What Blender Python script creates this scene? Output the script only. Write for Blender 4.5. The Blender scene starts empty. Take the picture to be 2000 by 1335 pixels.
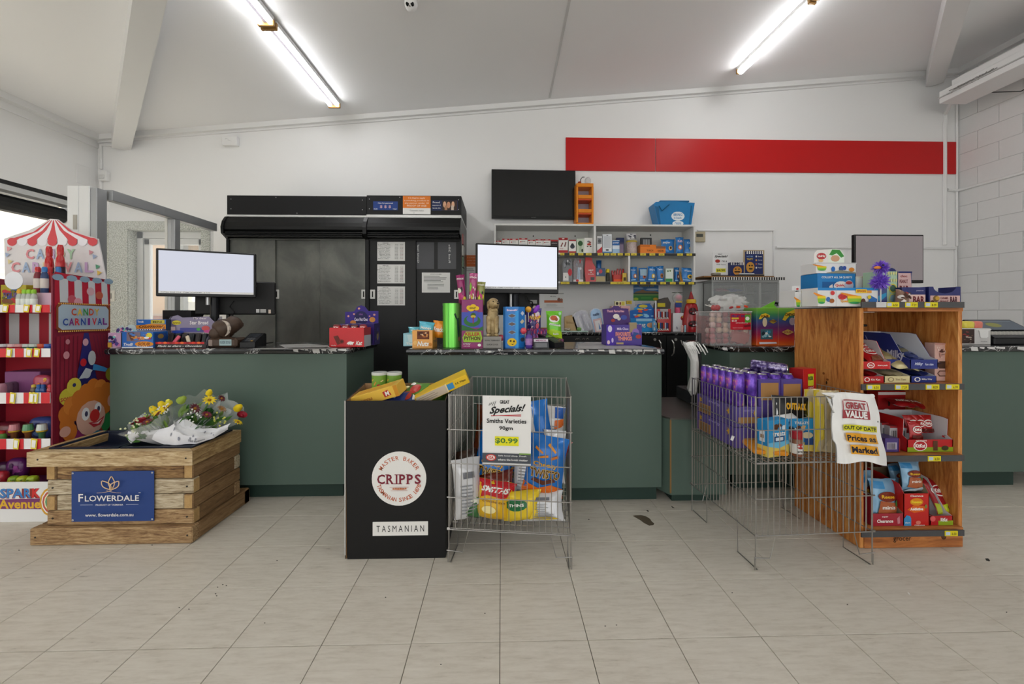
import bpy, bmesh, math, random
from mathutils import Vector, Matrix, noise
PI = math.pi
sin, cos = math.sin, math.cos
SC = bpy.context.scene
COL = SC.collection

# ---------------------------------------------------------------- camera, world, sun, exposure
F, H, TH, HZ = 796.0, 1.127, 0.0262, 615.0
cd = bpy.data.cameras.new('camera')
cd.sensor_width = 36; cd.lens = F/2000*36; cd.shift_y = -(667.5-HZ)/2000; cd.clip_start = .05
cam = bpy.data.objects.new('camera', cd); COL.objects.link(cam)
cam.location = (0, 0, H); cam.rotation_euler = (PI/2, 0, -TH)
SC.camera = cam
wd = bpy.data.worlds.new('daylight'); SC.world = wd; wd.use_nodes = True
wn = wd.node_tree.nodes; wl = wd.node_tree.links
bg = wn['Background']; bg.inputs['Strength'].default_value = 1.5
tc = wn.new('ShaderNodeTexCoord'); sp = wn.new('ShaderNodeSeparateXYZ'); rp = wn.new('ShaderNodeValToRGB')
wl.new(tc.outputs['Generated'], sp.inputs[0]); wl.new(sp.outputs['Z'], rp.inputs[0]); wl.new(rp.outputs[0], bg.inputs[0])
rp.color_ramp.elements[0].position = 0; rp.color_ramp.elements[0].color = (1, .985, .95, 1)
rp.color_ramp.elements[1].position = .7; rp.color_ramp.elements[1].color = (.86, .93, 1, 1)
sd = bpy.data.lights.new('sun', 'SUN'); sd.energy = 5.0; sd.angle = .02; sd.color = (1, .95, .86)
sun = bpy.data.objects.new('sun', sd); COL.objects.link(sun)
sun.rotation_euler = Vector((.30, -.60, -.74)).to_track_quat('-Z', 'Y').to_euler()
SC.view_settings.view_transform = 'Standard'; SC.view_settings.look = 'None'
SC.view_settings.gamma = 1; SC.view_settings.use_curve_mapping = False
SC.view_settings.exposure = 0.55
SC.cycles.use_denoising = True
SC.cycles.max_bounces = 10; SC.cycles.transparent_max_bounces = 24; SC.cycles.sample_clamp_indirect = 6

# ---------------------------------------------------------------- picking points of the real room from the photograph
def ray(x, y):
    a = (x-1000)/F
    return (sin(TH)+cos(TH)*a, cos(TH)-sin(TH)*a, (HZ-y)/F)
def PX(x, Y):
    r = ray(x, HZ); return Y/r[1]*r[0]
def PZ(x, y, Y):
    r = ray(x, y); return H + Y/r[1]*r[2]
def PF(x, y, Z=0.0):
    r = ray(x, y); t = (Z-H)/r[2]; return (t*r[0], t*r[1])
def PS(x, y, X):                       # on a plane of constant X
    r = ray(x, y); t = X/r[0]; return (t*r[1], H+t*r[2])

# ---------------------------------------------------------------- materials
def lin(c):
    if isinstance(c, int): c = ((c >> 16) & 255, (c >> 8) & 255, c & 255)
    return tuple((v/255/12.92 if v/255 <= .04045 else ((v/255+.055)/1.055)**2.4) for v in c) + (1,)
_mc = {}
def nm(m): return m.node_tree.nodes, m.node_tree.links
def M(c, rough=.5, metal=0, var=.06, sc=9, emit=0, alpha=1, bump=0, coat=0, trans=0):
    key = (c, rough, metal, var, sc, emit, alpha, bump, coat, trans)
    if key in _mc: return _mc[key]
    m = bpy.data.materials.new('paint_%06x' % (c if isinstance(c, int) else 0)); m.use_nodes = True
    n, l = nm(m); p = n['Principled BSDF']; L = lin(c)
    p.inputs['Base Color'].default_value = L
    p.inputs['Roughness'].default_value = rough; p.inputs['Metallic'].default_value = metal
    p.inputs['Alpha'].default_value = alpha; p.inputs['Specular IOR Level'].default_value = .3 if alpha == 1 else .5; p.inputs['Coat Weight'].default_value = coat
    p.inputs['Transmission Weight'].default_value = trans
    if emit: p.inputs['Base Color'].default_value = (.02, .02, .02, 1); p.inputs['Emission Color'].default_value = L; p.inputs['Emission Strength'].default_value = emit
    if var and not emit:
        t = n.new('ShaderNodeTexCoord'); z = n.new('ShaderNodeTexNoise'); z.inputs['Scale'].default_value = sc; z.inputs['Detail'].default_value = 4
        r = n.new('ShaderNodeMapRange'); r.inputs['To Min'].default_value = 1-var; r.inputs['To Max'].default_value = 1+var
        x = n.new('ShaderNodeMix'); x.data_type = 'RGBA'; x.blend_type = 'MULTIPLY'; x.inputs[0].default_value = 1
        x.inputs[6].default_value = L
        l.new(t.outputs['Object'], z.inputs['Vector']); l.new(z.outputs['Fac'], r.inputs['Value']); l.new(r.outputs[0], x.inputs[7])
        l.new(x.outputs[2], p.inputs['Base Color'])
        if bump:
            b = n.new('ShaderNodeBump'); b.inputs['Strength'].default_value = bump; b.inputs['Distance'].default_value = .004
            l.new(z.outputs['Fac'], b.inputs['Height']); l.new(b.outputs[0], p.inputs['Normal'])
    _mc[key] = m; return m
def ramp_mat(name, cols, build, rough=.5, bump=0, metal=0, interp='LINEAR', coat=0, bumpd=.003, coords='Object'):
    """cols: [(pos, colour)]; build(nodes, links, coordinate output) -> factor socket"""
    m = bpy.data.materials.new(name); m.use_nodes = True; n, l = nm(m); p = n['Principled BSDF']
    t = n.new('ShaderNodeTexCoord'); src = t.outputs['Object']
    if coords == 'World': g = n.new('ShaderNodeNewGeometry'); src = g.outputs['Position']
    fac = build(n, l, src)
    r = n.new('ShaderNodeValToRGB'); r.color_ramp.interpolation = interp
    e = r.color_ramp.elements
    while len(e) < len(cols): e.new(.5)
    for k, (q, c) in enumerate(cols): e[k].position = q; e[k].color = lin(c)
    l.new(fac, r.inputs[0]); l.new(r.outputs[0], p.inputs['Base Color'])
    p.inputs['Roughness'].default_value = rough; p.inputs['Metallic'].default_value = metal; p.inputs['Coat Weight'].default_value = coat
    if bump:
        b = n.new('ShaderNodeBump'); b.inputs['Strength'].default_value = bump; b.inputs['Distance'].default_value = bumpd
        l.new(fac, b.inputs['Height']); l.new(b.outputs[0], p.inputs['Normal'])
    return m
def mapped(n, l, src, scale, rot=(0, 0, 0)):
    q = n.new('ShaderNodeMapping'); q.inputs['Scale'].default_value = scale; q.inputs['Rotation'].default_value = rot
    l.new(src, q.inputs['Vector']); return q.outputs[0]
def noise_node(n, l, v, s, det=5, dist=0, ro=.55):
    z = n.new('ShaderNodeTexNoise'); z.inputs['Scale'].default_value = s; z.inputs['Detail'].default_value = det
    z.inputs['Distortion'].default_value = dist; z.inputs['Roughness'].default_value = ro
    l.new(v, z.inputs['Vector']); return z.outputs['Fac']
def math_node(n, l, op, a, b):
    z = n.new('ShaderNodeMath'); z.operation = op
    for k, v in enumerate((a, b)):
        if isinstance(v, (int, float)): z.inputs[k].default_value = v
        else: l.new(v, z.inputs[k])
    return z.outputs[0]
def wood(name, cols, scale=(1, 1, 1), rough=.6, bump=.25, dist=1.5, s=6):
    """grain stretched by scale; object info random shifts each piece"""
    def f(n, l, src):
        oi = n.new('ShaderNodeObjectInfo'); ad = n.new('ShaderNodeVectorMath'); ad.operation = 'ADD'
        l.new(src, ad.inputs[0]); l.new(math_node(n, l, 'MULTIPLY', oi.outputs['Random'], 37.0), ad.inputs[1])
        v = mapped(n, l, ad.outputs[0], scale)
        a = noise_node(n, l, v, s, 6, dist, .65); b = noise_node(n, l, v, s*7, 3, 0, .5)
        return math_node(n, l, 'ADD', math_node(n, l, 'MULTIPLY', a, .75), math_node(n, l, 'MULTIPLY', b, .25))
    return ramp_mat(name, cols, f, rough, bump)
GLASS = M(0xf4f8f8, .02, alpha=.16, var=0)
CLEAR = M(0xf0f2f4, .05, alpha=.13, var=0)
WHITEP = M(0xe6e6e6, .5, var=.02)
CHROME = M(0xb4b2ae, .32, 1, var=0)

# ---------------------------------------------------------------- mesh accumulator
class B:
    def __init__(s): s.v = []; s.f = []; s.m = []; s.mats = []
    def mi(s, m):
        if m not in s.mats: s.mats.append(m)
        return s.mats.index(m)
    def add(s, vs, fs, m):
        o = len(s.v); k = s.mi(m); s.v += [tuple(p) for p in vs]
        for f in fs: s.f.append(tuple(i+o for i in f)); s.m.append(k)
        return s
    def box(s, x0, x1, y0, y1, z0, z1, m, bev=0):
        if bev:
            b = bev; vs = []; 
            for (xa, xb, ya, yb, z) in ((x0+b, x1-b, y0+b, y1-b, z0), (x0, x1, y0, y1, z0+b), (x0, x1, y0, y1, z1-b), (x0+b, x1-b, y0+b, y1-b, z1)):
                c = b if z not in (z0, z1) else 0
                if c: vs += [(xa+c, ya, z), (xb-c, ya, z), (xb, ya+c, z), (xb, yb-c, z), (xb-c, yb, z), (xa+c, yb, z), (xa, yb-c, z), (xa, ya+c, z)]
                else: vs += [(xa, ya, z), (xb, ya, z), (xb, ya, z), (xb, yb, z), (xb, yb, z), (xa, yb, z), (xa, yb, z), (xa, ya, z)]
            fs = [(7, 6, 5, 4, 3, 2, 1, 0), tuple(range(24, 32))]
            for k in range(3):
                for i in range(8): j = (i+1) % 8; fs.append((k*8+i, k*8+j, k*8+8+j, k*8+8+i))
            return s.add(vs, fs, m)
        vs = [(x, y, z) for z in (z0, z1) for y in (y0, y1) for x in (x0, x1)]
        return s.add(vs, [(0, 2, 3, 1), (4, 5, 7, 6), (0, 1, 5, 4), (2, 6, 7, 3), (0, 4, 6, 2), (1, 3, 7, 5)], m)
    def prism(s, pts, axis, a, b, m):
        """pts: 2D outline in the two other axes (order x,y,z minus axis), extruded from a to b"""
        n = len(pts)
        def P(p, t): q = list(p); q.insert(axis, t); return tuple(q)
        vs = [P(p, a) for p in pts]+[P(p, b) for p in pts]
        return s.add(vs, [tuple(range(n-1, -1, -1)), tuple(range(n, 2*n))]+[(i, (i+1) % n, n+(i+1) % n, n+i) for i in range(n)], m)
    def cyl(s, c, r, h, m, n=20, r2=None, axis=2, cap=True):
        r2 = r if r2 is None else r2
        return s.lathe([(r, 0), (r2, h)], m, c, n, axis, cap)
    def lathe(s, prof, m, c=(0, 0, 0), n=20, axis=2, cap=True, sx=1, sy=1):
        vs = []
        for (r, z) in prof:
            for k in range(n):
                a = 2*PI*k/n; p = [sx*r*cos(a), sy*r*sin(a), z]
                if axis == 0: p = [z, r*cos(a), r*sin(a)]
                if axis == 1: p = [r*cos(a), z, r*sin(a)]
                vs.append((p[0]+c[0], p[1]+c[1], p[2]+c[2]))
        fs = []; R = len(prof)
        for j in range(R-1):
            for k in range(n): q = (k+1) % n; fs.append((j*n+k, j*n+q, j*n+n+q, j*n+n+k))
        if cap: fs += [tuple(range(n-1, -1, -1)), tuple(range((R-1)*n, R*n))]
        return s.add(vs, fs, m)
    def tube(s, pts, r, m, n=6, cap=True):
        pts = [Vector(p) for p in pts]; vs = []; N = len(pts)
        for i, p in enumerate(pts):
            d = (pts[min(i+1, N-1)]-pts[max(i-1, 0)]).normalized()
            up = Vector((0, 0, 1)) if abs(d.z) < .95 else Vector((0, 1, 0))
            a = d.cross(up).normalized(); b = a.cross(d).normalized()
            rr = r[i] if isinstance(r, (list, tuple)) else r
            for k in range(n): t = 2*PI*k/n; vs.append(p+a*rr*cos(t)+b*rr*sin(t))
        fs = [(i*n+k, i*n+(k+1) % n, i*n+n+(k+1) % n, i*n+n+k) for i in range(N-1) for k in range(n)]
        if cap: fs += [tuple(range(n-1, -1, -1)), tuple(range((N-1)*n, N*n))]
        return s.add(vs, fs, m)
    def ball(s, c, rx, ry, rz, m, n=12, k=8, fn=None):
        vs = []
        for j in range(k+1):
            t = PI*j/k
            for i in range(n):
                a = 2*PI*i/n; p = Vector((rx*sin(t)*cos(a), ry*sin(t)*sin(a), -rz*cos(t)))
                if fn: p = fn(p)
                vs.append((c[0]+p[0], c[1]+p[1], c[2]+p[2]))
        return s.add(vs, [(j*n+i, j*n+(i+1) % n, j*n+n+(i+1) % n, j*n+n+i) for j in range(k) for i in range(n)], m)
    def grid(s, P, nu, nv, m, flip=False):
        vs = [P(i/nu, j/nv) for j in range(nv+1) for i in range(nu+1)]
        fs = [(j*(nu+1)+i, j*(nu+1)+i+1, (j+1)*(nu+1)+i+1, (j+1)*(nu+1)+i) for j in range(nv) for i in range(nu)]
        if flip: fs = [f[::-1] for f in fs]
        return s.add(vs, fs, m)
    def mesh(s, name, smooth=False):
        me = bpy.data.meshes.new(name); me.from_pydata(s.v, [], s.f)
        for m in s.mats: me.materials.append(m)
        me.polygons.foreach_set('material_index', s.m)
        if smooth:
            me.polygons.foreach_set('use_smooth', [True]*len(s.f)); 
            me.set_sharp_from_angle(angle=.7)
        me.update(); return me
    def build(s, name, parent=None, loc=None, rot=None, smooth=False, clean=False):
        me = s.mesh(name, smooth)
        if clean:
            bm = bmesh.new(); bm.from_mesh(me); bmesh.ops.remove_doubles(bm, verts=bm.verts, dist=1e-6)
            bmesh.ops.recalc_face_normals(bm, faces=bm.faces); bm.to_mesh(me); bm.free()
        o = bpy.data.objects.new(name, me); COL.objects.link(o); o.parent = parent
        if loc is not None: o.location = loc
        if rot is not None: o.rotation_euler = rot if isinstance(rot, (tuple, list)) else (0, 0, rot)
        return o
def tag(o, label=None, cat=None, group=None, kind=None):
    for k, v in (('label', label), ('category', cat), ('group', group), ('kind', kind)):
        if v: o[k] = v
    return o
def thing(name, label, cat, loc=(0, 0, 0), rot=0, group=None):
    o = bpy.data.objects.new(name, None); COL.objects.link(o); o.location = loc
    o.rotation_euler = rot if isinstance(rot, (tuple, list)) else (0, 0, rot); o.empty_display_size = .05
    return tag(o, label, cat, group)
def kids(o): return [c for c in bpy.data.objects if c.parent == o]
def dup(o, loc, rot, label=None, group=None, parent=None, tree=None):
    def cp(a, par):
        c = a.copy(); COL.objects.link(c); c.parent = par
        for k in a.children: cp(k, c)
        return c
    r = cp(o, parent); r.location = loc
    r.rotation_euler = rot if isinstance(rot, (tuple, list)) else (0, 0, rot)
    if label: r['label'] = label
    if group: r['group'] = group
    return r
def struct(b, name, parent=None, **k):
    o = b.build(name, parent, **k)
    if not parent: o['kind'] = 'structure'
    return o

# ---------------------------------------------------------------- flat print laid on a surface
_tx = {}
def text_mesh(s, bold=0.0, res=2):
    key = (s, bold, res)
    if key in _tx: return _tx[key]
    c = bpy.data.curves.new('t', 'FONT'); c.body = s; c.size = 1; c.resolution_u = res; c.offset = bold; c.align_x = 'LEFT'
    o = bpy.data.objects.new('t', c); COL.objects.link(o)
    me = o.to_mesh(); vs = [tuple(v.co[:2]) for v in me.vertices]; fs = [tuple(p.vertices) for p in me.polygons]
    o.to_mesh_clear(); bpy.data.objects.remove(o); bpy.data.curves.remove(c)
    if not vs: vs = [(0, 0), (1, 0), (0, 1)]; fs = []
    x0 = min(v[0] for v in vs); x1 = max(v[0] for v in vs); y0 = min(v[1] for v in vs); y1 = max(v[1] for v in vs)
    q = ([((v[0]-x0)/max(x1-x0, 1e-6), (v[1]-y0)/max(y1-y0, 1e-6)) for v in vs], fs)
    _tx[key] = q; return q
def flat(O, U, V):
    O, U, V = Vector(O), Vector(U), Vector(V); N = U.cross(V).normalized()
    return lambda u, v, e=0: O+U*u+V*v+N*e
def front(x0, z0, w, h, y): return flat((x0, y, z0), (w, 0, 0), (0, 0, h))
def tilted(f, k): return f
def cylsurf(r, h, span=PI, a0=0, z0=0, c=(0, 0)):
    return lambda u, v, e=0: Vector((c[0]+(r+e)*sin((u-.5)*span+a0), c[1]-(r+e)*cos((u-.5)*span+a0), z0+v*h))
PM = dict(rough=.45, var=0)
def prints(name, surf, items, parent, rough=.45, step=.0004, n=1, b=None, metal=0, e0=None):
    """items: ('r',u0,v0,u1,v1,c) ('e',cx,cy,rx,ry,c) ('t',s,cx,cy,w,h,c[,bold[,shear]]) ('p',pts,c) ('a',s,cx,cy,rx,ry,a0,a1,h,c) n = subdivision of areas"""
    b2 = b or B(); e = step if e0 is None else e0
    for it in items:
        k = it[0]; c = it[-1]
        if k == 'r':
            _, u0, v0, u1, v1, c = it
            b2.grid(lambda u, v: surf(u0+(u1-u0)*u, v0+(v1-v0)*v, e), n, n, M(c, rough, metal, 0))
        elif k == 'e':
            _, cx, cy, rx, ry, c = it; q = 14; vs = [surf(cx, cy, e)]
            for rr in ((1,) if n == 1 else (.5, 1)): vs += [surf(cx+rx*rr*cos(2*PI*i/q), cy+ry*rr*sin(2*PI*i/q), e) for i in range(q)]
            fs = [(0, 1+i, 1+(i+1) % q) for i in range(q)]
            if n > 1: fs += [(1+i, 1+q+i, 1+q+(i+1) % q, 1+(i+1) % q) for i in range(q)]
            b2.add(vs, fs, M(c, rough, metal, 0))
        elif k == 'p':
            _, pts, c = it
            if n == 1: b2.add([surf(u, v, e) for u, v in pts], [tuple(range(len(pts)))], M(c, rough, metal, 0))
            else:
                cu, cv = sum(p[0] for p in pts)/len(pts), sum(p[1] for p in pts)/len(pts)
                ed = [(p[0]+(q[0]-p[0])*t/4, p[1]+(q[1]-p[1])*t/4) for p, q in zip(pts, pts[1:]+pts[:1]) for t in range(4)]; k_ = len(ed)
                b2.add([surf(cu, cv, e)]+[surf(cu+(u-cu)*r, cv+(v-cv)*r, e) for r in (.3, .65, 1) for u, v in ed],
                       [(0, 1+i, 1+(i+1) % k_) for i in range(k_)]+[(1+j*k_+i, 1+j*k_+k_+i, 1+j*k_+k_+(i+1) % k_, 1+j*k_+(i+1) % k_) for j in (0, 1) for i in range(k_)], M(c, rough, metal, 0))
        elif k == 't':
            s, cx, cy, w, h, c = it[1:7]; bold = it[7] if len(it) > 7 else .01; sh = it[8] if len(it) > 8 else 0
            vs, fs = text_mesh(s, bold)
            b2.add([surf(cx+(x-.5)*w+sh*(y-.5)*w, cy+(y-.5)*h+(it[9] if len(it) > 9 else 0)*(x-.5), e) for x, y in vs], fs, M(c, rough, metal, 0))
        elif k == 'a':                                # lettering round an arc, a0..a1 degrees, rx,ry radii
            _, s, cx, cy, rx, ry, a0, a1, hh, c = it
            for i, ch in enumerate(s):
                if ch == ' ': continue
                t = math.radians(a0+(a1-a0)*i/(len(s)-1)); vs, fs = text_mesh(ch, .012)
                w = hh*(.18 if ch in "I1'!.," else .75); out = 1 if a1 < a0 else -1
                pts = []
                for x, y in vs:
                    px_, py_ = (x-.5)*w, (y-.5)*hh*out
                    tt = t-(px_/1)*out; r_ = 1+py_
                    pts.append(surf(cx+rx*r_*cos(tt), cy+ry*r_*sin(tt), e))
                b2.add(pts, fs, M(c, rough, metal, 0))
        e += step*.5
    if b: return None
    return b2.build(name, parent)
def blobs(seed, cols, k, u0=0, v0=0, u1=1, v1=1, s=.12):
    R = random.Random(seed); out = []
    for i in range(k):
        cx, cy = R.uniform(u0+s/2, u1-s/2), R.uniform(v0+s/2, v1-s/2); c = R.choice(cols); a = R.uniform(.35, 1)*s
        if R.random() < .5: out.append(('e', cx, cy, a*.6, a*.5*R.uniform(.5, 1), c))
        else:
            t0 = R.uniform(0, 6); out.append(('p', [(cx+a*.7*cos(t0+t)*R.uniform(.6, 1), cy+a*.7*sin(t0+t)*R.uniform(.5, 1)) for t in (0, 1.3, 2.5, 3.8, 5)], c))
    return out
def lines(k, u0, v0, u1, v1, c, seed=0, frac=.45):
    R = random.Random(seed); out = []; dh = (v1-v0)/k
    for i in range(k):
        v = v1-(i+.5)*dh; out.append(('r', u0, v-dh*frac/2, u0+(u1-u0)*R.uniform(.6, 1), v+dh*frac/2, c))
    return out
# ================================================================ THE ROOM
YB = 4.6
XL, XR = PX(191, YB), PX(1870, YB)
_zl, _zr = PZ(191, 267, YB), PZ(1870, 138, YB)
CB = (_zr-_zl)/(XR-XL)
def CZ(X): return _zl+CB*(X-XL)
YF = -3.2                                # shop front behind the camera
def CP(x, y, off=0):                     # pixel -> point on the ceiling plane lowered by off
    r = ray(x, y); t = (_zl-CB*XL-off-H)/(r[2]-CB*r[0]); return Vector((t*r[0], t*r[1], H+t*r[2]))
wallm = M(0xeaeaea, .55, var=.015, sc=2)
ceilm = M(0xf1f1f2, .6, var=.015, sc=1.5)
trimm = M(0xe6e6e6, .4, var=.01)
alum = M(0xa9abad, .35, .55, var=.02)
alumw = M(0xdfe0e0, .35, .1, var=.02)
blackm = M(0x17181a, .45, var=.05)

def floor_fac(n, l, src):
    v = mapped(n, l, src, (9, 60, 9)); a = noise_node(n, l, v, 1.0, 3, .4, .6)
    v2 = mapped(n, l, src, (2, 3, 2)); b = noise_node(n, l, v2, 1, 4)
    v3 = mapped(n, l, src, (50, 150, 40)); c = noise_node(n, l, v3, 1, 2)
    t = math_node(n, l, 'ADD', math_node(n, l, 'MULTIPLY', a, .62), math_node(n, l, 'MULTIPLY', b, .2))
    return math_node(n, l, 'ADD', t, math_node(n, l, 'MULTIPLY', c, .18))
tilem = ramp_mat('vinyl_tile', [(0, 0x7d7466), (.30, 0x9a9283), (.37, 0xc3bbad), (.5, 0xcec7ba), (.72, 0xd8d2c6)], floor_fac, .42, coords='World')
grout = M(0x57524a, .8)
fl = struct(B().box(XL-.2, XR+.2, YF, YB+.2, -.08, -.0045, grout), 'floor')
T = .305; TX, TY = -.0047, 1.4077
tb = B(); g = .0011; b_ = .0012
tb.add([(g, g, -.0045), (T-g, g, -.0045), (T-g, T-g, -.0045), (g, T-g, -.0045), (g, g, -b_), (T-g, g, -b_), (T-g, T-g, -b_), (g, T-g, -b_),
        (g+b_, g+b_, 0), (T-g-b_, g+b_, 0), (T-g-b_, T-g-b_, 0), (g+b_, T-g-b_, 0)],
       [(8, 9, 10, 11)]+[(k, (k+1) % 4, 4+(k+1) % 4, 4+k) for k in range(4)]+[(4+k, 4+(k+1) % 4, 8+(k+1) % 4, 8+k) for k in range(4)], tilem)
tme = tb.mesh('tile'); rest = B()
for j in range(-15, 12):
    for i in range(-17, 18):
        x, y = TX+i*T, TY+j*T
        if x < XL-.3 or x > XR or y < YF: continue
        cx, cy = x+T/2, y+T/2
        vis = .95 < cy < 2.7 and abs(cx) < 1.33*cy+.3 or (2.7 <= cy < 3.4 and (cx > 1.0 or cx < -2.3) and abs(cx) < 1.3*cy+.1)
        if vis:
            o = bpy.data.objects.new('tile', tme); COL.objects.link(o); o.location = (x, y, 0); o.parent = fl
        else: rest.box(x+g, x+T-g, y+g, y+T-g, -.0045, 0, tilem)
o = rest.build('tile_field', fl); o['kind'] = 'stuff'

# stains and crumbs trodden into the floor
def floor_pts(px_): return [PF(a, b) for a, b in px_]
def smear(name, px_, c, z=.0006):
    p = floor_pts(px_); b = B(); b.add([(x, y, z) for x, y in p]+[(x, y, .0001) for x, y in p], [tuple(range(len(p)))[::-1]]+[(i, (i+1) % len(p), len(p)+(i+1) % len(p), len(p)+i) for i in range(len(p))], M(c, .5, var=.12, sc=40))
    return b.build(name, fl)
smear('floor_stain', [(1236, 1007), (1241, 1006), (1252, 1005.5), (1262, 1008), (1270, 1013), (1272, 1017), (1278, 1022), (1276, 1025), (1268, 1026), (1258, 1021), (1250, 1015), (1241, 1010)], 0x5e5344)
smear('floor_chip', [(1924, 1090), (1930, 1090), (1934, 1094), (1932, 1096), (1926, 1094)], 0x2e2b27)
smear('floor_chip', [(1772, 1156), (1774, 1156), (1778, 1160), (1776, 1161)], 0xe8e8e4)
smear('floor_chip', [(1262, 996), (1266, 996), (1268, 999), (1264, 998)], 0x3a342c)
smear('floor_chip', [(1310, 987), (1314, 989), (1318, 992), (1314, 992)], 0x3a342c)
for q, (x, y) in enumerate([(435, 1141), (425, 1146), (442, 1143), (350, 1186), (369, 1189), (421, 1159), (423, 1163), (947, 1197), (753, 1166), (541, 1094), (861, 1297), (37, 1074), (1430, 1157), (1182, 1222), (1204, 1220), (1150, 1014), (1655, 1180), (1966, 1195), (297, 1064), (517, 1216)]):
    smear('floor_speck', [(x-1.6, y), (x, y-1), (x+1.8, y), (x, y+1.1)], 0x37322b)

# back wall with a doorway at its left
dl, dr, dt = PX(250, YB), PX(394, YB), PZ(300, 447, YB)
wb = B(); W2 = YB+.22; top = CZ(XR)+.3
wb.box(XL-.25, dl, YB, W2, -.08, CZ(dl), wallm)
wb.box(dr, XR+.25, YB, W2, -.08, dt, wallm)
wb.prism([(dl, dt), (XR+.25, dt), (XR+.25, CZ(XR)+.08), (dl, CZ(dl)+.03)], 1, YB, W2, wallm)
struct(wb, 'wall_back')
peb = ramp_mat('pebbledash', [(.3, 0x7d8079), (.48, 0xb5b8ae), (.62, 0xd9dad2)], lambda n, l, s: noise_node(n, l, s, 90, 3), .9, .6, bumpd=.006)
pb = B(); e = .012
pb.box(PX(204, YB), dl, YB-e, YB, 0, PZ(230, 432, YB), peb)
pb.box(dl, dr, YB-e, YB, dt, PZ(300, 432, YB), peb).box(dr, PX(411, YB), YB-e, YB, 0, PZ(300, 432, YB), peb)
pb.box(dl, dl+.01, YB, W2, 0, dt, peb).box(dr-.01, dr, YB, W2, 0, dt, peb).box(dl, dr, YB, W2, dt-.01, dt, peb)
struct(pb, 'trim_1')
# exterior door in white aluminium, ajar scene beyond its glass
YD = YB+.10; d = tag(bpy.data.objects.new('door_1', None), kind='structure'); COL.objects.link(d)
q = B(); x0, x1, zt = dl+.012, dr-.012, dt-.012
q.box(x0, x0+.06, YD, YD+.08, 0, zt, alumw).box(x1-.05, x1, YD, YD+.08, 0, zt, alumw).box(x0, x1, YD, YD+.08, zt-.07, zt, alumw); q.build('door_frame', d)
q = B(); a, c = x0+.065, x1-.055
q.box(a, a+.06, YD+.01, YD+.06, .02, zt-.075, alumw, .004).box(c-.05, c, YD+.01, YD+.06, .02, zt-.075, alumw, .004).box(a, c, YD+.01, YD+.06, zt-.14, zt-.075, alumw).box(a, c, YD+.01, YD+.06, .02, .2, alumw); q.build('door_leaf', d)
B().box(a+.055, c-.045, YD+.03, YD+.036, .2, zt-.13, GLASS).build('pane', d)
# outdoors behind the doorway
struct(B().box(XL-.2, 9, YB+.22, 12, -.12, -.03, M(0xd2cec4, .9, var=.1, sc=3)), 'ground_outside')
brickm = ramp_mat('brick', [(.35, 0x7d4b42), (.6, 0xa06d5f)], lambda n, l, s: noise_node(n, l, s, 12), .85)
ob = thing('neighbouring_building', 'reddish brick building seen through the white door at far left', 'building', (PX(300, 7), 7, 0))
B().box(-.35, .25, 0, .3, -.03, 2.6, M(0xd7b79a, .8)).build('wall', ob)
bw = B().box(-.02, .38, -.12, -.01, -.03, 1.15, M(0xc4b2a4, .9))
bw.build('plinth', ob)
bm_ = B().box(0, .105, -.01, 0, 0, .06, brickm).mesh('brick')
for r_ in range(10):
    for c_ in range(4):
        o = bpy.data.objects.new('brick', bm_); COL.objects.link(o); o.parent = ob; o.location = (-.06+c_*.115+(.05 if r_ % 2 else 0), -.121, .38+r_*.075)
B().box(.55, 3.2, .0, .3, .9, 1.35, M(0xe8e6e2, .6)).box(.5, 3.2, -.1, .3, 1.9, 2.5, M(0xa98e72, .7)).build('awning', ob)
B().box(.62, .72, -.3, -.2, -.03, 2.5, M(0x8f9294, .4, .5)).build('post', ob)

# left wall: solid above an open shopfront
ZO = PS(0, 348, XL)[1]; wlb = B()
wlb.box(XL-.2, XL, YF, YB, ZO, CZ(XL), wallm).box(XL-.2, XL, 4.42, YB, -.08, ZO, wallm).box(XL-.2, XL, YF, -1.6, -.08, ZO, wallm)
struct(wlb, 'wall_left')
sh = thing('roller_shutter', 'dark roller shutter box over the open shopfront at far left', 'shutter', (XL, 2.5, ZO)); zz = ZO
q = B(); q.box(-.16, 0, -3.5, 1.9, -.035, -.001, blackm); q.build('header_rail', sh)
q = B(); q.box(-.16, -.01, -3.5, 1.9, -.085, -.037, M(0xc4c6c8, .3, .7)); q.build('guide_track', sh)
q = B(); q.prism([(-.1-.075+.07*cos(t*PI/6), -.17+.08*sin(t*PI/6)) for t in range(12)], 1, -3.5, 1.9, blackm)
o = q.build('shutter_roll', sh)
ro = B(); n_ = 34
for k in range(n_):
    x_ = -.3-k*.05; ro.prism([(x_, .02+.04*(k/n_)), (x_-.025, .045), (x_-.05, .02)], 1, -4, 2.3, M(0x6b6c6a, .5, .3))
ro.build('awning_sheet', sh)
fb = thing('corrugated_shed', 'sunlit cream corrugated wall outside the open shopfront', 'building', (XL-4.5, 3, 0))
q = B()
for k in range(44): z_ = -.1+k*.12; q.prism([(0, z_), (.03, z_+.06), (0, z_+.12), (-.1, z_+.12), (-.1, z_)], 1, -6, 9, M(0xf0e6cf, .8))
q.build('corrugated_cladding', fb)
struct(B().box(-16, XL-.2, -8, 12, -.12, -.03, M(0xd2cec4, .9, var=.1, sc=3)), 'ground_outside.001')
struct(B().box(XL-.2, 16, -12, YF-.2, -.12, -.03, M(0xd2cec4, .9, var=.1, sc=3)), 'ground_outside.002')

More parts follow.
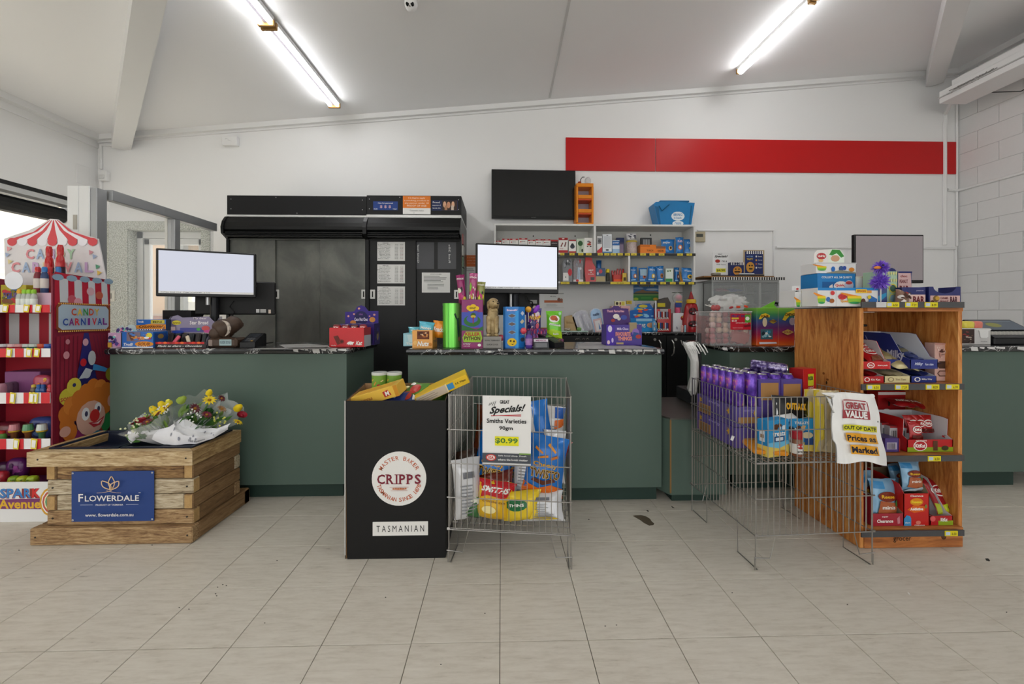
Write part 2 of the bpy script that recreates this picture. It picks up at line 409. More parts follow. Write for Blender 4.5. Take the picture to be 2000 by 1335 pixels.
# right wall of painted blockwork
blk = M(0xdedede, .6, var=.02, sc=20, bump=.5)
wr = B().box(XR+.006, XR+.25, YF, YB, -.08, CZ(XR)+.1, M(0xdcdcdc, .7))
wro = struct(wr, 'wall_right')
struct(B().box(XR-.0001, XR+.006, YF, 3.39, -.08, CZ(XR)+.05, wallm), 'wall_right.001')
bme = B().box(-.006, 0, .002, .393, .002, .198, blk, .0015).mesh('block')
bmh = B().box(-.006, 0, .002, .196, .002, .198, blk, .0015).mesh('block')
for r_ in range(20):
    y = YB; k = 0
    z = -.02+r_*.2
    if z > CZ(XR)-.02: break
    segs = [(YB-.2, bmh)]+[(YB-.2-.395*(k+1), bme) for k in range(2)] if r_ % 2 else [(YB-.395*(k+1), bme) for k in range(3)]
    for y, me in segs:
        o = bpy.data.objects.new('block', me); COL.objects.link(o); o.parent = wro; o.location = (XR+.006, y, z)
# ceiling
cb = B(); cb.prism([(XL-.2, CZ(XL-.2)), (XR+.25, CZ(XR+.25)), (XR+.25, CZ(XR+.25)+.1), (XL-.2, CZ(XL-.2)+.1)], 1, YF, YB+.22, ceilm)
struct(cb, 'ceiling')
# wall behind the camera: two piers and a beam, shop windows between
q = B().box(XL-.2, XR+.25, YF-.2, YF, 2.75, CZ(XR)+.2, wallm).box(XL-.2, XL+.5, YF-.2, YF, -.1, 2.75, wallm).box(XR-.5, XR+.25, YF-.2, YF, -.1, 2.75, wallm).box(-.15, .15, YF-.2, YF, -.1, 2.75, wallm)
struct(q, 'wall_front')
# cornices
def sl(p0, p1, w, h, m, name):           # bar with a sloping top following the ceiling, p = (x, y)
    (x0, y0), (x1, y1) = p0, p1; d_ = Vector((x1-x0, y1-y0)); nrm = Vector((-d_.y, d_.x)).normalized()*w/2
    vs = []
    for (x, y) in ((x0, y0), (x1, y1)):
        for s_ in (-1, 1):
            X, Y = x+nrm.x*s_, y+nrm.y*s_; vs += [(X, Y, CZ(X)-h), (X, Y, CZ(X)+.002)]
    return B().add(vs, [(0, 2, 3, 1), (4, 5, 7, 6), (0, 1, 5, 4), (2, 6, 7, 3), (0, 4, 6, 2), (1, 3, 7, 5)], m)
struct(sl((XL, YB-.03), (XR, YB-.03), .06, .055, trimm, ''), 'trim_2', clean=True)
struct(sl((XL, YB-.009), (XR, YB-.009), .018, .075, trimm, ''), 'trim_3', clean=True)
struct(sl((XL+.035, YF), (XL+.035, YB), .07, .06, trimm, ''), 'trim_4', clean=True)
struct(sl((XL+.008, YF), (XL+.008, YB), .016, .13, trimm, ''), 'trim_5', clean=True)
struct(sl((XR-.03, YF), (XR-.03, YB), .06, .06, trimm, ''), 'trim_6', clean=True)
# two timber beams running diagonally under the ceiling
def ends(pa, pb, off, ext):
    A, C = CP(*pa, off), CP(*pb, off); D = (C-A); return A, C+D*ext
def beam(pa, pb, w, h, name, ext):
    A, C = ends(pa, pb, h, ext); A.y = min(A.y, YB-.02)
    return struct(sl((A.x, A.y), (C.x, C.y), w, h, trimm, ''), name, clean=True)
b1 = beam((246, 296), (299, 0), .155, .17, 'trim_7', .5)
b2 = beam((1819, 170), (1870, 0), .15, .16, 'trim_8', .5)
q = B(); A = CP(262, 290, .18); q.cyl((A.x, A.y-.05, A.z), .012, .07, trimm, 8); q.build('beam_bolt', b1)
# ceiling sheet joint
A, C = ends((1071, 201), (1112, 0), 0, .8)
struct(sl((A.x, min(A.y, YB-.1)), (C.x, C.y), .022, .006, M(0xcfcfcf, .5), ''), 'trim_9', clean=True)
# steel lintel box along the right wall, with the conduit under it
xb, yb_ = PX(1834, 4.3), 4.3
za, zb_ = PZ(1834, 180, yb_), PZ(1834, 203, yb_)
q = B(); q.box(xb, xb+.30, YF, yb_, zb_, zb_+.13, trimm, .004).box(xb-.012, xb, YF, yb_, zb_+.055, zb_+.065, M(0xb9b9b9, .5)).box(xb+.03, XR, YF, yb_-.1, zb_+.13, zb_+.2, trimm)
lt = struct(q, 'trim_10')
q = B()
R = random.Random(4)
for k in range(14):
    y_ = yb_-.05-.03*k*.9; q.tube([(xb-.004, y_, zb_+.06+.03*R.random()), (xb-.006, y_-.05, zb_+.05+.04*R.random()), (xb-.004, y_-.12, zb_+.07+.02*R.random())], .004, M(0x8d8d8b, .6), 5)
q.build('peeling_tape', lt)

# ---------------------------------------------------------------- conduits and small fittings on the walls
def duct(name, pts, r, label, m=trimm, cat='conduit', sq=False):
    b = B().tube([Vector(p) for p in pts], r, m, 8); o = b.build(name); return tag(o, label, cat)
def WB(x, y, off=.012): Y = YB-off; return (PX(x, Y), Y, PZ(x, y, Y))
duct('wall_conduit', [(PX(1858, 4.36), 4.36, PZ(1858, 200, 4.36)), WB(1847, 222), WB(1845, 250), WB(1845, 478)], .02, 'white plastic conduit dropping across the right end of the red band')
duct('wall_conduit', [WB(1869, 205), WB(1869, 480)], .012, 'thin white conduit in the right corner of the back wall')
duct('wall_conduit', [WB(1850, 370), WB(1868, 372), (XR-.012, 4.5, PS(1875, 371, XR)[1]), (XR-.012, 3.5, PS(1875, 371, XR)[1])], .016, 'white pipe running level along the blockwork right wall')
duct('wall_conduit', [WB(1516, 483), WB(1866, 485), WB(1866, 640)], .014, 'white duct running level behind the grey monitor')
duct('wall_conduit', [WB(1362, 450, .008), WB(1511, 450, .008), WB(1511, 640, .008)], .011, 'thin white duct framing the wall above the pie warmer')
duct('wall_conduit', [WB(232, 283), WB(197, 283), WB(197, 330)], .016, 'white duct from the left beam down the room corner')
duct('wall_conduit', [WB(197, 352), WB(197, 440)], .016, 'white duct below the motion sensor in the left corner')
duct('loose_cable', [(xb+.28, 4.1, zb_+.02), (XR-.03, 4.0, zb_-.02), (XR-.02, 3.4, zb_+.05)], .005, 'thin black cable sagging below the white lintel at right', M(0x333333, .5), 'cable')
def wbox(name, x0, y0, x1, y1, dep, label, cat, m, Y=YB, bev=.004):
    X0, X1 = PX(x0, Y-dep), PX(x1, Y-dep); z0, z1 = PZ(x0, y1, Y-dep), PZ(x0, y0, Y-dep)
    o = B().box(X0, X1, -dep, 0, 0, z1-z0, m, bev).build(name, None, (0, Y, z0)); return tag(o, label, cat), X0, X1, z1-z0, -dep
a = wbox('motion_sensor', 192, 333, 207, 352, .05, 'white motion sensor in the top left room corner', 'sensor', trimm)
B().box(a[1]+.015, a[2]-.015, a[4]-.012, a[4], .02, .06, M(0xd0d0d0, .3), .004).build('sensor_lens', a[0])
a = wbox('alarm_box', 433, 265, 462, 283, .05, 'small white electrical box high on the back wall', 'box', trimm)
prints('scratch', front(a[1], 0, a[2]-a[1], a[3], a[4]), [('p', [(.25, .7), (.45, .72), (.25, .65)], 0x999999), ('p', [(.4, .6), (.7, .4), (.42, .55)], 0x999999)], a[0])
o = tag(B().box(-.006, 0, -.07, .07, -.1, .1, trimm, .002).build('wall_plate', None, (XL+.006, 4.44, PZ(185, 342, 4.44))), 'blank white cover plate beside the motion sensor', 'plate')
a = wbox('thermostat', 1358, 452, 1378, 472, .03, 'small beige wall thermostat right of the white shelves', 'thermostat', M(0xb5a98e, .5))
B().box(a[1]+.012, a[2]-.03, a[4]-.003, a[4], .055, .09, M(0x4a4c46, .3)).build('display', a[0])
# the red band: two sheets end to end
redm = M(0xc01a1c, .38, var=.04, sc=1.2)
for (a_, c_, t0, t1, b0, b1_, lb) in ((1105, 1280, 268.5, 270.5, 333, 334.5, 'shorter left sheet of the red band on the back wall'), (1281, 1869, 270.5, 277, 334.5, 339.5, 'long right sheet of the red band on the back wall')):
    Y = YB-.008; X0, X1 = PX(a_, Y), PX(c_, Y); z1 = PZ(a_, t0, Y); z0 = PZ(a_, b0, Y)
    tag(B().box(X0, X1-.002, -.006, .006, 0, z1-z0, redm, .001).build('red_band', None, (0, Y, z0)), lb, 'panel', 'red band sheets')
# glazed screen at left
XS = -2.78
ps0 = PS(200, 367, XS); sy0 = ps0[0]; zt = ps0[1]
pl = thing('aluminium_post', 'tall white aluminium post at the end of the glazed screen', 'post', (XS-.07, sy0, 0))
B().box(-.12, -.045, -.05, .03, 0, zt, alumw, .004).build('post', pl)
B().box(-.043, .03, -.05, .03, 0, zt, alumw, .004).build('post', pl)
B().box(.032, .075, -.045, .03, 0, zt-.01, alum, .003).build('side_cover', pl)
B().box(-.075, -.05, -.054, -.049, zt-.3, zt-.2, M(0xa8a49a, .5)).build('latch_plate', pl)
ys1 = 4.02; gs = thing('glazed_screen', 'grey aluminium framed glass screen receding from the white post to the cooler', 'screen', (XS, sy0+.04, 0)); L_ = ys1-sy0-.04
ym = PS(340, 425, XS)[0]-sy0-.04
B().box(-.03, .03, 0, L_, zt-.075, zt, alum, .003).build('top_rail', gs)
B().box(-.03, .03, ym-.03, ym+.03, .0, zt-.076, alum, .003).build('mullion', gs)
B().box(-.03, .03, 0, L_, 0, .1, alum).build('bottom_rail', gs)
B().box(-.003, .003, .01, ym-.03, .1, zt-.076, GLASS).build('pane', gs)
B().box(-.003, .003, ym+.03, L_-.01, .1, zt-.076, GLASS).build('pane', gs)
B().box(-.05, -.03, ym-.035, ym-.01, .0, zt-.07, M(0xe8e6df, .4)).build('hinge_strip', gs)
o = tag(B().box(-.05, .05, -.01, 0, -.06, .06, M(0xded9cc, .4), .003).build('light_switch', None, (PX(216, YB-.012), YB-.012, PZ(216, 578, YB))), 'square cream light switch on the pebbledash wall', 'switch')
B().box(-.02, .02, -.016, -.01, -.03, .03, M(0x8a8578, .4)).build('rocker', o)

# ---------------------------------------------------------------- ceiling lights
tubem = M(0xffffff, .4, emit=13.0, var=0); capm = M(0x9b7440, .5)
def fitting(pa, pb, label, ntube=2, w=.115, both=False, A=None, C=None):
    A = A or CP(*pa, .03); C = C or CP(*pb, .03); L = (C-A).length
    t = thing('batten_light', label, 'light', A, (0, math.atan(-CB), math.atan2(C.y-A.y, C.x-A.x)+PI/2), 'fluorescent battens on the ceiling')
    t.rotation_euler = ((C-A).to_track_quat('-Y', 'Z')).to_euler()
    B().box(-w/2, w/2, -L+.012, -.012, -.005, .03, M(0xdcdcdc, .4), .003).build('housing', t)
    B().box(-.012, .012, -L+.02, -.02, -.022, -.006, M(0x8d8890, .4)).build('reflector', t)
    for s_ in ((-1, 1) if ntube == 2 else (0,)):
        x_ = s_*w*.32
        B().tube([(x_, -L+.03, -.024), (x_, -.03, -.024)], .015 if ntube == 2 else .032, tubem, 10).build('tube', t)
    for y_ in (-.012, -L+.012): B().box(-w/2-.002, w/2+.002, y_-.012, y_+.012, -.042, .01, capm, .003).build('end_cap', t)
    return t
f1 = fitting((654, 204), (524, 46), 'twin tube batten light over the left counter, nearer the wall')
A, C = CP(523, 44, .03), CP(654, 204, .03); D = (A-C).normalized()
fitting(None, None, 'twin tube batten light at the top left, nearer the camera', A=A+D*.005, C=A+D*1.3)
f2 = fitting((1443, 138), (1588, -4), 'bright single batten light on the right of the ceiling', 1, .06)
A, C = CP(1443, 138, .03), CP(1588, -4, .03); D = (C-A).normalized(); L = (C-A).length
for k in range(3): fitting(None, None, ['nearest','middle','farthest'][k]+' batten light behind the camera in the right row', 1, .06, A=C+D*(.02+k*1.3), C=C+D*(1.25+k*1.3))  # unseen battens added behind the camera to brighten the room
A, C = CP(654, 204, .03), CP(524, 46, .03); D = (C-A).normalized(); L = (C-A).length
for k in range(3): fitting(None, None, ['nearest','middle','farthest'][k]+' batten light behind the camera in the left row', 2, .115, A=C+D*(1.36+k*1.3), C=C+D*(2.6+k*1.3))  # left row carried on out of view, battens added for extra light
# security camera
P_ = CP(803, -14, 0); sc_ = thing('security_camera', 'white dome security camera with two lenses on the ceiling', 'camera', P_)
B().lathe([(.055, 0), (.055, -.03), (.045, -.06)], trimm, n=24).build('mount', sc_, smooth=True)
o = B().ball((0, -.005, -.085), .046, .046, .05, trimm, 20, 12).build('dome', sc_, smooth=True)
for s_ in (-1, 1): B().cyl((s_*.017, -.045, -.11), .012, .012, M(0x0a0a0a, .1), 14, axis=1).build('lens', sc_)
B().cyl((0, -.047, -.125), .003, .012, M(0x222222, .2), 8, axis=1).build('sensor_dot', sc_)
# ================================================================ COUNTERS, COOLER, SHELVES
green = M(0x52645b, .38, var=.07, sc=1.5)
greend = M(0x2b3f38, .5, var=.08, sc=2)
edgew = M(0x8a6a3e, .6)
def marble_fac(n, l, src):
    v = mapped(n, l, src, (1, 1, 1)); z = noise_node(n, l, v, 3.2, 5, 2.5, .6)
    a = math_node(n, l, 'ABSOLUTE', math_node(n, l, 'SUBTRACT', z, .5), 0)
    z2 = noise_node(n, l, v, 9, 4, 1.5); b = math_node(n, l, 'ABSOLUTE', math_node(n, l, 'SUBTRACT', z2, .5), 0)
    return math_node(n, l, 'MINIMUM', a, math_node(n, l, 'ADD', b, .012))
marble = ramp_mat('marble_laminate', [(0, 0xd8d8d4), (.006, 0x77787a), (.016, 0x17181b), (.2, 0x0f1013)], marble_fac, .18, coords='World', coat=.3)
CT, CE = .927, .035
def slab(pts, z1, th, m, name, parent, r=.012):
    """worktop outline (counter-clockwise) with a rounded nosing"""
    b = B(); rings = []; cx = sum(p[0] for p in pts)/len(pts); cy = sum(p[1] for p in pts)/len(pts)
    def inset(p, d): v = Vector((cx-p[0], cy-p[1])); sx = d if v.x > 0 else -d; sy = d if v.y > 0 else -d; return (p[0]+sx, p[1]+sy)
    for (z, d) in ((z1-th, r*.6), (z1-th+r*.3, r*.2), (z1-th*.5, 0), (z1-r*.5, r*.15), (z1-r*.15, r*.5), (z1, r)): rings.append([(*inset(p, d), z) for p in pts])
    n = len(pts); vs = [v for r_ in rings for v in r_]
    fs = [(j*n+i, j*n+(i+1) % n, j*n+n+(i+1) % n, j*n+n+i) for j in range(len(rings)-1) for i in range(n)]
    fs += [tuple(range(n-1, -1, -1)), tuple(range((len(rings)-1)*n, len(rings)*n))]
    b.add(vs, fs, m); return b.build(name, parent, clean=True)
def wearing(name, items, parent, z=CT): 
    """pale worn-through patches of laminate, thin films on the top and nosing"""
    b = B()
    for pts in items:
        pts = [PF(x, y, z) for x, y in pts]; b.add([(x, y, z+.0006) for x, y in pts], [tuple(range(len(pts)))], M(0xa9a8a6, .35, var=.15, sc=30))
    return b.build(name, parent)
def nosing_wear(name, spans, Y, parent):
    b = B(); R = random.Random(7)
    for (xa, xb, w) in spans:
        x = xa
        while x < xb:
            s_ = R.uniform(6, 22); e_ = min(x+s_, xb)
            if R.random() < w:
                X0, X1 = PX(x, Y), PX(e_, Y); t = R.uniform(.3, 1); j = R.uniform(-.006, .006)
                b.add([(X0, Y-.0009, CT-.004), (X1+j, Y-.0009, CT-.004), (X1, Y-.0016, CT-.004-.026*t), (X0-j, Y-.0016, CT-.004-.026*t*R.uniform(.5, 1))], [(0, 1, 2, 3)], M(0xc9c8c6, .4, var=.1, sc=40))
            x = e_+R.uniform(1, 8)
    return tag(b.build(name, parent), kind='stuff')
# left counter
Y1 = 2.52; xa, xc = -2.36, PX(677, Y1)
c1 = thing('service_counter', 'long green service counter at left with worn black marble top', 'counter', group='green counters')
B().box(xa, xc, Y1, 3.05, .093, CT-CE-.001, green, .0015).build('body', c1)
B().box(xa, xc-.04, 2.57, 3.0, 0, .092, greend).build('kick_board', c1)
slab([(xa-.01, Y1-.025), (xc+.022, Y1-.025), (xc+.022, 3.07), (xa-.01, 3.07)], CT, CE, marble, 'worktop', c1)
wearing('worn_patch', [[(545, 673), (600, 671), (640, 674), (648, 680), (560, 680.5)], [(500, 680), (640, 678), (660, 681), (590, 682), (480, 682)]], c1)
nosing_wear('worn_edge', [(572, 602, 1), (610, 676, .8), (530, 570, .3)], Y1-.025, c1)
B().box(xc-.005, xc+.02, Y1+.1, Y1+.32, .03, .60, green, .002).build('end_panel', c1)
# middle counter
Y2 = 2.43; xa, xc = PX(797, Y2), PX(1292, Y2)
c2 = thing('service_counter', 'middle green service counter with black marble top chipped white along its edge', 'counter', group='green counters')
B().prism([(xa, Y2), (xc, Y2), (xc, Y2+.25), (xc-.22, 3.0), (xa, 3.0)], 2, .092, CT-CE-.001, green).build('body', c2)
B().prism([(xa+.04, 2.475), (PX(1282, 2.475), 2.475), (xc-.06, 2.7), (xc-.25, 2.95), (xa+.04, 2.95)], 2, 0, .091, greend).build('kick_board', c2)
slab([(xa-.006, Y2-.025), (xc+.008, Y2-.025), (xc+.008, Y2+.27), (xc-.22, 3.03), (xa-.006, 3.03)], CT, CE, marble, 'worktop', c2, .01)
wearing('worn_patch', [[(1145, 668), (1200, 669), (1270, 679), (1285, 681), (1130, 681), (1128, 672)]], c2)
nosing_wear('worn_edge', [(1130, 1150, 1), (1168, 1202, 1), (1205, 1290, .7)], Y2-.025, c2)
# right counter, behind the wooden display stand
Y3 = 2.56; xa = PX(1425, Y3)
c3 = thing('service_counter', 'right green service counter running behind the wooden display stand', 'counter', group='green counters')
xr_ = PX(1979, 2.6)+.6
B().box(xa, xr_, Y3, 3.15, .11, CT-CE-.001, green, .0015).build('body', c3)
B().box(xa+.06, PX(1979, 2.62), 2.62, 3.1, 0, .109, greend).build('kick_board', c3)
slab([(xa-.012, Y3-.025), (xr_+.02, Y3-.025), (xr_+.02, 3.17), (xa-.012, 3.17)], CT, CE, marble, 'worktop', c3)
nosing_wear('worn_edge', [(1410, 1440, .8), (1878, 2000, .6)], Y3-.025, c3)
# low bagging bench in the gap
Yl = 2.4; zl = PZ(1330, 815, Yl); xl0, xl1 = PX(1309, Yl), PX(1420, Yl)
lb = thing('bagging_bench', 'low green bagging bench with worn metal top in the gap', 'bench')
xl2 = PX(1291, Yl)+.012
B().prism([(xl0, Yl), (xl1, Yl), (xl1, 2.52), (PX(1425, Y3)-.02, 2.55), (PX(1425, Y3)-.02, 3.0), (xl2, 3.0), (xl2, Yl+.09)], 2, PZ(1330, 966, Yl), zl-.012, green).build('body', lb)
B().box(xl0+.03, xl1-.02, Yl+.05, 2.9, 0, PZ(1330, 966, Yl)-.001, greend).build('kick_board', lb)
B().prism([(xl0-.002, Yl-.004), (xl1, Yl-.004), (xl1, 3.0), (xl2, 3.0), (xl2, Yl+.088)], 2, zl-.011, zl, M(0x77736f, .28, .75, var=.2, sc=6)).build('worktop', lb)
B().box(xl0-.003, xl0+.006, Yl-.003, Yl, PZ(1330, 962, Yl), zl-.013, edgew).build('bare_edge', lb)
B().box(PX(1330, 2.9), PX(1368, 2.9), 2.75, 2.98, zl+.001, zl+.09, M(0x2e3032, .4), .004).build('bag_well', lb)
# white carrier bags hanging from a hook
hb = thing('carrier_bags', 'bundle of white plastic carrier bags hanging from a hook above the bench', 'bags', (PX(1352, 2.62), 2.62, 0))
def HP(x, y): return (PX(x, 2.62)-PX(1352, 2.62), 0, PZ(x, y, 2.62))
b = B(); n = 16; prof = [((1346, 668), 17, .018), ((1347, 676), 15, .03), ((1352, 688), 13, .035), ((1356, 705), 9, .03), ((1356, 735), 10, .03), ((1352, 760), 12, .035), ((1353, 770), 7, .02)]
vs = []
for (c_, w_, d_) in prof:
    x_, y_, z_ = HP(*c_); w = w_/F*2.62*.72
    for k in range(n): a = 2*PI*k/n; r_ = 1+.16*cos(5*a+z_*20); vs.append((x_+w*r_*cos(a), d_*r_*sin(a), z_+.006*sin(3*a)))
b.add(vs, [(j*n+k, j*n+n+k, j*n+n+(k+1) % n, j*n+(k+1) % n) for j in range(len(prof)-1) for k in range(n)], M(0xe9e9e6, .35, var=.1, sc=30)); b.build('bag', hb, smooth=True, clean=True)
b = B(); R = random.Random(3)
for k in range(9):
    x_, y_, z_ = HP(1336+k*4, 676+R.uniform(-3, 4)); b.tube([(x_, -.032, z_+.012), (x_+.012, -.042, z_-.012), (x_+.03, -.034, z_-.04)], .004, M(0xf2f2ef, .4, var=0), 5)
b.build('handle', hb)
B().tube([HP(1330, 664), HP(1333, 673), HP(1345, 676), HP(1364, 668), (HP(1366, 668)[0]+.03, .12, HP(1366, 668)[2])], .003, CHROME, 6).build('hook', hb)
po = tag(B().cyl((0, 0, 0), .012, CT-zl-.05+.13, M(0x3a3b3d, .4, .6), 10).build('steel_post', None, (PX(1366, 2.66), 2.66, zl)), 'thin dark steel post beside the hanging carrier bags', 'post')

# ---------------------------------------------------------------- black rolling-shutter cigarette coolers
gond = M(0x101112, .42, .0, var=.08, sc=5); 
def brushed(n, l, s): return noise_node(n, l, mapped(n, l, s, (1.6, 1.6, 1.1)), 1.6, 7, .6, .6)
panelm = ramp_mat('scuffed_steel', [(.3, 0x4a4c49), (.5, 0x5e605c), (.7, 0x74766f)], brushed, .42, .05, .25)
YC = 3.98; DC = YB-.02-YC
def gantry(name, label, x0, x1, panel, doors, loc_label):
    X0, X1 = PX(x0, YC), PX(x1, YC); t = thing(name, label, 'cabinet', (X0, YC, 0), group='black tobacco cabinets'); W = X1-X0
    zt = PZ(x0, 381, YC); zh = PZ(x0, 419, YC); zc = PZ(600, 425, YC); zs = PZ(600, 455, YC); zb = PZ(600, 466, YC)
    B().box(0, W, .0, DC, zh, zt, M(0x0f1013, .5, var=.04), .003).build('header_panel', t)
    b = B()
    for (u, v) in ((.03, .3), (.03, .8), (.5, .1), (.97, .3), (.97, .8), (.35, .9)): b.cyl((W*u, -.003, zh+(zt-zh)*v), .004, .003, M(0xb0b0b0, .3, .8), 8, axis=1)
    b.build('screw', t)['kind'] = 'stuff'
    B().box(.0, W, -.012, DC, zc+.003, zh-.001, M(0xd5d6d5, .3, .3), .003).build('lamp_strip', t)
    prof = [(.06, zs), (-.05, zs), (-.075, zs+.02), (-.075, zs+.05), (-.06, zs+.09), (-.03, zc-.005), (0, zc), (DC, zc), (DC, zs)]
    B().prism([(y, z) for y, z in prof], 0, .025, W-.012, gond).build('hood', t)
    b = B()
    for q in range(3): b.box(.03, W-.015, -.078-.002*q, -.04, zs-.016-.017*q, zs-.003-.017*q, gond, .004)
    b.build('shutter_slat', t)
    side = [(DC, .0), (-.01, .0), (-.01, zs-.06), (-.085, zs-.02), (-.09, zs+.04), (-.07, zs+.1), (-.03, zc), (.02, zc+.012), (DC, zc+.012)]
    B().prism(side, 0, 0, .024, M(0x101112, .3, .2)).build('side_panel', t)
    B().prism(side, 0, W-.011, W, M(0x101112, .3, .2)).build('side_panel', t)
    B().box(.025, W-.012, .06, DC, .1, zs-.02, M(0x101112, .5)).build('carcass', t)
    B().box(.025, W-.012, .0, .06, 0, .42, gond).build('lower_front', t)
    B().box(.025, W-.012, -.008, .05, .42, .45, gond, .004).build('sill', t)
    dt_ = PZ(600, 466, YC)-.0; n = len(doors)-1
    for k in range(n):
        a, c = PX(doors[k], YC)-X0, PX(doors[k+1], YC)-X0; y_ = .012+.022*(k % 2)
        dd = B().box(a, c+(.02 if k < n-1 else 0), y_, y_+.018, .452, dt_, panel, .002).build('door', t)
        yield t, dd, a, c, y_
    B().box(.025, W-.012, .002, .055, dt_+.001, zs-.065, panel).build('top_fascia', t)
def pull(dd, x, y, z):
    B().box(x-.024, x+.024, y-.006, y-.0005, z-.045, z+.045, M(0xd2d2cf, .35, .3), .004).build('handle', dd)
    B().box(x-.006, x+.006, y-.0075, y-.0062, z-.028, z+.028, M(0x121212, .5)).build('finger_slot', dd)
g1 = gantry('tobacco_cabinet', 'wide black sliding-door cabinet with blank header behind the left counter', 443, 716, panelm, (445, 532, 624, 716), '')
zz = PZ(536, 574, YC)
for k, (t, dd, a, c, y_) in enumerate(g1):
    if k == 1: pull(dd, a+.024, y_, zz)
    if k == 2: pull(dd, c-.03, y_, zz)
dark2 = M(0x131415, .4, .0, var=.1, sc=3)
tcab = None
gg = list(gantry('tobacco_cabinet', 'narrower black cabinet with price lists taped to its sliding doors', 716, 901, dark2, (717, 808, 899), ''))
t2 = gg[0][0]; X0 = t2.location.x
for k, (t, dd, a, c, y_) in enumerate(gg):
    pull(dd, a+.05 if k == 0 else c-.04, y_, zz)
def paper(name, x0, y0, x1, y1, Y, label, items, c=0xe8e8e6, cat='notice', th=.0012, gap=.0008, group=None, rot=0):
    X0, X1 = PX(x0, Y), PX(x1, Y); z0, z1 = PZ(x0, y1, Y), PZ(x0, y0, Y); w, h = X1-X0, z1-z0
    o = tag(B().box(-w/2, w/2, -th, 0, 0, h, M(c, .5, var=.02)).build(name, None, ((X0+X1)/2, Y-gap, z0), rot), label, cat, group)
    if items: prints('printed_text', front(-w/2, 0, w, h, -th-.0003), items, o)
    return o
yd = YC+.012
def plist(seed):
    R = random.Random(seed); it = [('t', 'PRICES', .3, .93, .2, .05, 0x444444)]
    for k in range(11):
        v = .86-k*.075
        it += [('t', R.choice(['Blue 25s', 'Gold 20s', 'Red soft 30', 'Menthol', 'Original', 'Classic', 'Filter 40']), .22+R.random()*.08, v, .34+R.random()*.1, .035, 0x555555),
               ('t', '%d.%02d' % (R.randint(18, 59), R.choice([50, 95, 0])), .7, v, .12, .035, 0x444444), ('t', '%d.%02d' % (R.randint(18, 59), 90), .88, v, .12, .035, 0x884444 if k % 3 else 0x333333)]
    return it
for k, (a, c, lb_) in enumerate(((472, 509, 'topmost white price list on the black cabinet door'), (516, 553, 'middle white price list on the black cabinet door'), (559, 596, 'lowest white price list on the black cabinet door'))):
    paper('price_list', 737, a, 791, c, yd, lb_, plist(k), group='price lists on the cabinet')
yd2 = YC+.034
for (a, c, s, lb_) in ((812, 848, 'Gold leaf', 'left grey plastic sleeve at the top of the right cabinet door'), (855, 891, 'Red 20s', 'right grey plastic sleeve at the top of the right cabinet door')):
    o = paper('price_sleeve', a, 473, c, 525, yd2, lb_, [], 0x55565a)
    X_ = .04 if a < 850 else -.0
    prints('handwriting', lambda u, v, e=0: Vector((-.075+.02*v+(0.09 if a > 850 else 0), -.0016-e, .05+u*.2)), [('t', s, .5, .5, .9, .9, 0xd8d8d8)], o)
paper('notice', 824, 532, 879, 571, yd2, 'white typed notice with a curled corner on the cabinet door', [('t', 'NOTICE TO CUSTOMERS', .5, .92, .4, .05, 0x333333)]+lines(5, .07, .5, .93, .85, 0x777777, 1, .4)+lines(4, .2, .15, .8, .45, 0x888888, 2, .35))
yh = YC
paper('header_sticker', 729, 393, 777, 410, yh, 'blue price sticker on the cabinet header', [('t', 'Not for personal', .5, .78, .6, .18, 0xf0f0f0), ('t', '$ $ $', .5, .38, .45, .34, 0xe0b8c0), ('t', 'FROM', .1, .12, .14, .12, 0xffffff), ('t', 'TODAY', .88, .12, .16, .12, 0xffffff)], 0x1f3f86, 'sticker')
paper('header_sticker', 787, 382.5, 841, 418, yh, 'orange and white notice on the cabinet header', [('r', 0, .34, 1, 1, 0xe07b24)]+[('t', s, .5, v, w, .1, 0xf8e0cc) for s, v, w in (('It is illegal to supply', .88, .6), ('a smoking product to', .74, .9), ('any person under 18', .6, .86), ('PROOF OF AGE', .46, .7))]+[('t', 'Customer notice', .5, .2, .5, .08, 0x888888)], 0xeeeeec, 'sticker')
paper('header_sticker', 843, 391, 894, 411, yh, 'dark blue sticker with a family photograph on the cabinet header', [('r', .4, .02, .98, .98, 0x3a2b25), ('e', .5, .6, .06, .3, 0xd9a98a), ('e', .65, .55, .07, .32, 0xc98f70), ('e', .82, .6, .06, .3, 0xe0b090), ('r', .5, .05, .6, .5, 0xb08060), ('r', .75, .05, .85, .5, 0xd0c0b0), ('t', 'Proud', .18, .8, .26, .16, 0xf0f0f0), ('t', 'supporter of', .19, .5, .32, .13, 0xf0f0f0), ('t', 'family life', .19, .22, .3, .14, 0xf0f0f0)], 0x1c2a56, 'sticker')
# packets clipped to the right flank of the cabinet
b = thing('packet_strip', 'hanging strip of small packets on the right flank of the black cabinet', 'strip', (PX(902, YC)+.006, YC-.04, 0)); R = random.Random(5)
for k in range(9):
    z0 = PZ(902, 655-k*22, YC); o = B().box(0, .014+.008*R.random(), -.03, .08, z0, z0+.1, M(R.choice([0xb9b9bd, 0x7a4a4a, 0xd6d3cc, 0x4a5a48, 0x90908c]), .3, var=.2, sc=25), .004).build('packet', b)

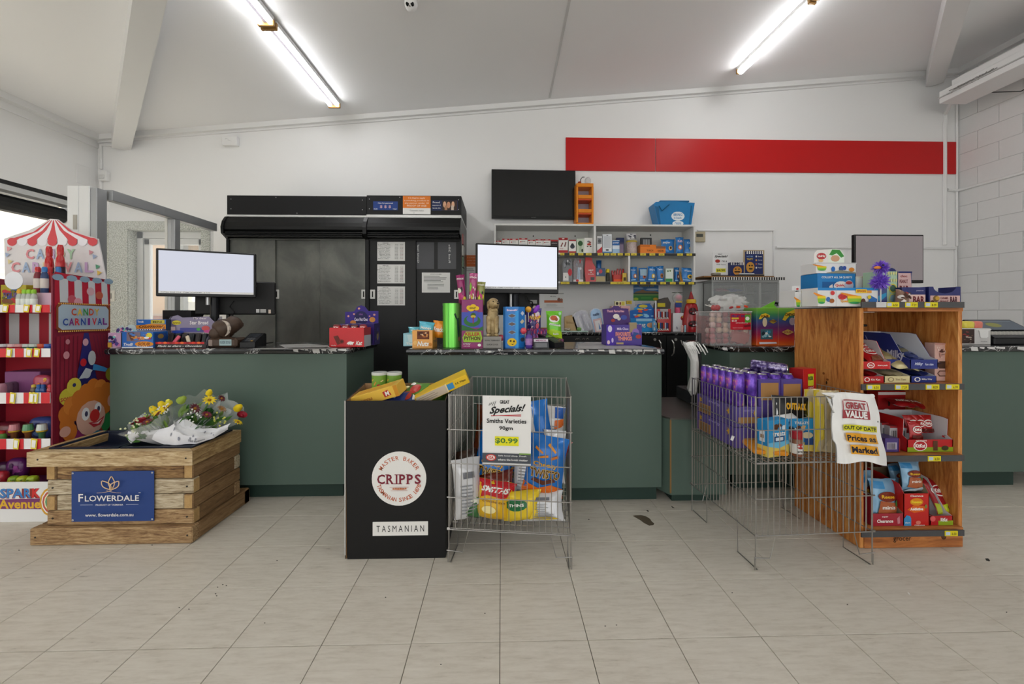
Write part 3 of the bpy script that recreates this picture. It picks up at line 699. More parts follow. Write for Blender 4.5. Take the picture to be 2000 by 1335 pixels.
# ---------------------------------------------------------------- white wall shelves
YS = 4.30; SD = YB-.002-YS
sx0, sx1 = PX(965, YS), PX(1358, YS); zt = PZ(1100, 437, YS); z1_ = PZ(1200, 497, YS); z2_ = PZ(1200, 553, YS)
sxa, sxb = PX(1162, YS), PX(1229, YS); sxl2 = PX(1093, YS)
shm = M(0xdcdcda, .45, var=.02)
shf = thing('wall_shelves', 'white wall shelf unit with two rows of packets above the back counter', 'shelf', (sx0, YS, 0)); W = sx1-sx0
B().box(0, W, 0, SD, zt-.02, zt, shm, .002).build('top_board', shf)
B().box(0, .018, .0, SD, z2_, zt-.021, shm).build('side_board', shf)
B().box(W-.018, W, .0, SD, z2_, zt-.021, shm).build('side_board', shf)
B().box(sxa-sx0-.012, sxa-sx0+.012, .0, SD, z1_+.02, zt-.021, shm).build('divider', shf)
B().box(sxb-sx0-.01, sxb-sx0+.01, .0, SD, z2_+.02, z1_-.001, shm).build('divider', shf)
B().box(sxl2-sx0-.09, sxl2-sx0-.07, .0, SD, z2_+.02, z1_-.001, shm).build('divider', shf)
B().box(.019, W-.019, 0, SD, z1_, z1_+.018, shm).build('shelf', shf)
B().box(.019, W-.019, 0, SD, z2_, z2_+.018, shm).build('shelf', shf)
B().box(.019, W-.019, SD-.012, SD, z2_+.019, zt-.021, M(0xcfcfcc, .5, var=.02)).build('back_board', shf)
for (x, y) in ((1042, 460), (1124, 460), (1272, 458)): B().cyl((PX(x, 4.56)-sx0, SD-.016, PZ(x, y, 4.56)), .008, .004, M(0x333333, .6), 10, axis=1).build('cable_hole', shf)
rail = M(0x2b2c2e, .4); tick = M(0xd9c23a, .5, var=.05)
def ticket_rail(parent, x0, x1, y, z, spans, Yw, h=.03, name='price_rail', tc=0xd9c23a, gapx=0):
    o = B().box(x0, x1, y-.006, y, z, z+h, rail).build(name, parent); R = random.Random(int(x1*100))
    for (a, c) in spans:
        X0, X1 = PX(a, Yw)-gapx, PX(c, Yw)-gapx; b = B(); b.box(X0, X1, y-.0085, y-.0062, z+.002, z+h-.002, M(tc, .45, var=0)); tk = b.build('price_ticket', o)
        it = [('r', .06, .2, .4, .85, 0xb9c6d6)] if tc == 0xdfcf1c else []
        prints('price', front(X0, z+.002, X1-X0, h-.004, y-.0086), it+[('t', '%d.%d' % (R.randint(1, 9), R.choice([50, 99, 29])), .7 if tc == 0xdfcf1c else .5, .45, .35, .5, 0x4a4420)], tk)
    return o
ticket_rail(shf, 1.0*(PX(1094, YS)-sx0), W, -.001, z1_-.012, [(1094, 1102), (1112, 1122), (1129, 1139), (1144, 1155), (1167, 1177), (1180, 1190), (1192, 1203), (1206, 1216), (1220, 1230), (1232, 1243), (1250, 1261), (1268, 1279), (1286, 1297), (1322, 1333), (1340, 1351)], YS, .028, gapx=sx0)
ticket_rail(shf, 1.0*(PX(1094, YS)-sx0), W, -.001, z2_-.012, [(1095, 1112), (1129, 1151), (1192, 1230), (1233, 1244), (1250, 1261), (1270, 1281), (1289, 1300), (1308, 1319), (1326, 1337), (1344, 1355)], YS, .028, gapx=sx0)
# black back counter under the shelves
YK = 4.12; zk = PZ(1200, 648.5, YK); x0, x1 = PX(1040, YK), PX(1386, YK)
bk = thing('back_counter', 'black cupboard counter against the back wall under the white shelves', 'cabinet', (x0, YK, 0)); W = x1-x0
B().box(0, W, .02, YB-YK-.005, .08, zk-.032, M(0x0d0d0e, .4), .002).build('carcass', bk)
slab([(-.01, 0), (W+.01, 0), (W+.01, YB-YK-.004), (-.01, YB-YK-.004)], zk, .03, marble, 'worktop', bk)
dx = [0, PX(1180, YK)-x0, PX(1302, YK)-x0, W]
for k in range(3):
    a, c = dx[k], dx[k+1]; do = B().box(a+.003, c-.003, .004, .019, .09, zk-.035, M(0x111112, .35), .002).build('door', bk)
    for (hx, side) in (((1287, 0),) if k == 1 else ((1312, 0),) if k == 2 else ()):
        X = PX(hx, YK)-x0; b = B(); b.tube([(X, -.004, zk-.08), (X+.008, -.03, zk-.11), (X+.012, -.034, zk-.16), (X+.008, -.03, zk-.21), (X, .002, zk-.24)], .006, CHROME, 8); b.build('handle', do)
        X2 = PX(1283 if k == 1 else 1320, YK)-x0; B().cyl((X2-.02 if k == 1 else X2, -.002, zk-.075), .014, .006, CHROME, 12, axis=1).build('lock', do)
b = B()
for x in (1124, 1128, 1137, 1145, 1165): b.tube([(PX(x, YK)-x0, -.006, zk-.07), (PX(x, YK)-x0+.012, -.02, zk-.058), (PX(x, YK)-x0+.024, -.006, zk-.07)], .005, CHROME, 6)
b.build('key_hook', bk)

# ---------------------------------------------------------------- TV and monitors
def screen_at(name, label, pts, Y, dep, bez, scr, cat='monitor', emit=0, rx=0):
    """pts: 4 px corners TL TR BR BL; yaw solved from left and right edge heights"""
    (x0, y0), (x1, y1), (x2, y2), (x3, y3) = pts
    hl, hr = y3-y0, y2-y1; Yl = Y; Yr = Y*(hl/hr)*(ray(x1, HZ)[1]/ray(x0, HZ)[1])
    A = Vector((PX(x0, Yl), Yl)); C = Vector((PX(x1, Yr), Yr)); w = (C-A).length; z0 = PZ(x3, y3, Yl); z1 = PZ(x0, y0, Yl)
    mid = (A+C)/2; yaw = math.atan2((C-A).y, (C-A).x)
    t = thing(name, label, cat, (mid.x, mid.y, z0), yaw); h = z1-z0
    B().box(-w/2, w/2, .0, dep, 0, h, M(0x121214, .35), .004).build('housing', t)
    bl, bt, bb = bez
    s_ = B().box(-w/2+bl, w/2-bl, -.0015, -.0002, bb, h-bt, scr).build('screen', t)
    return t, w, h, s_
def white_scr(c, e): return M(c, .3, emit=e*1.08, var=0)
tv, w, h, s_ = screen_at('television', 'large blank black television high on the back wall', [(960, 330), (1124, 332), (1123, 427), (960, 426)], 4.49, .05, (.012, .012, .028), M(0x17181a, .18, var=.04, sc=1, coat=.3), 'television')
tv.location.y = 4.50
B().box(-.12, .12, .05, .095, .15, h-.1, M(0x222222, .5)).build('wall_bracket', tv)
prints('maker_mark', front(-.03, .009, .06, .01, -.0008), [('t', 'PANEL', .5, .5, .9, .7, 0x77787a)], tv)
def scr_print(t, w, h, bez, s): 
    bl, bt, bb = bez; prints('status_bar', front(-w/2+bl, bb, w-2*bl, h-bt-bb, -.0018), [('r', 0, 0, 1, .05, 0xe9e9e9), ('t', s, .27, .024, .5, .028, 0x666a70)], t)
m1, w, h, s_ = screen_at('monitor', 'wide monitor with a blank white screen on the left counter', [(304, 484), (500, 490), (500.5, 576), (308, 578)], 2.58, .03, (.014, .012, .02), white_scr(0xcdd0de, .62), emit=1)
scr_print(m1, w, h, (.014, .012, .02), 'TOTAL SALE DUE  ITEMS SCANNED  $ 0.00')
Z0 = m1.location.z; 
B().cyl((.02, .09, CT-Z0), .026, Z0-CT+.16, M(0x1b1c1f, .35, .3), 16).build('pole', m1)
B().cyl((.02, .09, CT-Z0), .07, .014, M(0x1b1c1f, .4), 20).build('pole_base', m1)
B().cyl((-.012, .062, -.05), .012, .05, M(0xb6b8ba, .3, .7), 10).build('clamp', m1)
o = B().box(-.1, .37, .15, .19, -.115, .12, M(0x161617, .5), .008).build('rear_screen', m1); 
b = B(); b.box(.25, .27, .147, .15, -.1, -.075, M(0xd8d8d6, .5, var=0)).box(.275, .31, .147, .15, -.1, -.075, M(0xb9b9b6, .5, var=0)).box(.325, .34, .147, .15, -.105, -.078, M(0xe0d0c0, .5, var=0)); b.build('label_sticker', o)
B().tube([(.12, .13, -.02), (.1, .12, -.06), (.125, .125, -.095), (.11, .14, -.13)], .004, M(0x0c0c0c, .5), 6).build('cable', m1)
m2, w, h, s_ = screen_at('monitor', 'monitor with a blank white screen on the middle counter', [(929.5, 474), (1091, 478), (1092, 572), (931, 572)], 2.62, .03, (.012, .011, .03), white_scr(0xdadde8, .72))
scr_print(m2, w, h, (.012, .011, .03), 'TOTAL SALE DUE  ITEMS SCANNED  $ 0.00'); Z0 = m2.location.z
B().cyl((.0, .10, CT-Z0), .03, Z0-CT+.16, M(0x1d2027, .35, .3), 16).build('pole', m2)
B().cyl((.0, .10, CT-Z0), .08, .014, M(0x1b1c1f, .4), 20).build('pole_base', m2)
B().cyl((-.035, .07, -.11), .009, .11, M(0xb6b8ba, .3, .7), 10).build('clamp', m2)
o = B().box(-.24, .19, .16, .2, -.14, .1, M(0x141416, .5), .008).build('rear_screen', m2)
b = B(); b.box(.12, .17, .157, .16, -.06, -.035, M(0x9a9a98, .5, var=0)).box(.14, .16, .157, .16, -.095, -.075, M(0xd9c8c0, .5, var=0)); b.build('label_sticker', o)
B().tube([(.09, .13, -.01), (.1, .12, -.04), (.13, .13, -.05), (.14, .15, -.08)], .004, M(0x0c0c0c, .5), 6).build('cable', m2)
m3, w, h, s_ = screen_at('monitor', 'monitor with a dull grey screen at right behind the display stand', [(1671, 457), (1802, 462), (1801, 556), (1672, 552)], 2.95, .03, (.01, .01, .022), M(0x9a9296, .35, var=.04, sc=2))
m3.rotation_euler.z = 0.0; Z0 = m3.location.z
B().cyl((0, .08, CT-Z0), .028, Z0-CT+.1, M(0x1b1c1f, .35, .3), 16).build('pole', m3)
B().cyl((0, .08, CT-Z0), .07, .014, M(0x1b1c1f, .4), 20).build('pole_base', m3)
# ================================================================ LEFT: SWEETS STAND AND FLOWER CRATE
SXR, SY, SYB = -2.46, 2.30, 2.61
card = M(0xd8d8d8, .5, var=.03)
st = thing('sweets_stand', 'red and white striped cardboard sweets stand with tent header at far left', 'stand', (SXR, SY, 0))
SW = .62
def SL(y, x=50, Y=SY): return PZ(x, y, Y)
zbase = SL(940)
# side panel with a slanted top, 8 mm board
zs_f, zs_b = PZ(97, 531, SY), PZ(208, 546, SYB)
B().prism([(0, 0), (.33, 0), (.33, zs_b), (0.02, zs_f), (0, zs_f-.02)], 0, -.008, 0, M(0x7d1f33, .45, var=.04)).build('side_panel', st)
B().prism([(0, 0), (.33, 0), (.33, zs_b), (0.02, zs_f), (0, zs_f-.02)], 0, -SW, -SW+.008, M(0x7d1f33, .45, var=.04)).build('side_panel', st)
# printed scene on the outside of the side panel: u runs backwards (left to right as seen), v up
hp = zs_f; side = flat((0, 0, 0), (0, .33, 0), (0, 0, hp))
def sv(y): return PZ(150, y, (SY+SYB)/2)/hp
it = [('r', 0, 0, 1, sv(640), 0x7a1f35), ('p', [(.03, sv(640)), (.03, sv(535)), (.5, sv(541)), (.98, sv(546)), (.98, sv(640))], 0xb3263a)]
for k in range(4): it.append(('p', [(.12+.24*k, sv(620)), (.10+.24*k, sv(546)), (.24+.23*k, sv(547)), (.25+.24*k, sv(620))], 0xc9ccd0))
for k in range(5): it.append(('e', .08+.22*k, sv(545), .09, .013, 0x8fa9bd))
for (u, y, c) in ((.3, 585, 0xc05a68), (.62, 568, 0xd0a8b0), (.78, 575, 0xc0604a), (.4, 590, 0xd89aa6)): it.append(('e', u, sv(y), .07, .018, c))
# curtains and blue gap
it += [('p', [(.05, 0), (.05, sv(655)), (.5, sv(650)), (.32, sv(760)), (.25, 0)], 0x8a2438), ('p', [(.55, sv(650)), (.97, sv(655)), (.97, 0), (.95, sv(830)), (.78, sv(760))], 0x7d2236),
       ('p', [(.5, sv(650)), (.58, sv(650)), (.72, sv(740)), (.93, sv(810)), (.93, 0), (.18, 0), (.3, sv(770)), (.42, sv(710))], 0x2c2c70)]
for k in range(5): it.append(('p', [(.08+.06*k, 0), (.1+.07*k, sv(655)), (.115+.07*k, sv(655)), (.1+.06*k, 0)], 0x6d1c30)); it.append(('p', [(.74+.05*k, sv(700)), (.66+.06*k, sv(655)), (.675+.06*k, sv(655)), (.755+.05*k, sv(700))], 0x66203a))
# marquee
mq = [(.04, sv(640)), (.10, sv(646)), (.93, sv(648)), (.98, sv(641)), (.98, sv(602)), (.93, sv(594)), (.10, sv(591)), (.04, sv(598))]
it += [('p', mq, 0x8a4a2a), ('p', [(.5+(u-.5)*.93, sv(619)+(v-sv(619))*.86) for u, v in mq], 0xa9bccb)]
cols = [0xc8303a, 0xd6b23a, 0x2f4f9a, 0x3f8f4a, 0x7a2f7f, 0xc24a2a]
R = random.Random(2)
for k in range(26):
    u = .08+.86*k/25
    it += [('e', u, sv(593.5), .011, .0028, 0xf0c060), ('e', u, sv(645.5), .011, .0028, 0xf0c060)]
for s, v, w, u0 in (('CANDY', sv(609), .1, .24), ('CARNIVAL', sv(628), .098, .10)):
    for i, ch in enumerate(s): it.append(('t', ch, u0+w*(i+.5), v, w*(.42 if ch == 'I' else .85), .03, cols[(i*2+len(s)) % 6], .03))
for (u, y, r_, c) in ((.16, 690, .05, 0xc98a94), (.48, 668, .05, 0xc99aa4), (.95, 668, .05, 0xc2929c), (.18, 665, .035, 0xb87a84)): it.append(('e', u, sv(y), r_, r_*.32, c))
# sweets flying about
it += [('e', .44, sv(707), .055, .017, 0xb5222c), ('e', .59, sv(700), .07, .032, 0xb8bdc4), ('p', [(.62, sv(712)), (.8, sv(720)), (.88, sv(725)), (.84, sv(731)), (.6, sv(724))], 0x3f8ac8), ('e', .5, sv(730), .07, .02, 0xb0b6c0), ('p', [(.36, sv(738)), (.48, sv(718)), (.6, sv(724)), (.52, sv(738))], 0xb8bdc8),
       ('e', .95, sv(737), .11, .032, 0x8f8c2a), ('e', .17, sv(768), .13, .035, 0xc7b93a), ('e', .28, sv(750), .12, .035, 0xcdbf42), ('t', 'sour', .16, sv(772), .2, .016, 0xb2303a), ('e', .28, sv(748), .03, .008, 0x333366)]
# the clown
it += [('p', [(.2, sv(866)), (.25, sv(838)), (.5, sv(832)), (.8, sv(830)), (.9, sv(866))], 0xa83a2c), ('e', .3, sv(855), .16, .045, 0x8a2a66), ('e', .84, sv(832), .1, .045, 0x2f8a4c)]
for (u, y) in ((.16, 820), (.14, 800), (.22, 786), (.35, 776), (.47, 766), (.6, 758), (.74, 762), (.85, 770), (.88, 784), (.78, 790), (.3, 800), (.2, 835), (.55, 775), (.82, 800), (.68, 776), (.42, 790)): it.append(('e', u, sv(y), .12, .038, 0xc4702a if (int(y)) % 3 else 0xd07e34))
it += [('e', .56, sv(818), .26, .075, 0xd2a696), ('e', .12, sv(832), .09, .022, 0xcf9e90), ('e', .93, sv(792), .07, .028, 0xcf9e90), ('e', .46, sv(808), .07, .028, 0xe6e6ea), ('e', .68, sv(802), .065, .026, 0xe6e6ea), ('e', .47, sv(808), .028, .012, 0x3b3b5a), ('e', .69, sv(803), .026, .012, 0x3b3b5a),
       ('e', .62, sv(815), .09, .028, 0xc02e2e), ('p', [(.5, sv(826)), (.66, sv(828)), (.8, sv(820)), (.72, sv(836)), (.6, sv(838))], 0xb3303a), ('p', [(.56, sv(829)), (.66, sv(830)), (.76, sv(825)), (.68, sv(833))], 0xf0e0e0), ('p', [(.5, sv(852)), (.66, sv(846)), (.8, sv(850)), (.66, sv(862))], 0x2f7a9a)]
prints('printed_scene', lambda u, v, e=0: side(u, v, e), it, st)
# back board and tent header
yb_ = .315
B().box(-SW, -.008, yb_-.006, yb_, 0, SL(560, 50, SYB), M(0xb02a38, .5)).build('back_board', st)
b = B()
for k in range(5): b.box(-.59+.12*k, -.53+.12*k, yb_-.008, yb_-.0062, SL(700), SL(612, 50, SYB), M(0xdedede, .5))
b.build('back_stripe', st)
hdr = [(10, 560), (8, 466), (30, 458), (55, 450), (78, 439), (98, 427), (112, 428), (132, 444), (160, 457), (191, 466), (206, 540), (206, 560)]
SH = SYB+.01
def hx(x): return PX(x, SH)-SXR
B().prism([(hx(x), PZ(x, y, SH)) for x, y in hdr], 1, SH-SY, SH-SY+.008, M(0xdad6d8, .5)).build('tent_header', st)
hu = lambda u, v, e=0: Vector((hx(u), SH-SY-.0005-e, PZ(u, v, SH)))
it = []
for k in range(9):
    t0, t1 = k/9, (k+1)/9; xb0, xb1 = 14+178*t0, 14+178*t1; top0, top1 = 97+17*t0, 97+17*t1
    def ymid(x): return 438+((abs(x-105)/90)**1.0)*12
    c = 0xcf4a52 if k % 2 == 0 else 0xe6e4ea
    xm0, xm1 = top0*.62+xb0*.38, top1*.62+xb1*.38
    it.append(('p', [(top0, 430), (top1, 430), (xm1, 448+abs(xm1-105)*.12), (xb1, 466+abs(xb1-105)*.03), ((xb0+xb1)/2, 481), (xb0, 466+abs(xb0-105)*.03), (xm0, 448+abs(xm0-105)*.12)], c))
    it.append(('e', (xb0+xb1)/2, 472, 9.5, 8, c))
for s, y, w, u0, hh in (('CANDY', 496, 20, 50, 20), ('CARNIVAL', 522, 20.5, 22, 20)):
    for i, ch in enumerate(s): it.append(('t', ch, u0+w*(i+.5), y, w*(.4 if ch == 'I' else .8), -hh, [0xd88a92, 0xdcc89a, 0x9ab0d0, 0xa6c8a8, 0xc0a0c8][(i*2) % 5], .03))
for (x, y, c) in ((20, 485, 0xdf9aa0), (17, 497, 0x9aaac8), (22, 510, 0xd8c890), (180, 492, 0xc98a94), (187, 500, 0x9aaac8), (193, 520, 0x5a9a7a), (196, 532, 0xd8b85a)): it.append(('p', [(x-4, y-4), (x+5, y), (x-3, y+6)], c))
prints('printed_tent', hu, it, st)
# shelves with striped lips
SHZ = [(SL(595), SL(610)), (SL(680), SL(697)), (SL(766), SL(787)), (SL(856), SL(876))]
lipn = 0
for k, (zt, zb) in enumerate(SHZ):
    o = B().box(-SW+.009, -.009, .0, .30, zb+.006, zb+.012, M(0x9a9496, .6)).build('shelf', st)
    lip = B().box(-SW+.009, -.009, -.004, -.001, zb, zt, M(0xe9e7e8, .45, var=.01)).build('shelf_lip', st)
    it = []; n = 13
    for q in range(n):
        if q % 2 == k % 2: it.append(('r', q/n, 0, (q+1)/n, 1, 0xcf2630))
    prints('red_stripe', front(-SW+.009, zb, SW-.018, zt-zb, -.0042), it, lip)
    b = B(); R = random.Random(k+5)
    for x in (14+k*7, 55+k*5, 78-k*3):
        X = PX(x, SY)-SXR; b.add([(X-.018, -.007, zb+.003), (X+.015, -.012, zb+.0), (X+.018, -.008, zt-.003), (X-.015, -.006, zt+.004)], [(0, 1, 2, 3)], M(0xe2cf3a, .4, var=0)); b.add([(X-.012, -.0085, zb+.01), (X+.01, -.0125, zb+.008), (X+.012, -.0105, zt-.008), (X-.01, -.0075, zt-.006)], [(0, 1, 2, 3)], M(0xf0efe8, .4, var=0))
    b.build('price_ticket', lip)['kind'] = 'stuff'
o = B().box(-SW+.009, -.0, -.0, .30, 0, .008, M(0x9a9496, .6)).build('shelf', st)
zb1 = SL(1017)*0; ft = B().box(-SW, .0, -.008, -.0005, 0, zbase, M(0xe6e6e6, .4, var=.01)).build('front_board', st)
it = [('t', 'SPARK', .72+.0, .74, .34, .28, 0x8a2f2a, .06), ('t', 'SPA', .65, .75, .2, .26, 0x3f7fc0, .035), ('t', 'R', .785, .75, .06, .26, 0x3f7fc0, .035), ('t', 'K', .86, .75, .07, .26, 0xcf3030, .035),
      ('p', [(.52, .32), (.9, .3), (.93, .6), (.5, .58)], 0x7a3a6a), ('t', 'Avenue', .72, .45, .36, .26, 0xe0b030, .03)]
for r_, c in ((1, 0xd9a23a), (.86, 0xf0f0f0), (.78, 0xc05a4a), (.64, 0xf0e6c0), (.55, 0x4a9a70), (.42, 0xe8d0e0), (.32, 0x6a7ab8), (.2, 0xd0486a), (.1, 0xf0f0f0)): it.append(('e', 1.0, .5, .11*r_, .42*r_, c))
it2 = [x for x in it if x[0] != 'e' or x[2] != .5]
prints('printed_logo', lambda u, v, e=0: Vector((min(-SW+.01+u*(SW-.0), -.001), -.0085-e, .01+v*(zbase-.02))), it, ft)
# goods on the sweets stand
def bottle_mesh(body, cap, h=.12, r=.017, label=None):
    b = B().lathe([(r*.9, 0), (r, .004), (r, h*.62), (r*.85, h*.72), (r*.62, h*.78), (r*.62, h*.8)], body, n=14)
    b.lathe([(r*.72, h*.8), (r*.72, h*.94), (r*.5, h)], cap, n=14)
    if label: b.lathe([(r*1.02, h*.18), (r*1.02, h*.55)], label, n=14, cap=False)
    return b
def put_bottle(x, ybase, Y, z, h, r, body, cap, lab, label, name='sweet_bottle', cat='bottle', grp=None):
    X = PX(x, Y); return tag(bottle_mesh(body, cap, h, r, lab).build(name, None, (X, Y, z), smooth=True), label, cat, grp)
zt = SHZ[0][1]+.013
redb, blub = M(0xb8262a, .25, coat=.5), M(0x2f6fb0, .25, coat=.5)
zu = PZ(80, 572, 2.42)
rz = tag(B().box(-.10, .095, -.05, .11, 0, zu-zt-.001, M(0xd8b6c8, .5)).build('riser_tray', None, (PX(92, 2.42)+.0, 2.42, zt)), 'pale pink card riser on the top shelf of the sweets stand', 'tray')
for k, (x, c, lb) in enumerate(((74, redb, 'red capped spray bottle at the left of the sweets riser'), (87, blub, 'blue capped spray bottle beside the red one on the riser'))):
    put_bottle(x, 572, 2.40, zu, PZ(x, 521, 2.40)-zu, .017, M(0x7a3038 if k == 0 else 0x3a4a70, .3), c, M(0xcfc6c0, .4), lb, grp='spray bottles on the sweets stand')
for k, (x, c, lb) in enumerate(((98, redb, 'short orange red capped bottle behind the side panel'), (114, blub, 'short blue capped bottle behind the side panel'))):
    put_bottle(x, 572, 2.45, zu, PZ(x, 521, 2.45)-zu, .017, c, c, None, lb, grp='spray bottles on the sweets stand')
for k, (x, yt, lb) in enumerate(((96, 481, 'tall red spray bottle, left of the pair in front of the header'), (118, 478, 'tall red spray bottle, right of the pair in front of the header'))):
    put_bottle(x, 572, 2.50, zu, PZ(x, yt, 2.50)-zu, .021, redb, redb, M(0x3a2430, .4), lb, grp='tall red spray bottles')
for k in range(4): put_bottle(38+k*9.5, 585, 2.335, zt, PZ(40, 565, 2.335)-zt, .014, M(0xc9cfc4, .15, alpha=.75), M(0x8fc23a if k else 0xd9a030, .4), M(0xdde3dc, .3), 'small clear bottle on the top shelf, %s' % ['orange cap', 'green cap beside the orange one', 'green cap, third along', 'green cap at the right end'][k], grp='clear sweet bottles')
o = thing('display_carton', 'yellow display carton with round white card on the top shelf', 'carton', (PX(30, 2.46), 2.46, zt)); h_ = PZ(30, 525, 2.46)-zt
B().box(-.085, .06, 0, .09, 0, h_*.62, M(0xb0a22c, .4), .002).build('carton', o)
B().lathe([(.052, 0), (.052, .003)], M(0xe6e8ee, .4), (-.005, -.004, h_*.72), 24, axis=1).build('round_card', o)
prints('printed_front', front(-.085, 0, .145, h_*.62, -.0004), blobs(3, [0x6a6a24, 0xd8c83a, 0x8a5a3a, 0x4a6a9a, 0xc23a3a], 22, s=.25)+[('t', 'SOUR', .45, .6, .6, .2, 0x5a4a8a, .03)], o)
b = B(); R = random.Random(12)
def jar(x, Y, z, c, lid, lb, grp, h=.055, r=.024):
    o = tag(B().lathe([(r*.9, 0), (r, .006), (r, h*.66), (r*.8, h*.74)], M(c, .18, var=.5, sc=70), n=14).build('sweet_jar', None, (PX(x, Y), Y, z), smooth=True), lb, 'jar', grp)
    B().lathe([(r*.92, h*.74), (r*.92, h)], M(lid, .3), n=14).build('lid', o)
z2 = SHZ[1][1]+.013
for k, (x, c, lid) in enumerate(((8, 0x8a4a5a, 0xc9c9cc), (26, 0xa83a40, 0xd8b0b4), (40, 0xa32f38, 0xd09090), (55, 0x4a6a52, 0xc8ccc8), (68, 0x3a6a58, 0xc0ccc4), (84, 0xc4402a, 0xd0502a), (97, 0x2f4f9a, 0x3a5fb0))):
    jar(x, 2.36, z2, c, lid, ['clear lidded jar of dull pink sweets, first on the second shelf', 'jar of red sweets second on the second shelf', 'jar of dark red sweets with pinkish lid', 'jar of green sweets with grey lid', 'jar of dark green sweets by the orange jar', 'orange lidded jar on the second shelf', 'blue lidded jar at the right of the second shelf'][k], 'jars on the second shelf')
z3 = SHZ[2][1]+.013
def soft(name, x, Y, z, w, d, h, c, lb, cat='packet', grp=None, cols=None, rot=0, n=8, txt=None):
    b = B(); c_ = M(c, .3, var=.1, sc=20, coat=.3)
    b.ball((0, 0, h/2), w/2, d/2, h/2, c_, 14, 10, lambda p: Vector((math.copysign(abs(p.x/(w/2))**.5, p.x)*w/2*(.92+.08*sin(p.z*60)), math.copysign(abs(p.y/(d/2))**.8, p.y)*d/2, math.copysign(abs(p.z/(h/2))**.55, p.z)*h/2)))
    o = tag(b.build(name, None, (PX(x, Y) if isinstance(x, (int, float)) else x[0], Y, z), rot, smooth=True), lb, cat, grp)
    if cols or txt: prints('printed_front', lambda u, v, e=0: Vector(((u-.5)*w*.85, -d/2*(1-abs(2*u-1)**4*.5-abs(2*v-1)**4*.5)-.002-e, h*(.06+v*.88))), blobs(int(w*1e4)+len(lb), cols or [c], n, s=.3)+([('t', txt, .5, .55, .8, .22, 0xf0f0f0, .03)] if txt else []), o)
    return o
for k, (x, c) in enumerate(((2, 0xd8a0b0), (14, 0x8a6a80), (24, 0x74566e), (33, 0x684c66))): soft('sweet_tub', x, 2.37+.03*k, z3, .035, .05, .085, c, ['pale pink rounded tub at left of third shelf', 'mauve rounded tub second on the third shelf', 'dusky tub third on the third shelf', 'darker tub fourth on the third shelf'][k], 'tub', 'rounded tubs on the third shelf')
tag(B().box(-.12, .08, 0, .12, 0, .14, M(0x8a5080, .5), .003).build('gift_carton', None, (PX(50, 2.45), 2.45, z3)), 'plum coloured carton at the back of the third shelf', 'carton')
for k, (x, c, lb) in enumerate(((66, 0x6a5a4a, 'clear brown tube beside the blue tubes'), (76, 0x2a62a8, 'bright blue tube on the third shelf'), (85, 0x2a5294, 'darker blue tube on the third shelf'), (98, 0xc83040, 'red and pink pack by the side panel on third shelf'))): put_bottle(x, 755, 2.37, z3, .078, .014, M(c, .2, coat=.5), M(0xd8b848 if k == 0 else c, .3), None, lb, 'sweet_tube', 'tube')
soft('card_pack', 84, 2.42, z3+.001, .10, .035, .125, 0xb0405a, 'pink blister pack leaning behind the blue tubes', cols=[0xe08030, 0xd8c848, 0x502040, 0xe8e0e8])
z4 = SHZ[3][1]+.013
for k, (x, c, lb) in enumerate(((28, 0xcf8088, 'pink filled candy cup on the fourth shelf'), (55, 0x5a9a6a, 'green filled candy cup on the fourth shelf'), (82, 0xd8e0d8, 'white filled candy cup at right of fourth shelf'))):
    o = tag(B().lathe([(.012, 0), (.014, .05), (.022, .062)], M(0x7a4a2a if k < 2 else 0x4a7a52, .3), n=14).build('candy_cup', None, (PX(x, 2.37), 2.37, z4), smooth=True), lb, 'candy', 'candy cups on the fourth shelf')
    B().lathe([(.022, .063), (.024, .07)], M(0xd9b038, .35), n=14).build('collar', o); B().lathe([(.024, .071), (.019, .105)], M(c, .15, alpha=.85), n=14).build('cup', o)
soft('red_pack', 20, 2.45, z4, .18, .08, .10, 0x6a1c2c, 'dark red pack at the back of the fourth shelf', cols=[0xc22a30, 0x301018, 0x8a3040]); 
soft('blue_pack', 86, 2.46, z4, .14, .07, .125, 0x3a4a8a, 'blue and pink pack at the back of the fourth shelf', cols=[0xb03060, 0x6a88c0, 0x2a2a5a])
put_bottle(4, 850, 2.36, z4, .07, .02, M(0x5a8a3a, .3), M(0xb02a2a, .3), None, 'green bottle with red top at left of fourth shelf')
z5 = .009
bx5 = tag(B().box(-.29, .28, 0, .25, 0, zbase-.075, M(0x6a3a70, .6), .002).build('packing_carton', None, (SXR-.30, SY+.02, z5)), 'purple packing carton filling the base of the sweets stand', 'carton')
zz5 = z5+zbase-.074
for k, (x, c, lb) in enumerate(((28, 0x7fa024, 'dark lime bottle shaped sweet, leftmost of three'), (45, 0xb0bc2c, 'lime bottle shaped sweet with clown face, middle'), (64, 0xa6c030, 'yellow lime sweet, right of three'))): soft('lime_sweet', x, 2.36, zz5, .05, .045, .075, c, lb, 'sweet', 'lime sweets in the bottom bin', cols=[0xd8d83a, 0x6a8a20, 0xd8a030])
soft('purple_bag', 36, 2.44, zz5, .11, .06, .15, 0x5a1e5e, 'dark purple bag standing behind the lime sweets', cols=[0x8a3a80, 0x3a1040]); soft('red_bag', 4, 2.37, zz5, .06, .05, .10, 0xa82834, 'red bag at the left of the bottom bin', cols=[0xd0d0d8, 0xd84040]); soft('plum_bag', 10, 2.46, zz5, .10, .05, .12, 0x401a3c, 'dark plum bag behind the red bag')

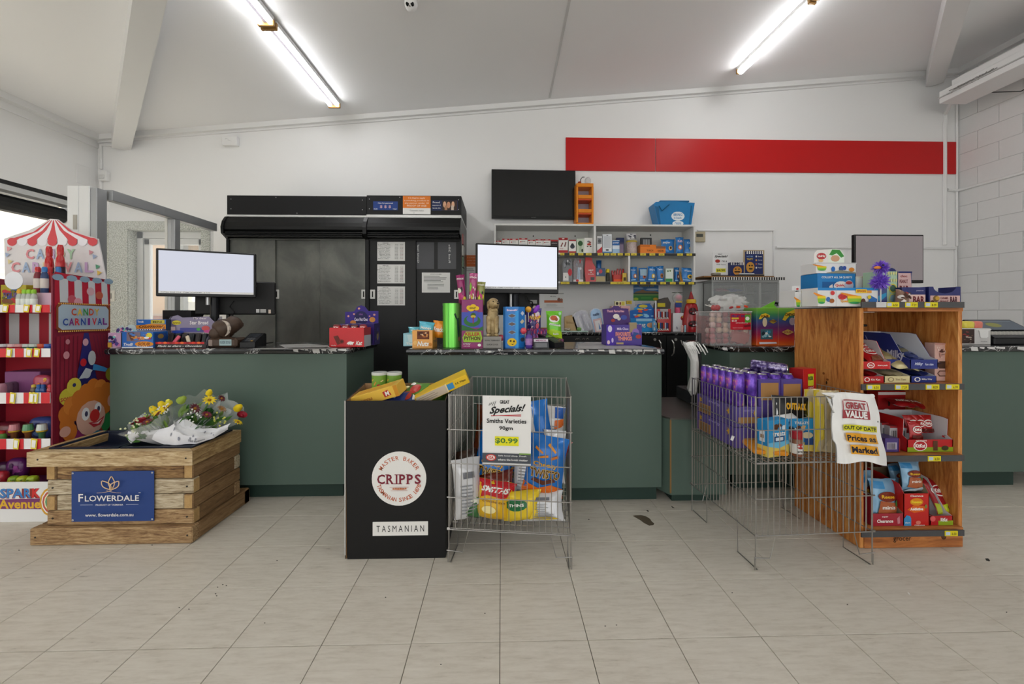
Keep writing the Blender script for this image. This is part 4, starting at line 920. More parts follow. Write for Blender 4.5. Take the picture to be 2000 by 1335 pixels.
# ---------------------------------------------------------------- pallet-wood crate
pw = [wood('pallet_wood_%d' % k, c, (1.2, 12, 12), .75, .5, 1.8, 5) for k, c in enumerate((
    [(.32, 0x4a3320), (.42, 0x7c5c3c), (.54, 0xa5865e), (.66, 0xc4a880)], [(.32, 0x54452f), (.4, 0x8e7c62), (.52, 0xb8a88c), (.64, 0xd2c6ae)], [(.34, 0x33220f), (.43, 0x6a4a2c), (.54, 0x917046), (.68, 0xb89868)]))]
pwy = [wood('pallet_wood_side_%d' % k, c, (9, 1, 9), .75, .5, 1.2, 5) for k, c in enumerate((
    [(.25, 0x5a3d22), (.45, 0x7d5e3c), (.6, 0x957650), (.75, 0xa98a62)], [(.25, 0x4c3620), (.45, 0x6f5233), (.62, 0x8a6a45), (.78, 0x9c7d55)]))]
endg = wood('end_grain', [(.3, 0x9a7a4c), (.5, 0xb08d5a), (.7, 0xc29f6a)], (3, 3, 3), .8, .3, .5, 9)
CY0, CX1 = 2.05, PX(375, 2.05); CX0 = PX(57, 2.05)
cr = thing('flower_crate', 'reclaimed pallet wood crate holding flower trays', 'crate', (CX0, CY0, 0)); W = CX1-CX0
def nail(b, x, y, z, ax=1): b.cyl((x, y, z), .0045, .002, M(0x3c3a38, .4, .6), 8, axis=ax)
zbt = .084
b = B().box(0, W, 0, .05, .001, zbt, pw[0], .005); b.build('base_board', cr)
B().box(W-.05, W, .051, .46, .001, zbt, pwy[0], .005).build('base_board', cr)
B().box(0, .05, .051, .46, .001, zbt, pwy[0], .005).build('base_board', cr)
B().box(0, W, .411, .461, .001, zbt-.002, pw[0], .004).build('base_board', cr)
B().box(.051, W-.051, .051, .41, zbt-.05, zbt-.02, pw[2], .004).build('inner_floor', cr)
nb = B(); nail(nb, .028, -.001, .042); nail(nb, W-.023, -.001, .042)
bx0, bx1, by0, by1 = .055, W-.013, .025, .39
zt0 = PZ(220, 907, CY0+.02); ch = (zt0-zbt)/4
R = random.Random(8)
for r_ in range(4):
    z0, z1 = zbt+ch*(3-r_)+.0015, zbt+ch*(4-r_)-.0015; j = R.uniform(-.002, .002); th = .045
    for (ya, yb2, ms) in ((by0, by0+th, pw), (by1-th, by1, pw)):
        if r_ % 2: B().box(bx0, bx1, ya+j, yb2+j, z0, z1, ms[r_ % 3], .004).build('plank', cr)
        else: B().box(bx0+th+.002, bx1-th-.002, ya+.003+j, yb2+j, z0, z1, ms[(r_+2) % 3], .004).build('plank', cr)
    for (xa_, xb2) in ((bx0, bx0+th), (bx1-th, bx1)):
        ya, yb2 = (by0-.001, by1+.001) if r_ % 2 == 0 else (by0+th+.003, by1-th-.003)
        o = B().box(xa_, xb2, ya, yb2, z0, z1, pwy[r_ % 2], .004).build('plank', cr)
        if r_ % 2 == 0: B().box(xa_+.004, xb2-.004, ya-.0015, ya-.0002, z0+.004, z1-.004, endg).build('end_grain', o)
    if r_ % 2:
        for (x_, xx) in ((bx1+.0002, bx1+.0015),): 
            o = B().box(x_, xx, by0+.004, by0+th-.004, z0+.004, z1-.004, endg).build('end_grain', cr)
        nail(nb, bx0+.03, by0-.002, (z0+z1)/2); nail(nb, bx1-.03, by0-.002, (z0+z1)/2)
for q in (0, 1): B().box(bx1-.045, bx1-.02, by0+.045, by0+.05, zbt+.0, zt0, endg).build('corner_batten', cr)
# lid frame
zt1 = PZ(300, 881, CY0); D = .375; fw = .095
def lidb(pts, m): B().prism(pts, 2, zt0, zt1, m).build('lid_board', cr)
lid = [wood('lid_wood', [(.3, 0x644b30), (.4, 0x9a7e58), (.52, 0xbfa67e), (.66, 0xd8c6a4)], (1.2, 10, 10), .8, .5, 1.5, 5)]
lidy = wood('lid_wood_side', [(.3, 0x523a20), (.42, 0x876840), (.54, 0xa98a5c), (.68, 0xc4a97a)], (10, 1.2, 10), .8, .5, 1.5, 5)
q = -.012
for pts, m in (([(q, 0), (W+.002, 0), (W+.002-.06, .06), (q+fw, .06)], lid[0]), ([(W+.003, .001), (W+.003, D), (W+.003-.06, D-.06), (W+.003-.06, .062)], lidy),
               ([(q, .002), (q+fw-.002, .062), (q+fw-.002, D-.05), (q, D)], lidy), ([(q+.001, D+.001), (W, D+.001), (W-.06, D-.058), (q+fw, D-.05)], lid[0])):
    b = B().prism(pts, 2, zt0, zt1, m); b.build('lid_board', cr)
xm = PX(252, 2.15)-CX0
B().box(xm-.012, xm+.02, .062, D-.06, zt0, zt1-.002, lidy).build('lid_board', cr)
nail(nb, .04, -.001, (zt0+zt1)/2-.0); nail(nb, W-.03, -.001, (zt0+zt1)/2)
nb.build('nail', cr)['kind'] = 'stuff'
# sign
sy = CY0+.02; sg0, sg1 = PX(141, sy)-CX0, PX(302, sy)-CX0; sz0, sz1 = PZ(220, 1017, sy), PZ(220, 919, sy)
sg = B().box(sg0, sg1, .016, .0195, sz0, sz1, M(0x27427f, .35, var=.04, sc=12), .001).build('sign_board', cr); w, h = sg1-sg0, sz1-sz0
gold, wht = 0xd9b890, 0xe4e0dc
def petal(cx, cy, dx, dy, wd, th=.012):
    out = []; n = 10; A = (cx, cy); C = (cx+dx, cy+dy); nx, ny = -dy, dx*1.0
    for s_ in (-1, 1):
        pts = [(A[0]+dx*t+nx*s_*wd*sin(PI*t), A[1]+dy*t+ny*s_*wd*sin(PI*t)) for t in [i/n for i in range(n+1)]]
        for i in range(n):
            (x0, y0), (x1, y1) = pts[i], pts[i+1]; l = math.hypot((x1-x0)*w, (y1-y0)*h) or 1; ox, oy = -(y1-y0)*h/l*th*.5, (x1-x0)*w/l*th*.5*w/h
            out.append(('p', [(x0-ox, y0-oy), (x1-ox, y1-oy), (x1+ox, y1+oy), (x0+ox, y0+oy)], gold))
    return out
it = petal(.49, .64, 0, .26, .13)+petal(.49, .64, -.105, .18, .22)+petal(.49, .64, .105, .18, .22)
for s_ in (-1, 1):
    for k in range(10):
        t0, t1 = k/10, (k+1)/10; f_ = lambda t: (.49+s_*(-.03+.18*t), .645-.05*math.sin(t*PI/2)**.7)
        (x0, y0), (x1, y1) = f_(t0), f_(t1); it.append(('p', [(x0, y0-.006), (x1, y1-.006+.004*t1), (x1, y1), (x0, y0+.004)], gold))
it += [('t', 'F', .155, .505, .055, .155, wht, .015), ('t', 'LOWERDALE', .53, .49, .65, .115, wht, .012), ('r', .85, .59, .875, .6, wht), ('t', 'PRODUCT OF TASMANIA', .5, .362, .33, .032, wht, .01), ('r', .15, .362, .3, .37, 0xb0b6cc), ('r', .7, .362, .85, .37, 0xb0b6cc), ('t', 'www. flowerdale.com.au', .5, .165, .58, .062, wht, .012)]
# serif feet on the big letters
x_ = .53-.65/2
prints('printed_text', front(sg0, sz0, w, h, .0158), it, sg)
b = B()
for (u, v) in ((.02, .035), (.98, .035), (.02, .965), (.98, .965)): b.lathe([(.005, -.002), (.003, -.003)], M(0xa8aab0, .3, .7), (sg0+u*w, .0165, sz0+v*h), 10, axis=1)
b.build('screw_head', sg)['kind'] = 'stuff'
# navy flower trays let into the lid
nav = M(0x141c2e, .3, var=.05)
def tray(x0, x1, label):
    X0, X1 = CX0+x0, CX0+x1; ya, yb2 = CY0+.045, CY0+D-.025
    t = B(); f = .012; tp = .03
    ring = [[(X0, ya), (X1, ya), (X1, yb2), (X0, yb2)]]
    zs = [zt1+.001, zt1+.009, zt1+.009, zt1-.05]; ins = [0, 0, f, f+tp]
    vs = []
    for z, i_ in zip(zs, ins): vs += [(X0+i_, ya+i_, z), (X1-i_, ya+i_, z), (X1-i_, yb2-i_, z), (X0+i_, yb2-i_, z)]
    vs += [(X0+f+tp+.003, ya+f+tp, zt1-.054), (X1-f-tp, ya+f+tp, zt1-.054), (X1-f-tp, yb2-f-tp, zt1-.054), (X0+f+tp, yb2-f-tp, zt1-.054)]
    vs += [(X0+f-.004, ya+f+.02, zt1+.0), (X1-f, ya+f+.02, zt1), (X1-f, yb2-f-.02, zt1), (X0+f, yb2-f-.02, zt1)]
    fs = []
    for j in range(3): fs += [(j*4+k, j*4+(k+1) % 4, j*4+4+(k+1) % 4, j*4+4+k) for k in range(4)]
    fs += [(12, 13, 14, 15), (19, 18, 17, 16)]
    fs += [(16+k, 16+(k+1) % 4, 20+(k+1) % 4, 20+k) for k in range(4)]+[(20+k, 20+(k+1) % 4, (k+1) % 4, k) for k in range(4)]
    t.add(vs, fs, nav); return tag(t.build('flower_tray', None), label, 'tray', 'navy flower trays')
tray(fw-.05, xm-.002, 'empty navy plastic tray in the left of the crate')
tray(xm+.006, W-.03, 'navy plastic tray under the wrapped bouquets')
# bouquets
paper_w = M(0xe2e2e6, .6, var=.06, sc=14, bump=.4); cello = M(0xf4f8f6, .05, alpha=.26, var=0, coat=1)
leafm = [M(0x4c7a34, .5, var=.25, sc=30), M(0x6f8f3c, .5, var=.25, sc=30), M(0x2f5a2c, .5, var=.2, sc=30)]
def bloom(kind, c, r):
    b = B()
    if kind == 'daisy':
        for k in range(11):
            a = 2*PI*k/11; ca, sa = cos(a), sin(a)
            b.add([(0, 0, 0), (r*.6*ca-r*.16*sa, r*.6*sa+r*.16*ca, r*.25), (r*ca, r*sa, r*.12), (r*.6*ca+r*.16*sa, r*.6*sa-r*.16*ca, r*.25)], [(0, 3, 2, 1)], c)
        b.ball((0, 0, r*.12), r*.26, r*.26, r*.2, M(0x9a6a20, .7), 8, 5)
    elif kind == 'tulip': b.lathe([(r*.2, -r*.2), (r*.62, r*.1), (r*.66, r*.6), (r*.35, r*1.25), (r*.05, r*1.35)], c, n=10)
    elif kind == 'rose':
        for j in range(4):
            rr = r*(1-.22*j); n = 5
            for k in range(n):
                a = 2*PI*(k+j*.5)/n; b.grid(lambda u, v: (rr*(.45+.5*v)*cos(a+(u-.5)*1.5), rr*(.45+.5*v)*sin(a+(u-.5)*1.5), r*(.1+.55*v-.15*v*v*j)), 3, 2, c)
        b.ball((0, 0, r*.35), r*.35, r*.35, r*.3, c, 8, 5)
    else:
        R = random.Random(int(r*1e5))
        for k in range(14): p = Vector((R.uniform(-1, 1), R.uniform(-1, 1), R.uniform(-.3, 1)))*r; b.ball(p, r*.13, r*.13, r*.13, c, 5, 3)
    return b
def leaf(L, w_, c):
    b = B(); b.grid(lambda u, v: ((u-.5)*w_*sin(PI*(.08+.92*v))*2*(1-.2*v), (abs(u-.5))*w_*.4-.1*L*v*v, L*v), 2, 6, c); return b
def bouquet(label, tip, mouth, rad, seed, heads, flare=1.0):
    tip, mouth = Vector(tip), Vector(mouth); ax = mouth-tip; L = ax.length
    t = thing('bouquet', label, 'bouquet', tip, 0, 'wrapped bouquets on the crate'); t.rotation_euler = ax.to_track_quat('Z', 'Y').to_euler()
    R = random.Random(seed); n = 28
    ph = [R.uniform(-1, 1) for _ in range(n)]
    def cone(r0, r1, z0, z1, wob, m, name, a0=0, a1=2*PI, fl=0.0):
        def P(u, v):
            a = a0+(a1-a0)*u; i = u*n; w0 = ph[int(i) % n]*(1-i % 1)+ph[(int(i)+1) % n]*(i % 1)
            r_ = r0+(r1-r0)*v**.85+wob*w0*v; z = z0+(z1-z0)*v+wob*.8*w0*v*v+fl*v*cos(a*2)*.02
            return (r_*cos(a)*1.0, r_*sin(a)*.72, z)
        b = B().grid(P, n, 6, m); b.build(name, t, smooth=True)
    cone(.016, rad*.66, 0, L*.62, .014, paper_w, 'paper_wrap')
    cone(.018, rad*.98, .0, L*1.02, .02, cello, 'cellophane')
    cone(.010, rad*.62, L*.1, L*.97, .018, cello, 'cellophane')
    b = B(); [b.tube([(0, 0, .01), (rad*.3*cos(k), rad*.2*sin(k), L*.9)], .0025, leafm[2], 5) for k in range(6)]; b.build('stem', t)['kind'] = 'stuff'
    for k in range(30):
        a, q_ = R.uniform(0, 2*PI), R.random()**.5*rad*.85
        o = leaf(R.uniform(.05, .09), R.uniform(.012, .02), R.choice(leafm)).build('leaf', t, (q_*cos(a)*.7, q_*sin(a)*.6, L*R.uniform(.5, .72)), (R.uniform(-.5, .5), R.uniform(-.6, .6), a))
    ph_ = 0
    for k, (kind, c, r_, u, v, dz) in enumerate(heads):
        o = bloom(kind, M(c, .5, var=.15, sc=60), r_*1.35).build('flower', t, (u*rad, v*rad*.7, L*dz), (R.uniform(-.4, .4), R.uniform(-.4, .4), R.uniform(0, 6)), smooth=kind == 'tulip')
    return t
YEL, RED, WHT = 0xe6c81c, 0x7c1022, 0xe8e8e0
hA = [('tulip', YEL, .022, -.6, .6, 1.0), ('daisy', YEL, .028, -.1, .75, 1.02), ('daisy', YEL, .026, .2, .5, 1.0), ('tulip', YEL, .022, -.8, .2, .98), ('rose', 0x8c1226, .026, .1, -.2, 1.0), ('daisy', 0x6a1430, .022, .5, .5, 1.02), ('daisy', 0x5c1a2c, .022, .7, .1, 1.0), ('rose', 0x7c1a28, .02, -.5, -.5, .96),
      ('spray', WHT, .025, .4, .7, 1.03), ('spray', 0xd8dcb0, .03, .4, -.4, .97), ('spray', 0xb8c878, .028, -.3, .1, .96), ('daisy', YEL, .022, .2, .9, 1.03), ('tulip', 0xd8d048, .018, -.3, .9, 1.03), ('daisy', 0x8a3048, .02, -.9, -.2, .94)]
hB = [('tulip', YEL, .024, .8, -.2, 1.0), ('daisy', YEL, .026, .2, .5, 1.03), ('daisy', 0x5c1a2c, .024, -.3, .3, 1.0), ('daisy', 0x6a1430, .022, -.1, -.1, .98), ('spray', WHT, .026, -.5, .0, 1.0), ('rose', 0x8c1226, .02, .8, -.6, .98), ('tulip', 0x8ca03c, .022, -.6, .7, 1.05), ('daisy', 0x96704c, .022, .4, 0, .98), ('daisy', 0x5a1420, .018, .6, .5, 1.0),
      ('daisy', YEL, .022, .6, -.8, .95), ('spray', 0xc8c860, .028, .1, -.5, .96), ('tulip', YEL, .018, .3, .8, 1.03)]
zl0 = zt1+.018
def BP(x, y, Y): return (PX(x, Y), Y, PZ(x, y, Y))
bouquet('wrapped bouquet with yellow and dark red flowers, leaning left on the crate', BP(330, 866, CY0+.18), BP(288, 818, CY0+.13), .165, 4, hA)
bouquet('wrapped bouquet with clear cellophane fanned to the right on the crate', BP(362, 858, CY0+.19), BP(408, 804, CY0+.15), .185, 9, hB)
pw_ = B(); ps = [BP(x, y, Y) for x, y, Y in ((256, 866, CY0+.085), (250, 842, CY0+.09), (280, 846, CY0+.085), (300, 840, CY0+.08), (318, 868, CY0+.07), (328, 834, CY0+.09), (352, 868, CY0+.065), (356, 816, CY0+.09), (385, 866, CY0+.085), (396, 836, CY0+.10), (418, 855, CY0+.12), (425, 836, CY0+.14), (445, 838, CY0+.17), (450, 826, CY0+.18))]
top = [ps[i] for i in range(1, len(ps), 2)]; bot = [ps[i] for i in range(0, len(ps), 2)]
def shp(u, v):
    i = u*(len(bot)-1); k = min(int(i), len(bot)-2); f_ = i-k; a = Vector(bot[k]).lerp(Vector(bot[k+1]), f_); c = Vector(top[k]).lerp(Vector(top[k+1]), f_); p = a.lerp(c, v); p.y -= .012*sin(v*PI)+.006*sin(u*31); p.z = max(p.z, zt1+.0105); return p
o = pw_.grid(shp, 30, 6, paper_w).build('wrapping_sheet', None, smooth=True); tag(o, 'white printed wrapping paper folded round the bouquet stems', 'paper')
prints('printed_pattern', lambda u, v, e=0: shp(u, v)+Vector((0, -.002-e, 0)), [('p', [(u+.01*cos(t), v+.09*sin(t)) for t in (0, 1.2, 2.4, 3.6, 4.8)], 0x8a8c98) for u, v in ((.42, .5), (.45, .7), (.6, .3), (.63, .5), (.66, .35), (.8, .6), (.84, .4), (.5, .25), (.72, .75))]+[('t', 'fresh flowers', .66, .2, .16, .14, 0x5a5c68)], o)
# ================================================================ GOODS ON THE LEFT AND MIDDLE COUNTERS
def carton(name, label, x0, y0, x1, Y, z, dep, c, items=(), side=(), yaw=0, cat='carton', grp=None, c2=None, top=None, bev=.0015, h=None, sidec=None, base=None):
    X0, X1 = PX(x0, Y), PX(x1, Y); w = X1-X0; h = h or PZ(x0, y0, Y)-z
    m = M(c, .4, var=.04, coat=.2)
    o = B().box(-w/2, w/2, 0, dep, 0, h, m, bev).build(name, None, ((X0+X1)/2, Y, z+.001), yaw); tag(o, label, cat, grp)
    if items: prints('printed_front', front(-w/2, 0, w, h, -.0004), list(items), o)
    if side: prints('printed_side', flat((w/2+.0004, 0, 0), (0, dep, 0), (0, 0, h)), list(side), o)
    if top: prints('printed_top', flat((-w/2, 0, h+.0004), (w, 0, 0), (0, dep, 0)), list(top), o)
    o['w'] = w; o['h'] = h; return o
def backcard(o, pts, th, c, items=(), y=None, name='header_card'):
    """card standing at the back of a carton, pts in fractions of its width / height"""
    w, h = o['w'], o['h']; y = y if y is not None else .02
    q = B().prism([((u-.5)*w, v*h) for u, v in pts], 1, y, y+th, M(c, .45, var=.03)).build(name, o)
    if items: prints('printed_card', front(-w/2, 0, w, h, y-.0004), list(items), q)
    return q
def pillow_surf(w, h, b, seed=0, side=-1, pinch=.12, tb=.05):
    sd_ = seed*7.3
    def S(u, v, e=0):
        a, c = 2*u-1, 2*v-1; k = max(0, 1-abs(a)**3.0)**.75*max(0, 1-abs(c)**4.5)**.8
        wr = noise.noise(Vector((u*5+sd_, v*5, side*2.0)))*.18*b*(1-k*.4)+noise.noise(Vector((u*2+sd_, v*14, side*3.0)))*.10*b*(abs(c)**2)
        x = a*w/2*(1-pinch*(1-abs(c)**3)*abs(a)); y = side*(b*k+e)+side*wr*.9*(1 if k > .02 else .2); z = v*h
        y += .006*sin(u*9+sd_)*abs(c)**4
        return Vector((x, y, z))
    return S
def pouch(name, label, w, h, b, loc, rot, c, items=(), cb=None, cat='packet', grp=None, seed=0, nu=10, nv=12, rough=.28, n=4, crimp=None, pinch=.12):
    S, S2 = pillow_surf(w, h, b, seed, -1, pinch), pillow_surf(w, h, b, seed, 1, pinch); m = M(c, rough, .15 if rough < .3 else 0, .06, 20, coat=.4)
    q = B().grid(lambda u, v: S(u, v), nu, nv, m).grid(lambda u, v: S2(u, v), nu, nv, M(cb, rough, .3, .05, 20) if cb is not None else m, True)
    o = tag(q.build(name, None, loc, rot, smooth=True), label, cat, grp)
    if items: prints('printed_front', lambda u, v, e=0: S(u, v, e*4+.0015), list(items), o, rough, n=n)
    if crimp: B().grid(lambda u, v: S(u, 1-.06*v, .0012) if v < 2 else 0, nu, 1, M(crimp, .3, .3, 0)).build('seal', o, smooth=True)
    return o
def ppouch(name, label, x0, y0, x1, Y, z, b, c, items=(), rot=(0, 0, 0), y1=None, **k):
    X0, X1 = PX(x0, Y), PX(x1, Y); z = z if y1 is None else PZ(x0, y1, Y)
    return pouch(name, label, X1-X0, PZ((x0+x1)/2, y0, Y)-z, b, ((X0+X1)/2, Y, z), rot, c, items, **k)
W_, K_ = 0xf2f0ea, 0x151515
zc = CT
# --- left counter, left cluster
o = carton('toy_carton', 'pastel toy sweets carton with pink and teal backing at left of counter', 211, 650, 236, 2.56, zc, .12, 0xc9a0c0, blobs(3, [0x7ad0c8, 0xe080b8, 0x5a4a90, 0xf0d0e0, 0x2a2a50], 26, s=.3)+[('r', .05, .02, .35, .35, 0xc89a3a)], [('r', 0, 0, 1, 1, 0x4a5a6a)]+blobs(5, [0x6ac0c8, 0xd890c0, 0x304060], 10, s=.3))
backcard(o, [(0, .6), (0, 1.0), (.15, 1.35), (.5, 1.5), (.75, 1.3), (1.1, 1.55), (1.5, 1.5), (1.7, 1.1), (1.6, .6)], .002, 0xb8c8c8, blobs(8, [0x7ad0b8, 0xe888a8, 0x50407a, 0xf4e0ea, 0x9ad8d8], 34, 0, .7, 1.6, 1.45, .3), .05)
bl = 0x1f62b4
o = carton('sweets_carton', 'blue and orange sour sweets carton standing lowest beside the toy carton', 238, 648, 299, 2.53, zc, .11, bl, [('r', 0, 0, 1, .07, 0xdfe6ee), ('t', 'Trolli', .2, .22, .3, .18, W_, .02, .1), ('e', .72, .24, .3, .17, 0xd98a1e), ('t', 'SOUR', .72, .24, .4, .2, 0x7a3a10, .03, .1), ('r', .16, .42, .6, .98, 0x7a6a78), ('t', 'Brite', .58, .62, .34, .22, 0xe8a030, .03, .1), ('e', .88, .78, .1, .16, 0xd8d040), ('p', [(.2, .95), (.3, .45), (.42, .5), (.4, .95)], 0x5a3a30)]+blobs(4, [0xe0e8f0, 0xe09030, 0x4a7ac0, 0xc03040], 14, .2, .45, .95, .95, .14)+[('r', .06*k+.5, .09, .06*k+.53, .13, W_) for k in range(6)], [('r', .1, .3, .9, .9, 0x2a4a8a), ('e', .5, .7, .2, .15, 0xa08040)])
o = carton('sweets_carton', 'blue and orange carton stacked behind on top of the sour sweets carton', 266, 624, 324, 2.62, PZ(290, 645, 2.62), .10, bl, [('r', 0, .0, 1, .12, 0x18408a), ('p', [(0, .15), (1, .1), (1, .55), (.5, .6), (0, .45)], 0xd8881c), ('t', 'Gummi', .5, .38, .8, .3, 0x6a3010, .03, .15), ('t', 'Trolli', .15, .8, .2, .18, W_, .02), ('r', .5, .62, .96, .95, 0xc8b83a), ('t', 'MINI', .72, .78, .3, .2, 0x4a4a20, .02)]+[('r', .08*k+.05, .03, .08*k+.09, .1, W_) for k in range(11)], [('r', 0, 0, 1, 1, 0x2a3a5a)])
carton('support_carton', 'plain dark blue carton under the orange carton', 268, 646, 330, 2.70, zc, .13, 0x25406e, [('r', .1, .1, .9, .9, 0x1d5aa0)])
# clear purple tray of chocolate bars with red front
o = tag(B().box(-.165, .165, 0, .14, 0, .014, M(0x1a1416, .4)).build('bar_tray', None, (PX(353, 2.55), 2.55, zc+.001)), 'black tray of chocolate bars with a red front strip and purple header', 'tray')
w = PX(402, 2.55)-PX(302, 2.55)
B().prism([(-w/2, .0), (w/2, .0), (w/2, .035), (-w/2, .035)], 1, -.004, 0, M(0x30282a, .35)).build('front_lip', o)
prints('printed_lip', front(-w/2, 0, w, .035, -.0044), [('r', .02, .62, .97, 1.0, 0xb8262c), ('t', 'Made to share - Chocolate', .5, .3, .86, .36, 0xd8d4d0, .02, .03)]+[('e', .1+.11*k, .85, .035, .2, [0xd8402a, 0xe86a30, 0x8a1a20][k % 3]) for k in range(8)], o)
b = B()
for s_ in (-1, 1): b.prism([(0, 0), (.10, 0), (.14, .07), (.14, .19), (.12, .19), (.0, .05)], 0, s_*w/2, s_*(w/2+.002), M(0x9a94a8, .15, alpha=.5, var=0))
b.build('clear_side', o)
for k in range(7):
    x_ = -w/2+.04+k*.042; tag(B().box(-.016, .016, 0, .05, 0, .072, M(0x1d2228 if k % 2 else 0x2a2426, .3, coat=.4), .006).build('chocolate_bar', None, (o.location.x+x_, 2.60, zc+.017), (-.25, 0, 0)), 'dark wrapped chocolate bar in the black tray', 'chocolate', 'bars in the black tray')
for k, (x_, c, lb) in enumerate(((-.06, 0xd05a70, 'pink wrapped bar sticking up in the black tray'), (.03, 0xd8c8b0, 'cream wrapped bar sticking up in the black tray'))): tag(B().box(-.01, .01, 0, .012, 0, .05, M(c, .3), .003).build('chocolate_bar', None, (o.location.x+x_, 2.57, zc+.03), (-.3, .5-k, 0)), lb, 'chocolate')
hd = B(); zb, zt = PZ(350, 650, 2.66)-zc, PZ(350, 616, 2.66)-zc
pp = [(334, 650), (331, 626), (337, 618), (347, 615), (356, 620), (408, 618), (416, 626), (422, 630), (422, 650)]
q = hd.prism([(PX(x, 2.66)-o.location.x, PZ(x, y, 2.66)-zc) for x, y in pp], 1, .11, .112, M(0x6f6484, .3, var=.15, sc=12, coat=.5)).build('header_card', o)
hs = lambda u, v, e=0: Vector((PX(u, 2.66)-o.location.x, .11-.0004-e, PZ(u, v, 2.66)-zc))
prints('printed_header', hs, [('e', 345, 630, 9, 4.5, 0xcfc03a), ('t', 'caramel', 345, 630, 14, -4, 0x6a5020, .02), ('t', 'My dear', 391, 622, 26, -5, 0xd8d0da, .01), ('t', 'Star Bread', 389, 630, 36, -7, 0xe8e2e6, .015), ('r', 352, 648, 400, 640, 0x4a4a90), ('e', 388, 643, 4, 3, 0x4aa04a), ('e', 402, 641, 8, 5, 0xc05050), ('e', 408, 647, 10, 3, 0xc04a90), ('e', 348, 648, 12, 3, 0x24409a), ('r', 332, 645, 343, 638, 0xb8a0a0)], q)
# receipt printer behind
pr = tag(B().prism([(0, 0), (.10, 0), (.12, .06), (.10, .085), (0, .085)], 0, -.095, .095, M(0x1d1d1e, .5, var=.08)).build('receipt_printer', None, (PX(336, 2.80), 2.84, zc+.148)), 'black receipt printer raised behind the sweets at left', 'printer')
prints('slot', front(-.095, 0, .19, .085, -.0004), [('r', .1, .36, .2, .5, 0x0a0a0a), ('r', 0, .2, 1, .215, 0x333333)], pr)
tag(B().box(-.08, .08, .0, .12, 0, .146, M(0xd6d2cc, .5), .003).build('printer_stand', None, (PX(338, 2.80), 2.845, zc+.001)), 'pale stand under the black receipt printer', 'stand')
# charity chocolate block: brown moulded dog-shaped collection box with pale crescent
br = M(0x4b3b31, .4, var=.1, sc=18)
cx_ = PX(442, 2.60); dg = tag(B().box(-.085, .09, -.045, .07, 0, .058, br, .012).build('collection_box', None, (cx_, 2.60, zc+.001)), 'brown moulded collection box with a pale crescent beside the card terminal', 'box')
B().ball((0, .01, .115), .085, .062, .062, br, 18, 12, lambda p: Vector((p.x*(1+.15*sin(p.z*30)), p.y, p.z+.02*(p.x > .02)))).ball((-.05, -.01, .085), .04, .05, .04, br, 12, 8).box(.01, .085, -.01, .055, .11, .168, br, .02).build('figure', dg, smooth=True)
q = B(); pts = []
for k in range(9): t = -1.1+k*.32; pts.append((.005+.052*cos(t), -.055-.004*cos(t*1.5), .115+.05*sin(t)))
q.tube(pts, [.002, .005, .008, .010, .011, .010, .008, .005, .002], M(0xb8aca0, .5, var=0), 6); q.build('crescent', dg, smooth=True)
prints('printed_base', front(-.085, 0, .175, .058, -.046), [('r', .42, .2, .84, .85, 0x9fb8bc), ('t', 'GUIDE DOGS', .63, .55, .36, .3, 0x2a3a4a, .02), ('r', .04, .15, .18, .8, 0x8a7a72)], dg)
# card terminal
def terminal(loc, rot, label, w=.085, L=.16):
    t = tag(B().prism([(0, 0), (L, 0), (L, .075), (L*.82, .082), (.0, .03)], 0, -w/2, w/2, M(0x17181a, .35, var=.06)).build('card_terminal', None, loc, rot), label, 'card terminal')
    a = math.atan2(.052, L*.82); S = lambda u, v, e=0: Vector(((u-.5)*w*.9, v*L*.82*.98-sin(a)*e, .03+v*.052*.98+cos(a)*e+.0005))
    B().grid(lambda u, v: S(.1+u*.8, .55+v*.38, .001), 1, 1, M(0x3a3d42, .1, coat=1)).build('display', t)
    b = B(); R = random.Random(1)
    for r_ in range(4):
        for c_ in range(3): b.grid(lambda u, v: S(.18+c_*.23+u*.17, .1+r_*.1+v*.07, .0015), 1, 1, M(0x55585c if (r_, c_) != (0, 2) else 0xb08a3a, .4, var=0))
    b.build('keypad', t)['kind'] = 'stuff'; return t
terminal((PX(487, 2.58), 2.56, zc+.001), .12, 'black card payment terminal on the left counter')
B().tube([(PX(503, 2.62), 2.68, zc+.02), (PX(503, 2.66), 2.74, zc+.012), (PX(508, 2.7), 2.85, zc+.012)], .004, M(0x222222, .5), 6).build('terminal_cable')
tag(bpy.data.objects['terminal_cable'], 'thin grey cable trailing from the left card terminal', 'cable')
# right end of the left counter: red carton in front of purple one
rd = 0xc4161f
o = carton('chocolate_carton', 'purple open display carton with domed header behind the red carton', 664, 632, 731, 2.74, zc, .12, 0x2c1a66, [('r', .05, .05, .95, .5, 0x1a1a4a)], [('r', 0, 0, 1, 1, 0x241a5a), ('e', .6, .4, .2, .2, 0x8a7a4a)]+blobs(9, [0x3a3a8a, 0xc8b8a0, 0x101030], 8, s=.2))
backcard(o, [(0, .5), (0, 1.55), (.27, 1.58), (.36, 1.8), (.48, 1.88), (.60, 1.8), (.70, 1.6), (1, 1.6), (1, .5)], .003, 0x34207e, [('e', .48, 1.25, .21, .35, 0x1a1650), ('t', 'Coco Nut Choc', .48, 1.2, .4, .16, 0xd8d0e8, .03), ('e', .24, 1.05, .09, .1, 0xc07a3a), ('e', .82, 1.18, .09, .13, 0xc8863a), ('e', .42, 1.72, .035, .05, 0xd89a90), ('e', .1, 1.35, .03, .05, 0xd89a90), ('e', .88, 1.42, .035, .05, 0xd89a90), ('e', .27, 1.45, .03, .04, 0xd89a90), ('e', .74, 1.35, .025, .03, 0xd89a90), ('t', 'choc', .48, 1.45, .12, .1, 0x8a5aa8)], .09)
